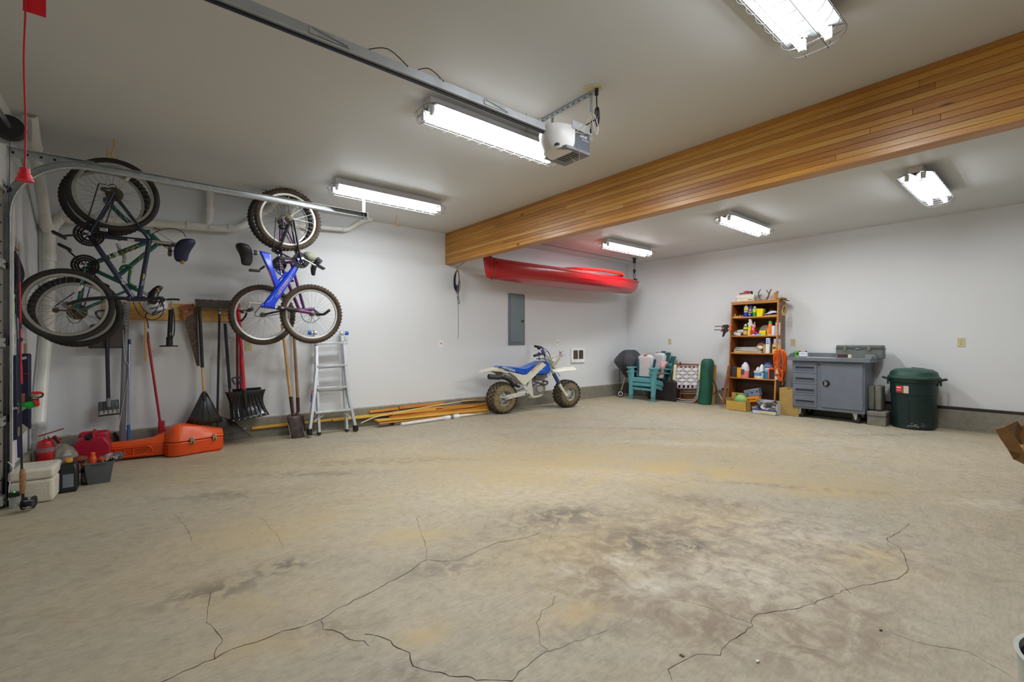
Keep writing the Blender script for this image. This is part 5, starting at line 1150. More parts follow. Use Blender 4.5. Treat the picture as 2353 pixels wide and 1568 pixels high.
def rimw(c0, r0, tire, yoff, name='rim'):
    M().lathe([(r0-.02, -.05), (r0+.004, -.088), (r0+.008, -.082), (r0-.012, -.045), (r0-.018, .05), (r0+.006, .085)], c0, (0, 1, 0), 36, cap=False).build(name, WM, tire, thick=.003)
    hb = M(); hb.lathe([(.0, yoff), (.035, yoff), (.045, yoff+.012), (r0*.62, yoff+.02), (r0*.66, yoff+.035), (r0*.62, yoff+.05)], c0, (0, 1, 0), 28); hb.build('wheel_disc', WM, tire)
    for i in range(5):
        a = 2*pi*i/5+.5; d = Vector((cos(a), 0, sin(a))); M().bar(Vector(c0)+d*.03+Vector((0, yoff+.01, 0)), Vector(c0)+d*(r0-.01)+Vector((0, yoff+.02, 0)), .012, .045, Vector((0, 1, 0))).build('spoke', WM, tire, bev=.004)
        M().cyl(Vector(c0)+d*r0*.78+Vector((0, yoff+.0, 0)), Vector(c0)+d*r0*.78+Vector((0, yoff+.012, 0)), .006, n=8).build('wheel_nut', ENGD, tire)
rimw(cr_, r0, tr_, -.06)
cf_ = mq(1653, 1030); cf_.y = 0; R2 = cf_.z
tf_, r0f = fat(cf_, R2, .115, mat((116, 102, 80), .85, var=.25, sc=14)); rimw(cf_, r0f, tf_, -.06)
M().cyl(Vector(cr_)+Vector((0, -.09, 0)), Vector(cr_)+Vector((0, .09, 0)), .03, n=14).build('rear_hub', ENG, tr_)
# swing arm, chain
M().prism(mp([(560, 1090), (640, 1040), (900, 985), (960, 1000), (950, 1040), (700, 1100), (600, 1125)]), -.125, -.095).build('swing_arm', WM, moto, bev=.006)
M().prism(mp([(560, 1090), (900, 985), (960, 1000), (700, 1100)]), .10, .125).build('swing_arm', WM, moto, bev=.006)
M().bar(mq(590, 1100, -.13), mq(700, 1085, -.13), .012, .05, Vector((0, 1, 0))).build('axle_plate', WM, moto, bev=.004)
M().tube([mq(700, 1020, -.09), mq(960, 950, -.09)], .006, 6).build('chain', MUDD, moto)
# frame
M().prism(mp([(985, 850), (1025, 790), (1045, 960), (1060, 1080), (1040, 1090), (985, 1030), (890, 920), (905, 895), (950, 930)]), -.10, -.07).build('frame_plate', WM, moto, bev=.005)
M().tube([mq(1045, 1085, -.05), mq(1110, 1085, -.05), mq(1220, 1060, -.05), mq(1262, 1010, -.04)], .022, 8, k=3).build('skid_plate', CRM, moto)
M().tube([mq(1262, 1010), mq(1275, 850), mq(1330, 600)], .014, 8, k=2).build('down_tube', WM, moto)
M().tube([mq(900, 640), mq(1120, 560), mq(1310, 480)], .018, 8).build('top_frame', WM, moto)
M().tube([mq(1290, 440), mq(1370, 620)], .028, 12).build('steering_head', WM, moto)
# engine
M().slab(mq(1110, 0).x, mq(1250, 0).x, -.06, .06, mq(0, 830).z, mq(0, 715).z).build('cylinder', ENGD, moto, bev=.006)
for i in range(7):
    z_ = mq(1180, 730+i*14).z; M().slab(mq(1100, 0).x, mq(1262, 0).x, -.075, .075, z_-.003, z_+.003).build('cooling_fin', ENG, moto)
M().prism(mp([(1050, 960), (1090, 890), (1180, 860), (1262, 890), (1270, 960), (1230, 1030), (1150, 1060), (1070, 1060)]), -.075, .075).build('crankcase', ENG, moto, bev=.012)
M().lathe([(.0, -.02), (.052, -.02), (.060, -.008), (.062, .03)], mq(1212, 955, -.085), (0, 1, 0), 24).build('engine_cover', mat((190, 188, 182), .35, .7), moto)
M().lathe([(.0, -.012), (.038, -.012), (.044, .02)], mq(1118, 1000, -.08), (0, 1, 0), 20).build('sprocket_cover', ENG, moto)
M().tube([mq(1140, 920, -.09), mq(1115, 960, -.09), mq(1150, 1010, -.09)], .007, 6, k=3).build('shift_linkage', ENG, moto)
M().ell(mq(1045, 890, -.02), (.042, .05, .05)).build('carburettor', mat((130, 124, 116), .4, .6), moto)
M().tube([mq(1055, 860, -.06), mq(1085, 800, -.06), mq(1090, 900, -.06), mq(1060, 940, -.06)], .006, 6, k=4).build('fuel_hose', BLK, moto)
# exhaust
EX = mat((44, 42, 42), .5, .4, var=.2)
M().tube([mq(1110, 830, -.09), mq(1200, 855, -.10), mq(1290, 885, -.10), mq(1338, 865, -.10), mq(1325, 830, -.09), mq(1250, 830, -.06)], .017, 10, k=4).build('header_pipe', mat((92, 80, 72), .45, .6, var=.2), moto)
M().tube([mq(560, 765, -.10), mq(640, 770, -.11), mq(720, 815, -.11), mq(780, 885, -.11), mq(880, 920, -.09)], [.030, .032, .034, .030, .018], 12).build('exhaust_pipe', EX, moto)
M().tube([mq(375, 755, -.09), mq(555, 765, -.10)], .041, 14).build('muffler', mat((58, 60, 64), .5, .3), moto)
M().cyl(mq(370, 755, -.09), mq(378, 755, -.09), .030, n=14).build('muffler_outlet', BLKM, moto)
M().tube([mq(600, 710, -.10), mq(700, 740, -.12), mq(780, 800, -.12), mq(840, 870, -.12)], .014, 8, k=3).build('heat_shield', mat((120, 116, 110), .4, .6), moto)
# bodywork
M().prism(mp([(225, 682), (300, 640), (440, 605), (560, 600), (600, 640), (690, 680), (640, 705), (530, 675), (420, 662), (330, 672)]), -.075, .075).build('rear_fender', CRM, moto, bev=.01)
M().prism(mp([(400, 664), (540, 680), (620, 705), (540, 745), (490, 700)]), -.04, .04).build('fender_underside', MUD, moto, bev=.008)
M().prism(mp([(580, 640), (690, 670), (910, 722), (1100, 560), (1200, 500), (1285, 555), (1200, 640), (1110, 720), (1025, 800), (930, 890), (890, 880), (830, 820), (760, 740), (680, 690)]), -.085, .085).build('side_panel', CRM, moto, bev=.015, seg=3)
M().prism(mp([(480, 605), (530, 578), (800, 592), (930, 606), (1060, 545), (1180, 498), (1210, 510), (1110, 570), (950, 715), (890, 718), (760, 680), (620, 645), (560, 615)]), -.096, .096).build('seat', BLU, moto, bev=.02, seg=3)
M().prism(mp([(1180, 498), (1265, 500), (1310, 535), (1338, 600), (1320, 680), (1290, 700), (1110, 710), (1200, 640), (1290, 550), (1230, 512)]), -.10, .10).build('fuel_tank', BLU, moto, bev=.02, seg=3)
M().slab(mq(1172, 0).x, mq(1250, 0).x, -.035, .035, mq(0, 500).z, mq(0, 486).z).build('tank_cap', BLK, moto, bev=.003)
M().tube([mq(1212, 490), mq(1205, 455), mq(1195, 415)], .007, 6, k=2).build('breather_hose', mat((50, 110, 160), .4), moto)
text('HONDA', .058, WHT, moto, mq(703, 630, -.0995), mq(790, 660)-mq(610, 605), (0, 0, 1), sx=1.15, shear=.2)
OG = mat((244, 150, 16), .4)
text('FAT', .062, OG, moto, mq(1118, 640, -.104), (1, 0, .72), (-.6, 0, 1), sx=.85); text('CAT', .066, OG, moto, mq(1196, 562, -.104), (1, 0, .72), (-.6, 0, 1), sx=.85)
text('c-c', .02, WHT, moto, mq(1262, 606, -.1015), (1, 0, .2)); M().tube([mq(1190, 665, -.101), mq(1260, 650, -.101), mq(1310, 655, -.101)], .003, 5, k=3).build('tank_stripe', mat((130, 170, 240), .3), moto)
# front: fork, gaiters, fender, shield
for s_ in (-1, 1):
    y = s_*.105
    M().tube([mq(1300, 430, y*.6), mq(1440, 710, y)], .0155, 10).build('fork_tube', CHROME, moto)
    M().tube([mq(1440, 700, y), mq(1530, 870, y)], .032, 12).build('fork_gaiter', mat((60, 76, 124), .6), moto)
    for i in range(6): M().torus(mq(1450+i*14, 720+i*27, y), .031, .005, mq(1530, 870, y)-mq(1440, 700, y), 14, 5).build('gaiter_ridge', mat((52, 66, 112), .6), moto)
    M().tube([mq(1530, 870, y), mq(1580, 960, y), mq(1655, 1075, y)], [.026, .026, .022], 10).build('fork_lower', CRM, moto)
    M().ell(mq(1650, 1055, y), (.024, .02, .024)).build('axle_clamp', WM, moto)
M().prism(mp([(1330, 560), (1360, 590), (1380, 620), (1400, 650), (1345, 740), (1310, 780), (1300, 730), (1320, 650)]), -.05, .05).build('fork_shroud', CRM, moto, bev=.008)
fn_ = M(); P = [(1370, 640, .0), (1440, 660, 0), (1490, 662, 0), (1600, 640, 0), (1700, 635, 0), (1765, 630, 0)]
fn_.loft([[mq(x, y, 0)+Vector((0, yy*.085, zz)) for yy, zz in ((-1, -.012), (-.7, .018), (0, .045), (.7, .018), (1, -.012), (.7, .008), (0, .033), (-.7, .008))] for x, y, _ in P]); fn_.build('front_fender', CRM, moto, bev=.003)
M().prism(mp([(1370, 470), (1430, 445), (1475, 460), (1490, 530), (1470, 590), (1440, 620), (1395, 600), (1375, 540)]), -.075, .075).build('headlight_shield', CRM, moto, bev=.015)
M().lathe([(0, -.01), (.012, -.01), (.014, .0)], mq(1432, 518, -.078), (0, 1, 0), 12).build('shield_bolt', ENG, moto)
# handlebar
HBc = mq(1265, 400)
hb = [mq(1130, 412, -.33), mq(1200, 390, -.26), mq(1270, 385, -.12), mq(1300, 430, 0), mq(1290, 390, .12), mq(1245, 275, .26), mq(1140, 255, .34)]
M().tube(hb, .011, 10, k=4).build('handlebar', BLK, moto)
M().tube([mq(1125, 413, -.35), mq(1195, 392, -.27)], .020, 10).build('grip', BLK, moto); M().tube([mq(1130, 255, .35), mq(1200, 272, .27)], .020, 10).build('grip', BLK, moto)
M().ell(mq(1205, 385, -.26), (.035, .025, .03)).build('throttle_housing', BLK, moto); M().ell(mq(1200, 285, .28), (.04, .025, .03)).build('lever_housing', BLK, moto)
M().ell(mq(1262, 335, -.05), (.022, .05, .028), 12, 8).build('bar_pad', mat((90, 92, 170), .5), moto); M().ell(mq(1270, 375, -.06), (.022, .05, .03), 12, 8).build('bar_pad', mat((70, 70, 150), .5), moto)
M().tube([mq(1160, 405, -.25), mq(1210, 405, -.30), mq(1250, 400, -.32)], .005, 6).build('brake_lever', STEEL, moto)
for P in ([(1255, 275), (1320, 320), (1365, 370), (1385, 430)], [(1270, 400), (1330, 340), (1370, 390), (1390, 450)], [(1290, 380), (1350, 440), (1370, 480), (1380, 520)]):
    M().tube([mq(x, y, .02) for x, y in P], .005, 6, k=4).build('control_cable', BLK, moto)
M().tube([mq(1500, 680, .05), mq(1545, 750, .08)], .005, 6).build('control_cable', BLK, moto)
# front rack
WR = mat((160, 160, 158), .35, .4)
for y in (-.12, .12):
    M().tube([mq(1340, 468-20*(y > 0), y), mq(1500, 425-20*(y > 0), y), mq(1635, 395-20*(y > 0), y)], .006, 6).build('rack_rail', WR, moto)
    M().tube([mq(1445, 590, y), mq(1480, 540, y), mq(1550, 430, y)], .007, 6).build('rack_strut', WR, moto)
    M().tube([mq(1560, 420, y), mq(1575, 350, y), mq(1610, 325, y)], .006, 6, k=2).build('rack_hoop', WR, moto)
M().tube([mq(1540, 415, -.1), mq(1540, 340, -.1), mq(1575, 410, -.1), mq(1575, 430, .1)], .007, 6).build('rack_bracket', mat((160, 50, 44), .5), moto)
M().bar(mq(1550, 430, -.13), mq(1550, 430, .13), .01, .012).build('rack_crossbar', WR, moto); M().bar(mq(1420, 445, -.13), mq(1420, 445, .13), .01, .012).build('rack_crossbar', WR, moto)
M().tube([mq(1000, 1040, -.12), mq(990, 1030, -.2)], .010, 8).build('foot_peg', ENGD, moto)
M().tube([mq(790, 1060, -.12), mq(805, 1085, -.13)], .014, 8).build('chain_roller', WM, moto)
# ================================================================ lumber and pipes along the wall
PINE = [wood((208, 146, 44), (236, 182, 76), 'X', 18, 16), wood((190, 120, 40), (222, 156, 66), 'X', 18, 16), wood((214, 164, 60), (240, 196, 96), 'X', 18, 16)]
def board(label, a, b_, Y0, Y1, h, w_, m_, grp='loose boards along the back wall', name='wood_board', cat='board', arr=None):
    p, q = onY(*a, Y0), onY(*b_, Y1)
    p.z = max(p.z, h/2); q.z = max(q.z, h/2); d = q-p; ang = atan2(d.y, d.x)
    t = thing(name, label, cat, ((p+q)/2), 0, grp); t.rotation_euler = (0, -atan2(d.z, sqrt(d.x**2+d.y**2)), ang); L_ = d.length
    M().slab(-L_/2, L_/2, -w_/2, w_/2, -h/2, h/2).build('board', m_, t, bev=.0015); return t
board('long yellow board running behind the ladder along the curb', (578, 984), (968, 943), 6.015, 6.015, .030, .035, PINE[0])
board('second yellow board continuing right behind the motorcycle wheel', (980, 941), (1122, 928), 5.97, 5.99, .04, .05, PINE[0])
board('thin yellow board just under the long yellow one behind the ladder', (764, 966), (1012, 941), 5.97, 5.95, .022, .05, PINE[2])
board('orange board on top against the curb, left piece', (849, 947), (914, 939), 6.03, 6.03, .03, .03, PINE[1])
board('orange board on top against the curb, right piece', (917, 937), (1019, 926.5), 6.03, 6.03, .04, .03, PINE[1])
board('short pine board overlapping the stack, upper left', (903, 949), (1016, 936), 5.95, 5.95, .018, .09, PINE[0])
board('pine board with cut end second from the top of the stack', (897, 952), (998, 941), 5.90, 5.92, .018, .09, PINE[2])
board('long pine board in the middle of the low stack', (896, 957), (1090, 932), 5.92, 5.93, .03, .09, PINE[1])
board('long orange board low in the stack reaching the motorcycle tyre', (898, 961), (1118, 936), 5.88, 5.90, .03, .10, PINE[1])
board('bottom pair pine board with sawn end nearest the ladder, upper', (864, 967), (1118, 941), 5.82, 5.84, .019, .12, PINE[2])
board('bottom pair pine board with sawn end nearest the ladder, lower', (868, 972), (1118, 945), 5.82, 5.84, .022, .11, PINE[1])
t = board('rough grey-brown board along the foot of the curb behind the boards', (1060, 921), (1116, 916), 6.02, 6.02, .03, .03, mat((150, 128, 96), .8, var=.2))
def floorpipe(label, a, b_, r, extra=()):
    p, q = onZ(*a, r), onZ(*b_, r); p.z = q.z = r
    t = thing('pvc_pipe', label, 'pipe', (p+q)/2, atan2((q-p).y, (q-p).x), 'white pipes in front of the boards'); L_ = (q-p).length
    M().cyl((-L_/2, 0, 0), (L_/2, 0, 0), r, n=16).build('pipe', mat((226, 226, 224), .35), t)
    for k, l2, rr, m_ in extra: M().cyl((-L_/2+L_*k, 0, 0), (-L_/2+L_*k+l2, 0, 0), rr, n=16).build('coupling', m_, t)
    return t
floorpipe('white PVC pipe with red end, behind the nearer one', (902, 974), (1120, 944), .022, ((0, .02, .0235, RED),))
floorpipe('nearest white PVC pipe on the floor with a grey tape band', (922, 975.5), (1122, 947), .024, ((.45, .10, .034, WHT), (.505, .07, .03, mat((120, 122, 124), .5)), (.56, .09, .036, WHT)))
t = thing('wood_trim', 'thin pale flexible wood strip bowed across the board stack', 'trim strip', onY(960, 940, 5.78))
o_ = Vector(t.location); M().tube([onY(u, v, Y)-o_ for u, v, Y in ((829, 973, 5.72), (862, 959, 5.74), (905, 950, 5.78), (968, 938, 5.80), (1030, 928, 5.84), (1075, 921, 5.92), (1115, 920, 5.98))], .008, 6, k=3).build('strip', mat((220, 196, 150), .6), t)
# ================================================================ red kayak
KY = 5.5; kl, kr = onY(1113, 620, KY), onY(1466, 640, KY)
t = thing('kayak', 'long red plastic kayak hung from the ceiling near the back wall', 'kayak', ((kl.x+kr.x)/2, KY, 2.05)); kayak = t
KR = mat((182, 6, 18), .28, coat=.4, var=.04, sc=2); L2 = (kr.x-kl.x)/2
secs = []; N = 32
def kw(s): return .03+.345*(1-abs(s)**2.1)**.9
def kt(s): return .325-.05*(1-s*s)-.03*max(0, s)
def kk(s): return .015+.03*abs(s)**4+(max(0, s-.86)*1.5)**1.3
for i in range(N+1):
    s = -1+2*i/N; hw, top_, keel = kw(s), kt(s), kk(s)
    prof = [(-1, 1), (-1.02, .78), (-1.0, .52), (-.93, .32), (-.78, .17), (-.5, .09), (-.2, .04), (0, 0), (.2, .04), (.5, .09), (.78, .17), (.93, .32), (1.0, .52), (1.02, .78), (1, 1), (.7, 1.08), (.35, 1.13), (0, 1.15), (-.35, 1.13), (-.7, 1.08)]
    secs.append([Vector((s*L2+(.05*(1-pz) if i == 0 else (-.07*(1-pz) if i == N else 0)), py*hw, keel+(top_-keel)*pz)) for py, pz in prof])
M().loft(secs).build('hull', KR, t, ang=.35)
rim = M(); rim.tube([(x*L2, y, .335+.02*sin(pi*(x+.1)/1.0)) for x, y in ((-.12, 0), (0, -.20), (.2, -.27), (.45, -.27), (.6, -.2), (.68, 0), (.6, .2), (.45, .27), (.2, .27), (0, .2))], .028, 8, closed=True, k=4); rim.build('cockpit_rim', mat((214, 30, 26), .3, coat=.4), t)
M().tube([(k_*L2, -kw(k_)*1.02, kk(k_)+(kt(k_)-kk(k_))*.86) for k_ in [-.96+.12*q_ for q_ in range(17)]], .006, 6).build('gunwale_seam', mat((150, 6, 20), .4), t)
M().tube([(-L2*.93, py*kw(-.93)*1.05, kk(-.93)+(kt(-.93)-kk(-.93))*pz-.006) for py, pz in ((-.6, 1.12), (-1, 1.0), (-1.03, .7), (-1, .45), (-.85, .2), (-.4, .05), (0, -.02))], .009, 6).build('webbing_strap', mat((120, 90, 50), .8), t)
def hoist(px, zt_, lab, ceil, xx):
    h = thing('kayak_hoist', lab, 'hoist', (xx, KY+.0, ceil))
    M().slab(-.06, .06, -.03, .03, -.012, 0).build('mount_plate', BLK, h, bev=.002); M().slab(-.025, .025, -.02, .02, -.10, -.012).build('pulley_block', mat((24, 28, 48), .4), h, bev=.006)
    for s_ in (-.02, .02): M().cyl((s_, 0, -.10), (s_, 0, -(ceil-2.58)), .003, n=6).build('cord', BLK, h)
    return h
h = hoist(1460, 0, 'black pulley hoist at the right end of the red kayak', ZC, kr.x-.12)
M().ell((0, 0, -.26), (.03, .025, .045)).build('lower_pulley', BLK, h); M().tube([(0, 0, -.30), (-.035, 0, -.36), (0, 0, -.42), (.035, 0, -.36)], .006, 6, closed=True, k=3).build('hook', BLK, h)
M().box((0, -.02, -.43), (.10, .03, .02)).build('cleat', BLK, h); M().box((.01, -.02, -.475), (.025, .02, .07)).build('orange_strap', mat((230, 90, 30), .5), h)
h = hoist(0, 0, 'black hook and cords at the left end of the red kayak behind the beam', ZC, kl.x+.09)
M().box((0, 0, -.40), (.10, .03, .02)).build('cleat', BLK, h); M().tube([(0, 0, -.38), (-.05, -.02, -.44), (-.06, -.04, -.47)], .006, 6).build('hook', BLK, h)
M().tube([(0, 0, -.38), (.04, -.06, -.44), (.06, -.12, -.50)], .010, 6).build('strap', BLK, h)
h = thing('hoist_cord', 'thin black cord stretched along the ceiling above the kayak', 'cord', (6, KY, ZC-.05))
M().tube([(bX1-6, -.02, .0), (kr.x-.14-6, 0, -.03)], .004, 6).build('cord', BLK, h)
# ================================================================ garage door opener
of = Vector((1.90, 2.03, 2.33))
t = thing('garage_door_opener', 'white and grey garage door opener hanging below the ceiling', 'garage door opener', of)
OG_ = mat((92, 98, 110), .45, var=.04); OW = mat((226, 224, 222), .35, var=.02)
M().slab(.16, .31, -.11, .11, 0, .14).build('motor_housing', OG_, t, bev=.008)
b2 = M(); b2.prismz([(.10, -.108), (.16, -.112), (.31, -.112), (.31, .112), (.12, .112), (.085, .04), (.08, -.05)], -.006, .01); b2.build('bottom_grille', mat((126, 126, 134), .5), t)
for i in range(6): M().slab(.11, .26, -.075+i*.024, -.066+i*.024, -.0075, -.0055).build('vent_slot', BLKM, t)
rings = []
for z, sx, sy in ((-.012, .085, .08), (.0, .12, .105), (.05, .155, .114), (.10, .165, .116), (.135, .165, .116), (.142, .16, .112)):
    R = []
    for k in range(11):
        a = pi/2+pi*k/10; R.append(Vector((.17+cos(a)*sx*1.0, sin(a)*sy, z)))
    rings.append(R)
lens = M().loft(rings).build('light_lens', OW, t, bev=.004)
M().slab(.055, .075, -.075, -.03, .012, .022).build('lens_latch', mat((40, 48, 80), .4), t)
for i in range(9):
    a = pi*.62+i*.09; c_ = Vector((.17+cos(a)*.166, sin(a)*.117, .125)); M().box(c_, (.006, .006, .028)).build('lens_vent', mat((60, 60, 66), .6), lens)
M().slab(.14, .32, -.118, -.112, .12, .17).build('mounting_flange', GALV, t); M().slab(.30, .315, -.118, .10, .135, .17).build('mounting_flange', GALV, t)
text('GENIE', .024, WHT, t, (.245, -.1115, .095), (1, 0, 0), (0, 0, 1), shear=.3); text('PROMAX', .016, mat((200, 205, 215), .4), t, (.262, -.1115, .075), (1, 0, 0), (0, 0, 1), shear=.3)
# rail along to the door, with chain
L_ = of.x-XL-.06
M().slab(-L_, .08, -.018, .018, .10, .145).build('rail', mat((186, 190, 196), .35, .6), t)
M().slab(-L_, .08, -.026, .026, .098, .102).build('rail_flange', mat((200, 204, 208), .35, .6), t)
M().slab(-L_, .02, -.006, .006, .088, .097).build('chain', mat((30, 34, 60), .5), t)
for x in (-.45, -1.35):
    b_ = M(); b_.slab(x, x+.17, -.022, -.018, .11, .14); b_.build('rail_splice', GALV, t); M().tube([(x+.01, -.024, .135), (x+.16, -.024, .115)], .003, 5).build('splice_bolt', STEEL, t)
for x in (-.72, -.14, -.04): M().slab(x, x+.012, -.02, .0, .145, .155).build('rail_clip', GALV, t)
M().tube([(-1.1, .0, .15), (-1.0, -.01, .19), (-.9, -.02, .14)], .0025, 5, k=4).build('sagging_wire', mat((70, 50, 60), .5), t); M().tube([(-.85, .0, .15), (-.78, -.01, .18), (-.7, -.02, .14)], .0025, 5, k=4).build('sagging_wire', mat((70, 50, 60), .5), t)
WC = mat((196, 176, 150), .5)
M().tube([(.17, -.112, .10), (.24, -.13, .16), (.30, -.13, .25), (.33, -.10, .28)], .0022, 5, k=4).build('white_wire', WC, t); M().tube([(.17, -.113, .10), (.27, -.13, .12), (.29, -.13, .19), (.30, -.12, .26)], .0022, 5, k=4).build('white_wire', WC, t); M().tube([(.30, -.12, .26), (.36, -.12, .14), (.40, -.10, .22), (.38, -.08, .30)], .0022, 5, k=4).build('white_wire', WHT, t)
M().tube([(.19, -.114, .03), (.20, -.12, -.04), (.19, -.12, -.075), (.15, -.12, -.08), (.12, -.12, -.065)], .0016, 5, k=4).build('antenna_wire', mat((150, 140, 130), .4), t)
# perforated hanger angle and straps
h = thing('hanger_angle', 'perforated galvanized angle bolted across the ceiling above the door opener', 'bracket', (2.34, 1.97, ZC))
M().slab(-.018, .018, .0, .70, -.003, 0).build('angle_top', GALV, h); av = M().slab(-.018, -.015, .0, .70, -.035, 0).build('angle_side', GALV, h)
for i in range(13): M().slab(-.0188, -.018, .03+i*.052, .052+i*.052, -.024, -.014).build('slot', mat((90, 96, 98), .6), av)
for y in (.05, .42): M().slab(-.012, .012, y, y+.003, -.32, -.003).build('strap', GALV, h)
M().slab(-.20, -.0, .14, .17, -.335, -.332).build('cross_strap', GALV, h)
cp = onZ(1362, 202, ZC)
h = thing('ceiling_outlet', 'cream outlet plate on the ceiling with the black opener cord plugged in', 'outlet', cp, radians(40))
M().slab(-.036, .036, -.058, .058, -.006, 0).build('cover_plate', CREAM, h, bev=.002)
for s_ in (-1, 1): M().lathe([(.017, 0), (.017, -.003)], (0, s_*.02, -.006), (0, 0, 1), 14).build('receptacle', CREAM, h)
h = thing('power_cord', 'black power cord with plug and tied loops beside the door opener', 'cord', cp+Vector((.015, -.02, -.006)))
M().tube([(0, 0, 0), (0, 0, -.045)], [.013, .012], 10).build('plug', BLK, h)
M().tube([(0, 0, -.04), (.002, 0, -.12), (.0, 0, -.20), (-.03, 0, -.22), (-.10, .02, -.27), (-.20, .02, -.33)], .0045, 6, k=3).build('cord', BLK, h)
m_ = M()
for i in range(4): m_.tube([(0, -.004*i, -.13), (.018+.003*i, 0, -.18), (.008, 0, -.235-.004*i), (-.014, 0, -.20), (-.012, 0, -.15)], .0048, 6, closed=True, k=4)
m_.build('tied_loops', BLK, h)
# red release cord and tag by the door
p = onY(57, 395, 2.02)
h = thing('release_cord', 'red emergency release cord with red handle hanging near the door', 'cord', p)
L2_ = 2.42-p.z
M().tube([(0, 0, 0), (.002, 0, L2_*.2), (-.002, 0, L2_*.45), (.002, 0, L2_*.7), (0, 0, L2_)], .0026, 8, k=4).build('cord', mat((196, 10, 34), .5), h)
M().lathe([(.007, .010), (.012, .010), (.0125, -.006), (.016, -.008), (.0175, -.020), (.0205, -.023), (.021, -.028), (.014, -.026)], n=18).build('handle', mat((214, 14, 34), .4), h)
M().slab(-.005, .045, .006, .0068, onY(60, 24, 2.02).z-p.z, onY(60, -60, 2.02).z-p.z).build('warning_tag', mat((220, 16, 36), .5), h)
# ================================================================ bookcase
BW = wood((108, 58, 22), (156, 92, 38), 'Z', 12, 14, .4, .3); BWX = wood((168, 102, 34), (206, 140, 58), 'X', 12, 14, .4, .3); BKD = wood((64, 34, 18), (88, 48, 24), 'Z', 10, 10, .55, .1)
BLEAN = radians(5.0); HB = 1.81; bw = .755; bd = .27
bo = Vector((7.80, 3.70, 0))
MB_ = Matrix.Translation(bo) @ Matrix.Rotation(-pi/2, 4, 'Z') @ Matrix.Rotation(-BLEAN, 4, 'X')
t = thing('bookcase', 'tall brown wooden bookcase with five crowded shelves leaning against the right wall', 'bookcase', bo); t.rotation_euler = (-BLEAN, 0, -pi/2)
M().slab(0, .02, 0, bd, 0, HB).build('side_panel', BW, t, bev=.002); M().slab(bw-.02, bw, 0, bd, 0, HB).build('side_panel', BW, t, bev=.002)
M().slab(bw-.022, bw+.002, -.006, .0, 0, HB).build('front_edge', BWX, t); M().slab(-.002, .02, -.006, 0, 0, HB).build('front_edge', BW, t)
M().slab(-.01, bw+.01, -.012, bd, HB, HB+.022).build('top_board', BWX, t, bev=.003); M().slab(0, bw, -.008, .02, HB-.03, HB).build('top_rail', BWX, t, bev=.002)
M().slab(.02, bw-.02, bd-.008, bd, 0, HB).build('back_panel', BKD, t)
SH = [1.566, 1.248, .957, .537, .05]
for z in SH: M().slab(.02, bw-.02, 0, bd-.008, z-.02, z).build('shelf', BWX, t, bev=.002)
def bx(u, k, dy=.06, v=None):
    """point on shelf k (or the top, k=-1) of the bookcase under picture column u, dy behind its front, as world location"""
    zl = HB+.022 if k < 0 else SH[k]; inv = MB_.inverted(); o_ = inv @ CAMP
    v0 = 784-(zl-1.15)*133; d = (inv.to_3x3() @ ray(u, v0)); s_ = (dy-o_.y)/d.y
    for _ in range(3):
        P = MB_ @ Vector((o_.x+d.x*s_, dy, zl)); zc = (P-CAMP).dot(FW); v0 = 784-(P.z-HC)/zc*FPX; d = inv.to_3x3() @ ray(u, v0); s_ = (dy-o_.y)/d.y
    return MB_ @ Vector((o_.x+d.x*s_, dy, zl))
BR_ = (-BLEAN, 0, -pi/2); PXM = 1/138.0           # metres per pixel here
def onshelf(name, label, cat, u, k, dy=.06, grp=None):
    t = thing(name, label, cat, bx(u, k, dy), 0, grp); t.rotation_euler = BR_; return t
def can(label, u, k, wpx, hpx, m_, capm, dy=.06, lab=None, name='spray_can', cat='can', cone=True, brand=None, bm=None):
    t = onshelf(name, label, cat, u, k, dy); r = wpx*PXM/2; h = hpx*PXM
    M().lathe([(r*.95, 0), (r, .004), (r, h*.78), (r*.8, h*.84)], n=18).build('body', m_, t)
    M().lathe([(r*.8, h*.84), (r*.55 if cone else r*.8, h*.92), (r*.22 if cone else r*.78, h)] , n=16).build('cap', capm, t)
    if lab:
        for (a, b_, mm) in lab: M().lathe([(r+.0012, h*a), (r+.0012, h*b_)], n=18, cap=False).build('label_band', mm, t)
    if brand: text(brand[0], brand[1], bm or WHT, t, (0, -r-.002, h*brand[2]), ext=.0004)
    return t
def sbox(name, label, cat, u, k, wpx, hpx, dpt, m_, dy=.02, ry=0.0, bev=.003, zoff=0.0, grp=None):
    t = onshelf(name, label, cat, u, k, dy, grp); w_, h = wpx*PXM, hpx*PXM
    M().slab(-w_/2, w_/2, 0, dpt, zoff, zoff+h).build('body', m_, t, bev=bev); t.rotation_euler = (-BLEAN, ry, -pi/2); return t
C = lambda *a, **k: mat(tuple(a), .45, **k)
# top
t = sbox('storage_box', 'cream cardboard box on top of the bookcase', 'box', 1712, -1, 38, 15, .2, C(222, 216, 196), .03)
M().slab(-.145, .145, -.004, .205, .068, .112).build('lid', C(226, 220, 202), t, bev=.003); text('WORX', .026, BLKM, t, (.09, -.002, .028))
t = sbox('model_car', 'red and black toy car box art packet lying on the cream box', 'toy', 1710, -1, 30, 3, .12, C(190, 190, 192), .05, zoff=.114)
M().prism([(-.10, .135), (-.09, .155), (-.03, .165), (.0, .19), (.05, .19), (.08, .165), (.10, .16), (.10, .135)], .01, .09).build('car_body', C(170, 40, 44), t, bev=.006)
for x in (-.07, .06): M().cyl((x, .005, .14), (x, .095, .14), .018, n=12).build('wheel', BLKM, t)
M().prism([(.06, .16), (.10, .185), (.105, .14), (.07, .14)], .02, .08).build('tail', BLKM, t)
t = sbox('small_box', 'small beige box with dark print on top of the bookcase behind trinkets', 'box', 1737, -1, 10, 12, .08, C(190, 184, 160), .1); text('7K', .028, BLKM, t, (0, -.002, .06))
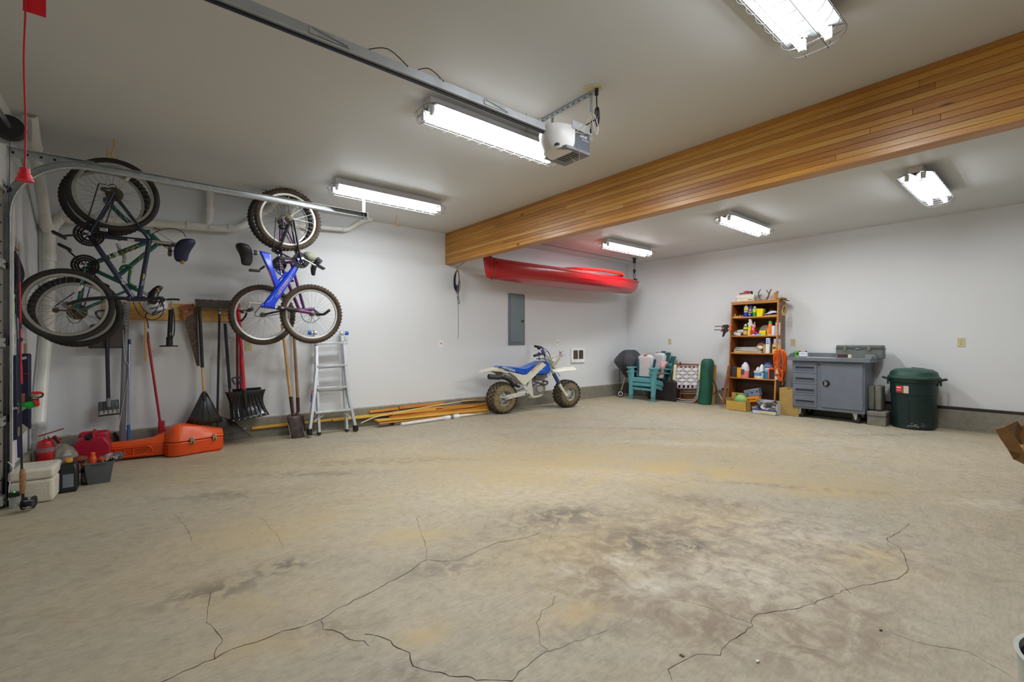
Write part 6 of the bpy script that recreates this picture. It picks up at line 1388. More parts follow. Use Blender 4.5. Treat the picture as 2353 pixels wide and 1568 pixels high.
for i, u in enumerate((1736, 1742, 1747)):
    t = onshelf('glass_ornament', ('left', 'middle', 'right')[i]+' one of three shiny round trinkets before the antlers', 'ornament', u, -1, .04, 'shiny trinkets on the bookcase top'); M().ell((0, 0, .018), (.018, .018, .018)).build('ball', mat((150, 160, 190), .1, .6), t)
t = onshelf('antlers', 'pair of brown deer antlers standing on top of the bookcase', 'antlers', 1755, -1, .10)
AN = mat((112, 74, 50), .6, var=.25, sc=30)
af = lambda pts: [Vector(((u-1755)*PXM, 0, (687-v)*PXM+.0)) for u, v in pts]
M().tube(af([(1753, 686), (1746, 682), (1743, 674), (1743, 666), (1748, 658)]), [.013, .013, .012, .010, .005], 8).build('left_antler', AN, t)
M().tube(af([(1744, 674), (1749, 671)]), .008, 6, r2=.004).build('tine', AN, t)
M().tube(af([(1758, 686), (1763, 681), (1766, 672), (1767, 667), (1770, 662), (1769, 660)]), [.014, .013, .012, .010, .009, .005], 8).build('right_antler', AN, t)
M().tube(af([(1766, 671), (1762, 665), (1760, 661)]), .009, 6, r2=.005).build('tine', AN, t); M().tube(af([(1764, 680), (1760, 678)]), .007, 6, r2=.004).build('tine', AN, t)
t = onshelf('wood_offcut', 'split piece of orange wood standing at the right of the bookcase top', 'wood', 1781, -1, .08)
M().prism([(-.035, 0), (-.02, .12), (.03, .155), (.035, .145), (.02, .0)], 0, .04).build('block', BWX, t, bev=.003)
t = sbox('white_strip', 'flat white strip beside the split wood on the bookcase top', 'strip', 1772, -1, 14, 2, .05, C(220, 214, 198), .05)
t = onshelf('straw_hat', 'brown brimmed hat hanging over the top right corner of the bookcase', 'hat', 1800, -1, .10)
HT = mat((132, 98, 44), .8, var=.2, sc=50); M().lathe([(.09, .0), (.095, .004), (.05, .012), (.045, .03), (.03, .036), (0, .036)], (0, 0, 0), (.25, 0, 1), 20).build('hat', HT, t)
t = onshelf('rope_coil', 'tan rope coil hanging on the upper right side of the bookcase', 'rope', 1801, 0, .06)
m_ = M()
for i in range(5): m_.tube([(.01+.004*i, -.01, .17), (.035, -.0-.01*i, .10), (.03-.006*i, -.03, -.0), (.0-.004*i, -.04, .05), (-.004, -.03, .13)], .006, 6, closed=True, k=4)
m_.build('rope', mat((166, 138, 88), .85), t)
# shelf 1
t = onshelf('corn_husks', 'pile of dry tan husks and wood scraps at the left of the top shelf', 'scraps', 1698, 0, .08); random.seed(9)
for i in range(9):
    a = Vector((random.uniform(-.08, .08), random.uniform(-.03, .03), random.uniform(.01, .03))); M().bar(a, a+Vector((random.uniform(-.06, .05), .01, random.uniform(0, .06))), .022, .008).build('scrap', C(206, 170, 96), t)
M().slab(-.10, .0, -.04, .04, 0, .02).build('scrap', C(232, 178, 60), t)
BL = C(30, 70, 190)
can('blue and yellow lubricant spray can with a white tip on the top shelf', 1714, 0, 9.3, 29, BL, WHT, lab=[(.55, .8, C(250, 220, 20)), (.40, .48, C(230, 200, 190))], brand=('WD-40', .018, .67), bm=BL)
can('tall purple aerosol can behind the blue one on the top shelf', 1724.5, 0, 9.5, 27.5, C(84, 60, 170), C(110, 84, 190), .10, cone=False, lab=[(.5, .56, C(190, 180, 220))])
can('small dark violet spray can in front of the tall purple one', 1723.5, 0, 8, 17, C(60, 56, 130), WHT, .03, lab=[(.5, .7, C(160, 150, 60))], brand=('4x', .03, .3))
can('green and yellow squeeze bottle on the top shelf', 1733.5, 0, 8.5, 25, C(40, 160, 60), WHT, lab=[(.42, .72, C(220, 210, 60))], name='squeeze_bottle', cat='bottle')
t = onshelf('yellow_tub', 'square yellow plastic tub on the top shelf', 'tub', 1747, 0, .06)
M().lathe([(.058, 0), (.074, .12), (.078, .12), (.078, .13), (.07, .13), (.056, .01), (0, .01)], n=4).build('tub', C(236, 212, 20), t, bev=.004); t.rotation_euler[2] -= radians(42)
t = onshelf('white_paper', 'folded white bag of papers at the right of the top shelf', 'paper', 1775, 0, .06)
g_ = M(); random.seed(4); g_.grid(lambda a, b: Vector(((a-.5)*.20, (b-.5)*.14, .03+.05*sin(pi*a)*sin(pi*b)+random.uniform(-.006, .006)+.02*a)), 9, 6); g_.build('sheet', C(214, 214, 222), t, thick=.003)
M().slab(-.10, .10, -.05, .07, .0, .018).build('folded_stack', C(170, 150, 110), t)
t = onshelf('brown_cone', 'dark brown pyramid-shaped bag behind the white papers on the top shelf', 'bag', 1772, 0, .18); M().lathe([(.13, 0), (.0, .17)], n=4).build('bag', C(96, 54, 34), t, bev=.008)
t = onshelf('maroon_ball', 'small maroon spray head by the papers on the top shelf', 'ball', 1763, 0, .03); M().ell((0, 0, .02), (.03, .025, .02)).build('ball', C(120, 30, 60), t)
# shelf 2
t = onshelf('paint_roller', 'grey-white paint roller tube and rags at the left of the second shelf', 'paint roller', 1701, 1, .08)
M().cyl((-.05, .02, .075), (.06, .02, .08), .034, n=16).build('roller', C(196, 192, 176), t); M().cyl((-.055, .02, .075), (-.10, .03, .05), .03, .036, 14).build('cap', C(140, 144, 136), t)
M().box((-.04, -.02, .03), (.12, .05, .05), Matrix.Rotation(.2, 3, 'Y')).build('rag', C(210, 210, 216), t, bev=.01)
can('yellow and black labelled bottle with green base on the second shelf', 1712.5, 1, 9, 28, C(30, 90, 60), C(220, 220, 200), lab=[(.55, .72, C(230, 200, 40)), (.10, .42, C(222, 170, 110))])
t = can('tall yellow can topped with a knob of white expanded foam', 1722, 1, 8, 26, C(214, 196, 30), WHT, cone=False, lab=[(.0, .75, C(222, 206, 60))])
m_ = M(); random.seed(2)
for i in range(7): m_.ell((random.uniform(-.012, .02), random.uniform(-.01, .01), .19+i*.014), (.026, .024, .02), 8, 6)
m_.build('foam_blob', C(226, 224, 208), t)
t = can('red can topped with a pink and brown foam blob on the second shelf', 1731, 1, 8, 22, C(220, 40, 44), C(230, 150, 150), cone=False, lab=[(.0, .18, C(232, 190, 190))])
M().ell((0, 0, .165), (.034, .03, .03), 9, 7).build('foam_blob', C(226, 168, 160), t); M().tube([(0, 0, .17), (.01, 0, .205), (.018, 0, .235)], [.024, .016, .008], 8).build('foam_peak', C(150, 112, 96), t)
M().slab(-.006, .006, -.034, -.03, .09, .12).build('plus_mark', WHT, t) 
can('short red can between the foam cans', 1726, 1, 4.5, 13, C(190, 30, 30), C(190, 30, 30), .03, cone=False)
t = onshelf('paint_tube', 'blue and red tubes lying in the middle of the second shelf', 'tube', 1740, 1, .05)
M().tube([(-.05, 0, .06), (.03, .0, .03)], .012, 8).build('red_tube', C(200, 30, 70), t); M().tube([(-.05, -.01, .045), (.04, -.01, .015)], .012, 8).build('blue_tube', C(60, 60, 160), t); M().tube([(.0, -.03, .015), (.07, -.02, .02)], .012, 8).build('cyan_tube', C(40, 150, 210), t)
M().bar((-.10, -.03, .006), (.10, -.04, .01), .012, .006).build('white_strip', WHT, t)
for i, z in enumerate((0, 6)):
    t = sbox('yellow_box', ('lower' if i == 0 else 'upper')+' yellow screw box of the pair stacked on the second shelf', 'box', 1751.5, 1, 14.5, 5.8, .07, C(236, 214, 20), .07, zoff=z*PXM)
t = onshelf('sanding_disc', 'large round pale disc leaning at the back of the second shelf', 'disc', 1759, 1, .22); M().cyl((0, 0, .1), (0, .01, .1), .098, n=28).build('disc', C(196, 184, 146), t)
can('orange bottle with a green cap on the second shelf', 1769, 1, 8.5, 33, C(240, 110, 20), C(40, 170, 80), cone=False, lab=[(.0, .08, C(225, 200, 190))])
can('narrow yellow bottle beside the orange one', 1764.5, 1, 4, 17, C(220, 160, 30), C(220, 150, 30), .04, cone=False)
sbox('white_box', 'short white narrow box on the second shelf', 'box', 1776, 1, 7, 22, .04, C(214, 214, 220), .03)
sbox('white_box', 'tall white narrow box at the right end of the second shelf', 'box', 1785.5, 1, 8, 29, .05, C(212, 214, 226), .03)
can('dark grey can behind the white boxes on the second shelf', 1783, 1, 7, 35, C(50, 50, 54), C(60, 60, 64), .12, cone=False)
# shelf 3
t = sbox('newspaper_stack', 'untidy stack of newspapers on the third shelf', 'newspapers', 1717, 2, 62, 5, .18, C(176, 160, 132), .02)
for i in range(7):
    M().box((random.uniform(-.01, .01)-.01, .08, .045+i*.008), (.42-.01*i, .17, .006), Matrix.Rotation(random.uniform(-.04, .04)-.03, 3, 'Y')).build('paper', (C(206, 200, 186), C(180, 176, 166), C(150, 164, 176))[i % 3], t)
M().box((.04, -.004, .05), (.26, .004, .055), Matrix.Rotation(.06, 3, 'Y')).build('newsprint', mat((170, 162, 152), .8, var=.6, sc=160), t)
t = onshelf('paper_bag', 'crumpled brown paper and rag heap on the third shelf', 'bag', 1750, 2, .14); random.seed(8)
g_ = M(); g_.grid(lambda a, b: Vector(((a-.5)*.28, (b-.5)*.14, .03+.17*sin(pi*min(1, a*1.0))*sin(pi*b)+random.uniform(-.014, .014))), 10, 6); g_.build('crumple', C(112, 72, 50), t, thick=.003, smooth=False)
t = onshelf('yellow_rag', 'pale yellow crumpled cloth on the newspapers', 'cloth', 1746, 2, .05); M().ell((0, 0, .09), (.05, .03, .035), 9, 6).build('cloth', C(222, 214, 170), t)
t = sbox('tape_box', 'upright white and blue carton on the third shelf', 'box', 1763, 2, 7.5, 34, .05, C(222, 226, 232), .02)
for z in (.15, .18, .21): M().slab(-.018, .018, -.001, .0, z, z+.02).build('blue_print', C(60, 120, 190), t)
sbox('brown_carton', 'brown carton with a white label left of the blue and white carton', 'box', 1758, 2, 9, 20, .05, C(182, 142, 84), .04)
t = onshelf('stick_bundle', 'bundle of thin wooden sticks behind the blue and white carton', 'sticks', 1772, 2, .10)
for i in range(6): M().bar((-.04+i*.016, 0, 0), (-.05+i*.02, .01, .18+.01*(i % 3)), .01, .008).build('stick', (C(170, 130, 100), C(120, 80, 60))[i % 2], t)
t = sbox('crate_box', 'cream box with brown triangle print at the right of the third shelf', 'box', 1781.5, 2, 13, 20, .1, C(222, 200, 120), .02)
M().prism([(-.04, .06), (.04, .09), (-.04, .115)], -.002, 0).build('triangle_print', C(130, 74, 36), t); text('ARROW', .014, BLKM, t, (0, -.001, .03))
sbox('blue_box', 'pale blue box standing on the cream box of the third shelf', 'box', 1783, 2, 11.5, 12, .08, C(176, 190, 222), .03, zoff=.147)
# shelf 4
sbox('dark_book_box', 'dark grey box at the left end of the fourth shelf', 'box', 1686, 3, 12, 25, .14, C(56, 56, 58), .03)
sbox('yellow_case', 'yellow upright case beside the dark grey box', 'box', 1697.5, 3, 9.5, 23, .12, C(232, 160, 20), .03)
t = onshelf('antifreeze_jug', 'translucent plastic jug half full of pink liquid on the fourth shelf', 'jug', 1711.5, 3, .07)
JG = mat((214, 190, 196), .3, var=.03); M().lathe([(.062, 0), (.066, .01), (.066, .118)], n=16, sy=.8).build('pink_liquid', C(222, 130, 122), t)
M().lathe([(.066, .118), (.066, .17), (.05, .22), (.026, .245), (.024, .262)], n=16, sy=.8).build('upper_body', C(214, 206, 222), t); M().tube([(.03, -.02, .24), (.05, -.03, .22), (.055, -.03, .18), (.05, -.03, .17)], .009, 6, k=3).build('jug_handle', C(206, 196, 210), t)
M().slab(-.045, .01, -.0555, -.052, .05, .14).build('paper_label', C(74, 70, 76), t)
t = onshelf('spackle_tub', 'white spackle tub with a blue label on the fourth shelf', 'tub', 1741.5, 3, .06)
M().lathe([(.052, 0), (.06, .105), (.065, .105), (.065, .125), (0, .125)], n=20).build('tub', C(230, 228, 216), t); M().lathe([(.0566, .045), (.0595, .092)], n=20, cap=False).build('paper_label', C(50, 150, 220), t)
text('DAP', .02, C(190, 40, 40), t, (0, -.062, .026))
can('small white bottle standing behind the spackle tub', 1741, 3, 9, 27, C(228, 228, 232), WHT, .13, name='white_bottle', cat='bottle', lab=[(.58, .68, C(50, 60, 160))])
can('white cleaner jug with a loop handle on the fourth shelf', 1750, 3, 10.5, 33, C(226, 226, 228), WHT, .09, name='white_jug', cat='jug', lab=[(.42, .5, C(60, 70, 150))])
t = sbox('cleaner_box', 'blue carton with white lettering on the fourth shelf', 'box', 1763.5, 3, 13.5, 26, .09, C(24, 120, 160), .03); text('OXY', .045, WHT, t, (0, -.002, .135)); M().slab(-.045, .045, -.001, 0, .155, .178).build('white_band', C(220, 224, 224), t)
t = onshelf('blue_tape_dish', 'blue-lidded round tin on top of the blue carton', 'tin', 1765, 3, .08)
M().lathe([(.062, .19), (.066, .24), (0, .245)], n=20).build('tin', C(120, 130, 160), t); M().ell((-.01, 0, .255), (.05, .04, .016)).build('blue_pad', C(20, 100, 220), t)
t = sbox('oil_jug', 'black and orange handled jug on the fourth shelf', 'jug', 1773.5, 3, 11.5, 24, .06, C(40, 36, 38), .015); M().tube([(-.045, -.01, .01), (-.045, -.01, .16), (.03, -.01, .165)], .012, 8).build('orange_frame', C(240, 84, 20), t); M().cyl((-.012, .02, .17), (-.012, .02, .20), .022, n=12).build('cap', C(240, 84, 20), t)
can('cream caulk bottle with red label at the right end of the fourth shelf', 1784.5, 3, 8.5, 25, C(224, 216, 190), C(220, 216, 206), .02, cone=False, name='cream_bottle', cat='bottle', lab=[(.3, .5, C(190, 60, 50))])
can('tall white and red can behind the cream caulk bottle', 1787, 3, 9, 37, C(222, 220, 210), WHT, .12, cone=False, lab=[(.6, .75, C(210, 50, 44))])
# bottom
def fbx(u, X): p = onX(u, 940, X); return Vector((p.x, p.y, 0))
t = thing('shipping_box', 'open low cardboard box holding a green lantern at the bookcase foot', 'box', fbx(1691, 7.62), -pi/2)
KB = mat((196, 158, 74), .7, var=.06); zt_ = .155; W1 = .17
M().slab(-W1, W1, 0, .006, 0, zt_).build('front_flap', KB, t); M().slab(-W1, W1, .22, .226, 0, zt_+.12).build('back_flap', KB, t); M().slab(-W1, -W1+.006, 0, .22, 0, zt_+.04).build('side_flap', KB, t); M().slab(W1-.006, W1, 0, .22, 0, zt_).build('side_flap', KB, t); M().slab(-W1, W1, 0, .22, 0, .006).build('base', KB, t)
o_ = Vector(t.location)
t = thing('green_canteen', 'pale green rounded canteen with a black strap in the cardboard box', 'canteen', o_+Vector((.12, -.03, .01)), -pi/2)
M().ell((0, 0, .15), (.105, .075, .10), 18, 12).build('shell', C(142, 180, 110), t); M().torus((0, 0, .12), .098, .009, (0, 0, 1), 28, 6).build('strap', BLK, t); M().cyl((-.09, .03, .23), (-.07, .03, .24), .028, n=12).build('green_knob', C(20, 140, 90), t); M().cyl((.08, .03, .23), (.06, .03, .24), .028, n=12).build('green_knob', C(20, 140, 90), t)
t = thing('metal_bracket_box', 'grey perforated metal box with orange carton in the bottom of the bookcase', 'box', fbx(1728, 7.80), -pi/2)
MT = mat((120, 136, 160), .5, .3, var=.12)
M().box((-.01, .06, .29), (.24, .12, .13), Matrix.Rotation(-.25, 3, 'Y')).build('metal_body', MT, t, bev=.012)
for x, z in ((-.08, .27), (.0, .30), (.08, .325)): M().cyl((x, -.001, z), (x, -.004, z), .013, n=12).build('hole', BLKM, t)
M().box((.0, .0, .19), (.26, .10, .085), Matrix.Rotation(-.18, 3, 'Y')).build('orange_carton', C(236, 140, 20), t, bev=.003); text('PORTLAND', .03, C(90, 60, 20), t, (.0, -.053, .19), (1, 0, .18)); M().box((.0, .03, .12), (.22, .1, .10)).build('lower_carton', C(96, 60, 40), t); M().box((.0, .03, .035), (.18, .1, .07)).build('lower_block', C(80, 50, 34), t)
t = thing('parts_tray', 'open white and blue box of crumpled packaging and wires before the bookcase', 'box', fbx(1757, 7.56), -pi/2)
WB = C(206, 210, 222); M().slab(-.19, .17, 0, .006, 0, .075).build('front_wall', WB, t); M().slab(.164, .17, 0, .3, 0, .17).build('side_wall', WB, t); M().slab(-.19, -.184, 0, .3, 0, .1).build('side_wall', WB, t); M().slab(-.19, .17, .29, .296, 0, .2).build('back_wall', WB, t); M().slab(-.19, .17, 0, .3, 0, .006).build('base', WB, t)
M().slab(-.19, .17, -.002, .0, .058, .078).build('blue_edge', C(60, 64, 130), t); M().slab(-.07, .16, -.002, .0, .018, .034).build('yellow_stripe', C(224, 210, 50), t)
random.seed(12)
for i in range(16):
    c_ = Vector((random.uniform(-.16, .14), random.uniform(.03, .26), random.uniform(.08, .17))); g_ = M()
    R = Matrix.Rotation(random.uniform(-1, 1), 3, 'Y') @ Matrix.Rotation(random.uniform(-1, 1), 3, 'X')
    g_.grid(lambda a, b: c_+R @ Vector(((a-.5)*.11, (b-.5)*.09, random.uniform(-.02, .02))), 4, 3); g_.build('crumpled_paper', (C(206, 208, 204), C(150, 154, 158), C(176, 178, 172), C(90, 90, 96))[i % 4], t, smooth=False, thick=.002)
for i in range(4): M().tube([(.0+random.uniform(-.05, .15), random.uniform(.05, .2), .1), (random.uniform(-.05, .15), .1, .2), (random.uniform(0, .15), .12, .17), (.1, .15, .1)], .004, 5, k=4).build('wire', BLK, t)
# bar clamps on the left edge
t = thing('bar_clamp', 'upper orange and black bar clamp gripping the left side of the bookcase', 'clamp', MB_ @ Vector((.0, -.02, 1.41)), 0, 'bar clamps on the bookcase'); t.rotation_euler = BR_
M().slab(-.27, .02, -.012, -.004, -.004, .008).build('bar', BLK, t); M().prism([(-.005, .03), (.03, .035), (.035, .01), (.02, -.03), (.0, -.03)], -.02, .01).build('jaw', C(216, 90, 40), t, bev=.003)
M().prism([(-.13, .02), (-.04, .03), (-.02, -.02), (-.07, -.05), (-.10, -.12), (-.12, -.12), (-.10, -.03)], -.022, .012).build('body', BLK, t, bev=.004); M().prism([(-.15, -.02), (-.11, .01), (-.10, .0), (-.14, -.035)], -.02, .01).build('trigger', RED, t, bev=.002)
t2 = dup(t, MB_ @ Vector((.0, -.035, 1.345)), 'lower orange and black bar clamp gripping the left side of the bookcase')
# leaning sticks, ruler
t = thing('leaning_plank', 'narrow brown plank leaning on the left side of the bookcase', 'plank', fbx(1661, 7.66), -pi/2)
f_ = Fr(t.location, -pi/2); M().bar(f_.q(1661, 928), f_.q(1676, 841, .12), .045, .018, Vector((0, 1, 0))).build('plank', wood((104, 56, 28), (136, 78, 40), 'Z'), t)
t = thing('loose_lath', 'pale lath and thin rod at the foot of the leaning brown plank', 'slat', fbx(1666, 7.60), -pi/2)
M().bar((-.09, 0, .012), (.06, .0, .006), .03, .012).build('lath', C(204, 180, 130), t); M().tube([(-.25, .3, .22), (-.1, .15, .1), (.03, .0, .02)], .006, 6).build('thin_rod', C(206, 190, 150), t)
t = thing('yellow_level', 'thin yellow level hanging on the left side of the bookcase', 'level', MB_ @ Vector((-.014, .05, .97)), 0); t.rotation_euler = BR_
M().slab(-.012, .0, 0, .03, .08, .38).build('body', C(240, 190, 20), t); M().slab(-.013, .001, -.001, .031, .0, .08).build('end', WHT, t)
# orange extension cord bundle on the right side
p = MB_ @ Vector((bw+.03, .03, 1.02))
t = thing('extension_lead', 'bright orange extension cord coiled over the right side of the bookcase', 'cord', p, -pi/2)
OC = mat((242, 100, 10), .4, var=.03); random.seed(6)
for i in range(9):
    w_ = .05+random.uniform(-.015, .03); l_ = random.uniform(.28, .52); dx = random.uniform(-.02, .05); y_ = -.02-.014*i+.04
    M().tube([(dx, y_, 0), (dx+w_*.8, y_-.01, -.05), (dx+w_, y_, -l_*.5), (dx+w_*.6, y_, -l_), (dx-w_*.3, y_, -l_*.9), (dx-w_, y_, -l_*.45), (dx-w_*.6, y_, -.05)], .0062, 6, closed=True, k=4).build('loop', OC, t)
M().tube([(-.05, -.05, -.02), (-.075, -.06, -.12), (-.05, -.06, -.22), (0, -.06, -.2), (.02, -.06, -.1), (-.01, -.05, -.03)], .0062, 6, closed=True, k=4).build('loop', OC, t)
M().tube([(-.03, -.04, -.1), (-.045, -.05, -.3), (-.03, -.04, -.42)], .0062, 6, k=4).build('tail', OC, t); M().tube([(.03, -.05, -.3), (.06, -.06, -.5), (.05, -.06, -.62), (.10, -.05, -.64), (.16, -.04, -.62)], .0062, 6, k=4).build('tail', OC, t)
M().cyl((.05, -.06, -.56), (.045, -.06, -.62), .012, n=8).build('plug', BLK, t)
t = thing('cardboard_box', 'tall plain cardboard box between the bookcase and the grey workbench', 'box', fbx(1812, 7.72), -pi/2)
cz = onX(1800, 892, 7.74).z; M().box((0, .15, cz/2), (.27, .28, cz)).build('box', mat((172, 142, 78), .7, var=.05), t, bev=.004); M().slab(-.02, .02, -.0, .3, cz, cz+.001).build('seam', C(140, 110, 60), t)
# ================================================================ grey workbench cabinet
X0 = 7.72; yL, yR = 2.667, 1.77; W_ = yL-yR
t = thing('workbench', 'grey steel workbench cabinet on casters with four drawers and a door', 'workbench', (X0, yL, 0), -pi/2)
SG = mat((112, 119, 131), .42, .15, var=.05, sc=5); SGD = mat((84, 92, 104), .45, .15, var=.05)
Z0, Z1, DP = .135, .855, .46
M().slab(0, W_, 0, DP, Z0, Z1).build('cabinet_body', SG, t, bev=.006)
dw = .315*W_/.9+.0; xs = .012
for i in range(4):
    zt0 = Z1-.02-i*(Z1-Z0-.05)/4; zb0 = zt0-(Z1-Z0-.05)/4+.006
    d_ = M().slab(xs, xs+dw, -.012, 0, zb0, zt0).build('drawer', SG, t, bev=.003)
    M().slab(xs+.03, xs+dw-.03, -.0135, -.0125, zb0+.045, zb0+.095).build('recessed_pull', SGD, d_); M().slab(xs+.036, xs+dw-.036, -.0145, -.0137, zb0+.072, zb0+.092).build('pull_shadow_slot', BLKM, d_); M().slab(xs+.03, xs+dw-.03, -.02, -.0125, zb0+.04, zb0+.05).build('pull_lip', SG, d_, bev=.002)
M().cyl((xs+dw+.02, -.002, Z1-.05), (xs+dw+.02, -.006, Z1-.05), .008, n=10).build('keyhole', BLK, t)
dd = M().slab(xs+dw+.05, W_-.022, -.014, 0, Z0+.05, Z1-.02).build('door', SG, t, bev=.003)
kb = M().lathe([(.0, -.016), (.042, -.014), (.046, -.006), (.046, 0)], (xs+dw+.12, -.014, Z0+.40), (0, 1, 0), 24).build('lock_rose', BLK, dd); M().slab(xs+dw+.105, xs+dw+.13, -.05, -.03, Z0+.37, Z0+.43).build('lock_handle', CHROME, dd, bev=.004); M().cyl((xs+dw+.12, -.03, Z0+.4), (xs+dw+.12, -.034, Z0+.4), .018, n=16).build('lock_disc', STEEL, dd)
for z in (Z0+.14, Z1-.16): M().cyl((W_-.02, -.012, z), (W_-.02, -.012, z+.05), .006, n=8).build('hinge', SG, dd)
M().slab(-.06, W_+.075, -.055, DP+.02, Z1, Z1+.022).build('top_frame', SG, t, bev=.002); M().slab(-.055, W_+.07, -.05, DP+.015, Z1+.022, Z1+.045).build('worktop', mat((206, 200, 186), .45, var=.08), t, bev=.002)
M().slab(-.062, W_+.077, -.058, -.052, Z1, Z1+.05).build('front_edge', SG, t)
M().slab(-.062, W_+.077, DP+.012, DP+.018, Z1, Z1+.11).build('back_lip', SG, t)
for x in (-.062, W_+.072):
    m_ = M(); m_.add([(x, -.058, Z1), (x+.006, -.058, Z1), (x, -.058, Z1+.055), (x+.006, -.058, Z1+.055), (x, .12, Z1+.11), (x+.006, .12, Z1+.11), (x, DP+.018, Z1+.11), (x+.006, DP+.018, Z1+.11), (x, DP+.018, Z1), (x+.006, DP+.018, Z1)],
              [(0, 2, 4, 6, 8), (1, 9, 7, 5, 3), (0, 1, 3, 2), (2, 3, 5, 4), (4, 5, 7, 6), (6, 7, 9, 8), (8, 9, 1, 0)]); m_.build('side_lip', SG, t, smooth=False)
for x, y in ((.06, .05), (W_-.14, .05), (.08, DP-.06), (W_-.14, DP-.06)):
    cs = M().slab(x-.012, x+.05, y-.03, y+.03, Z0-.012, Z0).build('caster_plate', STEEL, t)
    M().lathe([(.01, -.018), (.05, -.018), (.055, -.01), (.055, .01), (.05, .018), (.01, .018)], (x+.03, y, .055), (.25, 1, 0), 22).build('wheel', mat((30, 30, 32), .5), cs)
    for s_ in (-1, 1): M().prism([(x-.005, Z0-.01), (x+.05, Z0-.01), (x+.04, .05), (x+.022, .045)], y+s_*.024-.002, y+s_*.024+.002).build('fork', mat((190, 190, 176), .4, .3), cs)
# things on the bench
ZT = Z1+.045
def bench(name, label, cat, u, X, rz=-pi/2): p = onX(u, 820, X); return thing(name, label, cat, (X, p.y, ZT), rz)
t = bench('toolbox', 'long grey metal toolbox with two latches on the workbench', 'toolbox', 1972, 7.93); TB = mat((104, 110, 108), .5, .2, var=.1)
tw = .27; M().slab(-tw, tw, 0, .19, 0, .135).build('tray_body', TB, t, bev=.006); M().slab(-tw-.01, tw+.01, -.008, .198, .135, .145).build('seam_flange', TB, t); M().prism([(-tw, .145), (tw, .145), (tw-.004, .19), (-tw+.004, .19)], .0, .19).build('lid', TB, t, bev=.012)
for x in (-.155, .125):
    la = M().slab(x-.018, x+.018, -.014, 0, .118, .17).build('latch', mat((170, 168, 156), .3, .9), t, bev=.002); M().tube([(x-.012, -.018, .165), (x-.008, -.02, .11), (x+.008, -.02, .11), (x+.012, -.018, .165)], .003, 6).build('bail', STEEL, la)
M().tube([(-.03, -.012, .14), (0, -.02, .142), (.03, -.012, .14)], .004, 6).build('handle_loop', STEEL, t)
M().slab(-.25, -.12, -.0015, 0, .012, .055).build('red_sticker', mat((70, 34, 38), .6, var=.5, sc=60), t); M().slab(-.12, -.08, -.0015, 0, .008, .055).build('white_sticker', C(206, 206, 176), t)
t = bench('plastic_case', 'small grey plastic case in front of the toolbox right end', 'case', 1999.5, 7.78); M().slab(-.055, .055, 0, .09, 0, .045).build('body', C(124, 130, 134), t, bev=.004); M().slab(-.057, .057, -.003, .093, .045, .056).build('lid', C(140, 144, 150), t, bev=.003)
t = bench('tape_roll', 'bright green roll of tape on the workbench', 'tape', 1831, 8.02); M().lathe([(.022, -.02), (.05, -.02), (.05, .02), (.022, .02), (.022, -.02)], (0, 0, .05), (.8, -1, 0), 24).build('roll', C(110, 190, 60), t)
t = bench('paper_box', 'small blue and white carton beside the green tape on the workbench', 'box', 1845, 8.0); M().slab(-.055, .055, 0, .05, 0, .10).build('carton', C(226, 228, 236), t, bev=.002)
M().slab(-.0555, .0555, -.001, 0, .078, .098).build('blue_band', C(30, 60, 150), t); M().slab(-.03, .03, -.0015, 0, .082, .094).build('yellow_band', C(230, 210, 60), t); M().slab(-.0555, .0555, -.001, 0, .0, .012).build('blue_foot', C(40, 60, 150), t); M().slab(-.035, .035, -.001, 0, .045, .052).build('blue_line', C(40, 60, 150), t)
# grey cases
CSG = mat((118, 118, 106), .6, var=.12, sc=12)
t = thing('tool_case', 'low grey-beige metal case with a top handle on the floor beside the workbench', 'case', (7.74, 1.752, 0), -pi/2)
M().slab(0, .205, 0, .27, 0, .125).build('lower_body', CSG, t, bev=.006); M().slab(-.003, .208, -.004, .274, .128, .188).build('lid', CSG, t, bev=.010); M().slab(0, .205, -.003, 0, .118, .132).build('seam', mat((86, 86, 78), .6), t)
M().tube([(.06, .10, .188), (.06, .10, .204), (.14, .10, .204), (.14, .10, .188)], .006, 6).build('handle', BLK, t)
t = thing('drill_case', 'upright grey plastic drill case standing on the low grey case', 'case', (7.86, 1.77, .19), -pi/2)
for y, nm in ((-.02, 'front_shell'), (.002, 'shell')): M().slab(.0+(.012 if nm == 'shell' else 0), .07 if nm != 'shell' else .14, 0, .22, .004, .335).build(nm, CSG, t, bev=.016) if nm != 'shell' else M().slab(.074, .15, 0, .22, .004, .338).build(nm, CSG, t, bev=.016)
M().slab(.09, .105, -.004, 0, .28, .335).build('clasp', C(150, 150, 138), t); M().slab(.06, .10, -.002, .0, .33, .345).build('grip', CSG, t)
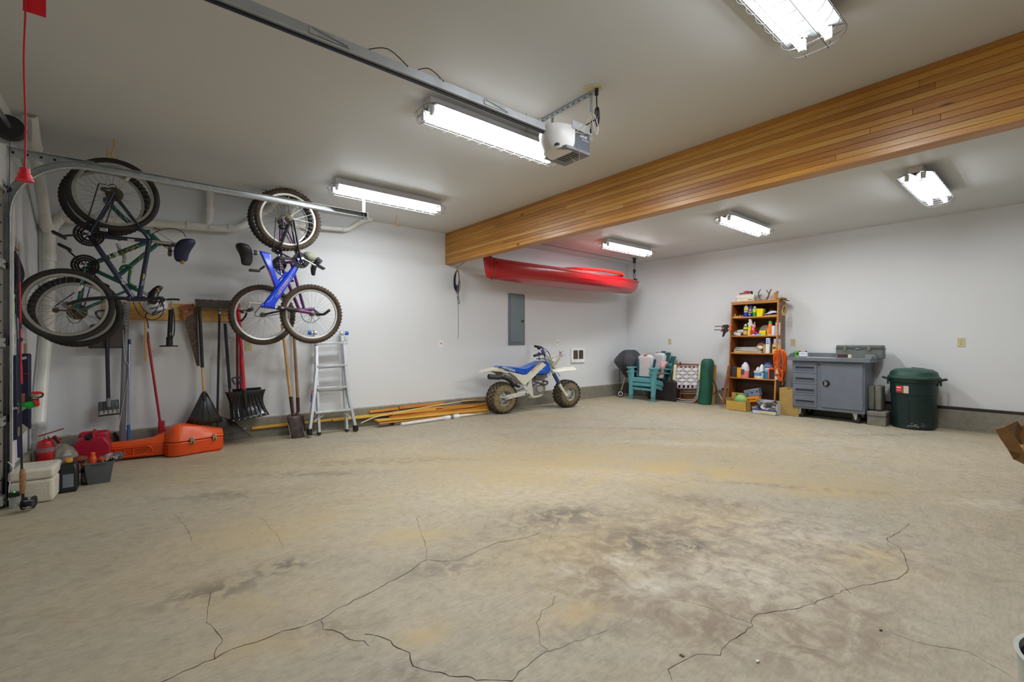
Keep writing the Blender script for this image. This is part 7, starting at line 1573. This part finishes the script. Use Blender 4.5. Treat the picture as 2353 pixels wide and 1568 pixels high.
# ================================================================ trash can
t = thing('trash_can', 'large dark green plastic trash can with domed lid by the right wall', 'trash can', (7.955, 1.30, 0))
TG = mat((9, 38, 36), .42, var=.12, sc=6); TGL = mat((40, 74, 64), .45, var=.1)
M().lathe([(.0, .012), (.20, .0), (.218, .012), (.228, .3), (.234, .44), (.240, .445), (.244, .60), (.256, .61), (.258, .66), (.246, .665)], n=40).build('barrel', TG, t)
M().lathe([(.262, .652), (.268, .657), (.268, .680), (.252, .690), (.250, .70), (.235, .745), (.19, .775), (.10, .79), (0, .792)], n=40).build('lid', TGL, t, bev=.002)
ld = Vector((-.987, -.161, 0)).normalized(); sdv = Vector((ld.y, -ld.x, 0))
for s_ in (-1, 1):
    c_ = sdv*s_*.262; m_ = M(); hh_ = [c_+ld*.07+UP*.64, c_+sdv*s_*.055+ld*.055+UP*.655, c_+sdv*s_*.055-ld*.055+UP*.655, c_-ld*.07+UP*.64]
    m_.tube(hh_, .012, 8); m_.build('side_handle', TG, t); m_ = M().bar(c_+ld*.07+UP*.60, c_-ld*.07+UP*.60, .02, .06, UP); m_.build('handle_boss', TG, t)
lp_ = M(); 
for k in range(1): lp_.box(ld*.262-sdv*.08+UP*.668, (.10, .02, .028), Matrix.Rotation(atan2(sdv.y, sdv.x), 3, 'Z'))
lp_.build('lid_grip', TGL, t, bev=.004)
m_ = M(); m_.tube([-sdv*.14+ld*.06+UP*.772, -sdv*.10-ld*.03+UP*.788, sdv*.02-ld*.04+UP*.794], .006, 6); m_.build('lid_ridge', TG, t)
def patch(r0, r1, a0, a1, z0, z1, mm, name, n=8):
    b0 = atan2(ld.y, ld.x); g_ = M(); g_.grid(lambda a, b: Vector(((r0+(r1-r0)*b)*cos(b0+a0+(a1-a0)*a), (r0+(r1-r0)*b)*sin(b0+a0+(a1-a0)*a), z0+(z1-z0)*b)), n, 2); return g_.build(name, mm, t)
patch(.2435, .2445, -.80, -.42, .475, .565, C(206, 26, 36), 'red_label'); patch(.2435, .2445, -.42, -.20, .470, .565, C(206, 196, 180), 'label_barcode'); patch(.2437, .2447, -.50, -.41, .48, .555, C(150, 90, 40), 'label_picture')
patch(.2440, .2448, -.77, -.54, .53, .545, WHT, 'label_text'); patch(.2440, .2448, -.77, -.54, .50, .51, C(240, 160, 160), 'label_text')
b0 = atan2(ld.y, ld.x)
pr = [Vector((r*cos(b0+a), r*sin(b0+a), z)) for a, z, r in ((-.22, .03, .2215), (-.22, .385, .2335), (.50, .385, .2335), (.50, .03, .2215))]
ex = [pr[0], pr[1]]+[Vector((.2335*cos(b0-.22+.09*i), .2335*sin(b0-.22+.09*i), .385)) for i in range(1, 8)]+[pr[2], pr[3]]
M().tube(ex, .003, 5).build('moulded_panel_edge', TG, t)
random.seed(14)
for i in range(26):
    a = b0+random.uniform(-.3, .6); z = .03+abs(random.gauss(0, .03)); rr = .2195+z*.035; d = Vector((cos(a), sin(a), 0)); s2 = Vector((-sin(a), cos(a), 0)); h1, w1 = random.uniform(.003, .010), random.uniform(.008, .022)
    M().add([d*rr+s2*w1*cos(k)+UP*(z+h1*sin(k)*random.uniform(.4, 1)) for k in [i2*pi/3 for i2 in range(6)]], [(0, 1, 2, 3, 4, 5)]).build('scuff', C(124, 132, 130), t, smooth=False)
# ================================================================ corner: grill, chairs, bags
t = thing('kettle_grill', 'kettle barbecue under a dark grey fabric cover in the back corner', 'grill', (7.76, 5.72, 0), radians(-45))
CV = mat((62, 62, 66), .65, var=.2, sc=7); random.seed(17)
gf = Fr(t.location, radians(-45)); secs = []
for v, ul, ur in ((804, 1437, 1458), (809, 1428, 1466), (815, 1421, 1471), (822, 1416, 1476), (830, 1409.5, 1478), (838, 1413, 1477), (848, 1421, 1476), (857, 1429, 1474), (864, 1433, 1470), (868, 1436, 1466)):
    a, b_ = gf.q(ul, v), gf.q(ur, v); c_ = (a+b_)/2; r_ = (b_.x-a.x)/2
    secs.append([Vector((c_.x+r_*cos(2*pi*k/22)*(1+random.uniform(-.03, .03)), min(r_, .27)*.95*sin(2*pi*k/22)*(1+random.uniform(-.08, .08)), c_.z+.012*sin(k*1.3))) for k in range(22)])
M().loft(secs).build('cover', CV, t, sub=1)
for i in range(7):
    p0 = gf.q(1425+i*6, 812+i*2, -.23); p1 = gf.q(1420+i*5, 832+i*3, -.27); p2 = gf.q(1432+i*4, 860, -.16); M().tube([p0, p1, p2], .008, 6, k=3).build('fold', CV, t)
M().tube([gf.q(1423.5, 850, -.1), gf.q(1424, 868, -.1), gf.q(1424.5, 876, -.1)], .010, 6).build('strap', BLK, t); M().ell(gf.q(1424, 876, -.1), (.02, .02, .02), 8, 6).build('strap_toggle', BLK, t)
M().tube([gf.q(1436, 868), gf.q(1427, 900)], .012, 8).build('leg', mat((196, 186, 160), .4, .4), t); M().tube([gf.q(1462, 866), gf.q(1482, 908, -.15)], .010, 8).build('leg', mat((196, 186, 160), .4, .4), t)
wc = gf.q(1425.5, 902, -.03); wc.z = .069
wq = M().lathe([(.012, -.014), (.064, -.014), (.069, -.008), (.069, .008), (.064, .014), (.012, .014)], wc, (0, 1, 0), 24).build('wheel', BLK, t); M().torus(wc+Vector((0, -.016, 0)), .042, .009, (0, 1, 0), 28, 6).build('white_wall', C(226, 220, 206), wq); M().cyl(wc+Vector((0, -.02, 0)), wc+Vector((0, .05, 0)), .010, n=10).build('hub', STEEL, wq)
M().cyl(wc, wc+Vector((.42, .02, 0)), .005, n=6).build('axle', STEEL, t)
# resin adirondack chairs
TLC = mat((98, 166, 174), .45, var=.05); DGC = mat((22, 82, 82), .45, var=.05)
def adirondack(label, m_, loc, rz, back=True):
    t = thing('adirondack_chair', label, 'chair', loc, rz, 'stacked adirondack chairs in the back corner')
    for s_ in (-1, 1):
        x = s_*.26
        M().loft([[Vector((x+i*w1, y+j*w2, z)) for i, j in ((-1, -1), (1, -1), (1, 1), (-1, 1))] for z, y, w1, w2 in ((0, .02, .030, .030), (.25, .04, .034, .036), (.45, .03, .042, .042), (.53, .02, .045, .05))]).build('front_leg', m_, t, bev=.006)
        M().loft([[Vector((x+i*w1, y, z+j*.014)) for i, j in ((-1, -1), (1, -1), (1, 1), (-1, 1))] for y, z, w1 in ((-.06, .545, .05), (.10, .545, .055), (.35, .53, .045), (.58, .50, .03))]).build('arm', m_, t, bev=.006)
        M().loft([[Vector((x*.86+i*.022, y, z+j*h1)) for i, j in ((-1, -1), (1, -1), (1, 1), (-1, 1))] for y, z, h1 in ((.02, .30, .035), (.30, .24, .04), (.55, .13, .035), (.72, .01, .02))]).build('rear_leg', m_, t, bev=.006)
    M().box((0, .03, .31), (.50, .03, .075)).build('front_apron', m_, t, bev=.006); M().box((0, .03, .22), (.48, .025, .05)).build('cross_rail', m_, t, bev=.006)
    for i in range(5): M().box((0, .06+i*.085, .345-i*.022), (.48, .075, .016)).build('seat_slat', m_, t, bev=.004)
    if back:
        for i in range(5):
            x = (i-2)*.105; a = (i-2)*.07; hgt = .86-.025*(i-2)**2
            M().loft([[Vector((x*(1+.12*k)+j1*.044*(1+.2*k), .45+.26*k+j2*.008, .24+(hgt-.24)*k)) for j1, j2 in ((-1, -1), (1, -1), (1, 1), (-1, 1))] for k in (0, .5, 1)]).build('back_slat', DGC, t, bev=.004)
        M().box((0, .62, .60), (.50, .02, .05)).build('back_brace', m_, t, bev=.004)
    return t
CL = Vector((7.50, 5.23, 0)); CRZ = -pi/2-radians(3)
adirondack('lower of two stacked pale teal adirondack chairs, its feet on the floor', TLC, CL, CRZ, False)
adirondack('upper of two stacked pale teal adirondack chairs holding the striped cushions', TLC, CL+Vector((-.02, -.02, .085)), CRZ, True)
t = thing('chair_frame', 'dark green plastic chair back standing upright on the stacked teal chairs', 'chair', CL+Vector((.10, 0, .40)), CRZ)
fr_ = Fr(t.location, CRZ)
for a, b_, w_ in (((1467, 866), (1466, 824), .035), ((1498, 870), (1505, 826), .05)): M().bar(fr_.q(*a), fr_.q(*b_), w_, .03).build('upright', DGC, t, bev=.006)
M().bar(fr_.q(1465, 868), fr_.q(1500, 870), .03, .06).build('cross_bar', DGC, t, bev=.006)
STR = mat((214, 208, 208), .35, var=.06, coat=.4)
def stripes(name, label, loc, rz, w_, h_, d_, lean, m_, tie=False):
    t = thing(name, label, 'cushion', loc, rz, 'bagged cushions on the teal chairs'); t.rotation_euler = (-lean, 0, rz)
    n_ = 11
    M().box((0, 0, h_/2), (w_, d_, h_), tx=.94).build('cushion', m_, t, bev=.035, seg=4)
    for i in range(n_):
        x = (i-(n_-1)/2)*w_/(n_+.6); M().slab(x-.004, x+.004, -d_/2-.002, -d_/2+.004, .04, h_-.04).build('stripe', mat((166, 158, 160), .6), t)
    M().ell((0, 0, h_-.005), (w_*.46, d_*.45, .035), 12, 6).build('bag_top', mat((222, 222, 224), .25, coat=.5), t)
    if tie: M().bar((-.02, -d_/2-.004, h_+.0), (.07, -d_/2-.006, h_+.03), .02, .012).build('orange_tie', C(240, 100, 20), t)
    return t
stripes('seat_cushion', 'striped cushion in a clear bag with an orange tie on the teal chairs', CL+Vector((.16, .02, .43)), CRZ, .34, .43, .13, .12, STR, True)
stripes('seat_cushion', 'second bagged striped cushion leaning right of the orange-tied one', CL+Vector((.28, -.17, .43)), CRZ-.2, .26, .47, .12, .2, mat((202, 200, 204), .3, var=.08, coat=.4))
t = thing('clear_bag', 'clear plastic cushion bag rising behind the cushions', 'bag', CL+Vector((.42, -.05, .40)), CRZ)
random.seed(19); M().grid(lambda a, b: Vector(((a-.5)*.42, random.uniform(-.012, .012), b*.52)), 6, 6).build('bag', mat((216, 214, 216), .2, var=.04, alpha=.38, coat=.6), t, thick=.001, smooth=False)
t = thing('plastic_bag', 'crumpled pink and white plastic bag wedged right of the cushions', 'bag', CL+Vector((.20, -.33, .50)), CRZ)
random.seed(23); m_ = M(); m_.add([Vector(p) for p in ((-.02, 0, 0), (-.03, -.03, .16), (.0, -.02, .26), (.14, 0, .26), (.06, -.03, .12))]+[Vector((.04, -.07, .16))], [(0, 1, 5), (1, 2, 5), (2, 3, 5), (3, 4, 5), (4, 0, 5)]); m_.build('bag', mat((216, 160, 164), .3, var=.3, sc=14, coat=.4), t, thick=.002, smooth=False)
t = thing('suitcase', 'dark brown suitcase on the floor behind the teal chairs', 'suitcase', (7.80, 4.88, 0), -pi/2); M().box((-.12, .12, .19), (.62, .2, .38)).build('shell', C(42, 32, 34), t, bev=.02, seg=3); M().box((-.12, .015, .3), (.1, .02, .02)).build('handle', BLK, t)
t = thing('metal_rod', 'thin pale rod lying on the floor under the teal chairs', 'rod', onZ(1515, 913)); q = onZ(1545, 915)-Vector(t.location); M().tube([q, Vector((0, 0, .006)), onZ(1490, 908)-Vector(t.location)+Vector((0, 0, .01))], .006, 6).build('rod', C(206, 200, 190), t)
# board leaning, folding chair, green bag
t = thing('plywood_panel', 'brown wooden panel leaning on the wall behind the folding lawn chair', 'panel', (8.03, 4.86, 0), -pi/2); t.rotation_euler = (-.1, 0, -pi/2)
pf = Fr(Vector((8.06, 4.86, 0)), -pi/2); M().slab(pf.q(1546, 920).x, pf.q(1641, 920).x, -.0, .018, 0, .72).build('panel', wood((122, 70, 28), (150, 92, 40), 'X', 6, 8), t, bev=.002); M().slab(pf.q(1637, 920).x, pf.q(1643, 920).x, -.004, .02, 0, .70).build('edge_strip', wood((196, 146, 60), (220, 172, 90), 'Z'), t)
t = thing('brown_bottle', 'dark red bottle neck showing above the folded lawn chair', 'bottle', onX(1563, 900, 7.96)); t.location.z = 0; M().lathe([(.018, 0), (.018, .62), (.014, .66), (.014, .72), (.017, .72), (.017, .75)], n=12).build('bottle', C(110, 30, 26), t)
lf = Fr(Vector((7.90, 4.56, 0)), -pi/2)
t = thing('folding_lawn_chair', 'folded aluminium lawn chair with white and purple webbing by the wall', 'folding chair', lf.o, -pi/2)
AL = mat((206, 206, 204), .3, .7); lean = lambda v: .10*(1-(v-838)/85)
L = lambda u, v, d=0: lf.q(u, v, d+lean(v))
M().tube([L(1546, 890, -.02), L(1546, 908, -.02), L(1550, 919, -.02), L(1562, 922.5, -.02), L(1590, 923, -.02), L(1600, 918, -.02), L(1604, 908, -.02), L(1607, 870, -.02)], .012, 8, k=3).build('front_frame', AL, t)
M().tube([L(1552, 885), L(1549, 905), L(1556, 916), L(1590, 919), L(1601, 908), L(1604, 880)], .011, 8, k=3).build('rear_frame', AL, t)
M().tube([L(1556, 850, -.04), L(1560, 842, -.04), L(1570, 841, -.04), L(1597, 841, -.04), L(1604, 845, -.04), L(1606, 853, -.04), L(1601, 893, -.04)], .011, 8, k=3).build('back_frame', AL, t); M().tube([L(1556, 850, -.04), L(1549, 893, -.04)], .011, 8).build('back_frame_side', AL, t)
M().tube([L(1549, 893, -.03), L(1601, 893, -.03)], .011, 8).build('hinge_tube', AL, t)
for k, v in enumerate((899, 904)): M().tube([L(1556, v-2, .03), L(1566, v, .03), L(1596, v, .03), L(1602, v-2, .03)], .009, 8, k=3).build('folded_frame', AL, t)
for (u0, u1, nm) in ((1549, 1553, 'arm'), (1605.5, 1609.5, 'arm')):
    M().prism([(p.x, p.z) for p in [lf.q(u, v, 0) for u, v in ((u0+1.5, 838), (u1+1.5, 839), (u1, 872), (u0+2 if u0 < 1560 else u1-3, 876), (u0-2.5 if u0 < 1560 else u0, 872))]], -.03, .03).build(nm, C(228, 222, 186), t, bev=.01)
cols = (C(232, 232, 226), C(178, 170, 192))
for j in range(5):
    v = 847+j*8.2+2; M().bar(L(1554-j*.9, v, -.052), L(1604-j*.6, v+.5, -.052), .004, .052, UP).build('cross_web', cols[0], t)
for i in range(5):
    u0 = 1561+i*9.6; M().bar(L(u0, 842, -.058), L(u0-5+i*.4, 892, -.058), .044, .003, Vector((0, 1, 0))).build('long_web', cols[1], t)
    for j in range(5):
        if (i+j) % 2 == 0: 
            v = 849+j*8.2; uu = u0-(v-842)/50*(5-i*.4); M().bar(L(uu-3.6, v, -.062), L(uu+3.6, v+.2, -.062), .003, .050, UP).build('web_crossing', cols[0], t)
t = thing('camp_chair_bag', 'dark green drawstring camping chair bag standing by the wall', 'bag', (7.95, 4.25, 0), -pi/2); DG = mat((24, 84, 66), .6, var=.15, sc=6)
gf = Fr(t.location, -pi/2); secs = []; random.seed(29)
for v, ul, ur in ((924, 1606, 1633), (915, 1605, 1635), (900, 1608, 1636), (880, 1609, 1637), (860, 1610, 1638.5), (845, 1611.5, 1639), (835, 1612, 1639.5), (829, 1614, 1638), (825, 1618, 1634)):
    a, b_ = gf.q(ul, v), gf.q(ur, v); c_ = (a+b_)/2; r_ = (b_.x-a.x)/2; z_ = max(c_.z, 0) if v < 924 else 0
    secs.append([Vector((c_.x+r_*cos(2*pi*k/18)*(1+random.uniform(-.03, .03)), min(r_, .11)*sin(2*pi*k/18)*(1+random.uniform(-.05, .05)), z_)) for k in range(18)])
M().loft(secs).build('bag', DG, t)
for du in (-3, 0, 4): M().tube([gf.q(1626+du, 826, -.03), gf.q(1625+du*2, 832, -.09)], .006, 6).build('gather', DG, t)
M().tube(gf.Q([(1630, 848), (1634, 862), (1642, 880), (1646, 895), (1643, 904), (1634, 906)], -.11), .010, 6, k=4).build('shoulder_strap', BLK, t)
# ================================================================ right edge: cardboard box with scrap wood, tub
base = onZ(2400, 1130); f = Fr(Vector((base.x, base.y, 0)), -YAW); zc = (f.o-CAMP).dot(FW)
t = thing('scrap_box', 'torn cardboard box of scrap wood at the right edge', 'box', f.o, -YAW)
CB_ = mat((150, 110, 66), .8, var=.12); CBD = mat((112, 78, 40), .8, var=.12)
def pl(pts, mm, nm, y0=0.0, th=.006):
    P = [f.q(u, v, d) for u, v, d in pts]; M().add(P, [tuple(range(len(P)))]).build(nm, mm, t, thick=th, smooth=False)
pl([(2286, 987, 0), (2309, 981, 0), (2330, 1000, 0), (2352, 1040, 0), (2400, 1068, .0), (2400, 1090, 0), (2330, 1056, 0), (2318, 1036, 0), (2300, 1010, 0)], CB_, 'torn_flap')
pl([(2308, 981, .05), (2336, 968, .08), (2350, 985, .10), (2342, 1000, .05), (2352, 1030, .02), (2330, 1002, .0)], CBD, 'inner_flap')
pl([(2322, 992, .10), (2365, 970, .15), (2440, 1010, .15), (2440, 1060, .1), (2352, 1050, .05)], mat((160, 112, 56), .8, var=.1), 'back_wall')
pl([(2318, 1036, 0), (2330, 1057, 0), (2342, 1052, -.01), (2345, 1042, 0)], CBD, 'torn_corner')
P = [f.q(u, v, 0) for u, v in ((2352, 1068), (2480, 1100))]; m_ = M(); m_.add([P[0], P[1], Vector((P[1].x, 0, 0)), Vector((P[0].x+.16, 0, 0)), P[0]+Vector((.28, .25, 0)), P[1]+Vector((.28, .25, 0)), Vector((P[1].x+.28, .25, 0)), Vector((P[0].x+.44, .25, 0))], [(0, 1, 2, 3), (4, 7, 6, 5), (0, 3, 7, 4), (1, 5, 6, 2), (3, 2, 6, 7)]); m_.build('carton', CB_, t, smooth=False)
o2 = f.o
t2 = thing('wood_block', 'short wooden block end poking out of the torn cardboard box', 'wood', o2, -YAW); M().bar(f.q(2343, 1024, .02), f.q(2400, 1075, .10), .05, .03).build('block', wood((190, 140, 76), (214, 170, 108), 'X'), t2, bev=.002)
tb = FW*.95+RT*1.275; hT = .44; r_ = .15
t = thing('plastic_tub', 'rim of a pale tub with purple lining cut off at the lower right corner', 'tub', (tb.x, tb.y, 0))
M().lathe([(r_*.8, 0), (r_*.95, hT*.7), (r_, hT), (r_*1.03, hT+.004), (r_*.97, hT+.004), (r_*.92, hT*.7), (r_*.77, .01), (0, .01)], n=48).build('tub', mat((178, 186, 176), .4), t)
M().lathe([(r_*.90, hT*.6), (r_*.955, hT*.97)], n=40, cap=False).build('purple_lining', mat((92, 70, 110), .5), t); M().ell((0, 0, hT*.72), (r_*.85, r_*.85, .05), 16, 8).build('contents', mat((84, 50, 44), .7, var=.4, sc=18), t)
# floor litter
t = thing('paper_scrap', 'tiny white paper scrap on the floor in the lower right', 'litter', onZ(1741, 1522)); M().add([(-.01, 0, .002), (.0, -.006, .006), (.012, .0, .003), (.002, .008, .004)], [(0, 1, 2, 3)]).build('scrap', WHT, t, thick=.001)
t = thing('bark_chip', 'small dark chip on the floor in the lower right', 'litter', onZ(2024, 1450)); M().box((0, 0, .0015), (.011, .008, .003)).build('chip', BLKM, t)
t = thing('leaf_bit', 'small brown leaf fragment on the floor near the bottom right', 'litter', onZ(1567, 1508)); M().box((0, 0, .0015), (.010, .016, .003)).build('leaf', C(90, 60, 36), t)
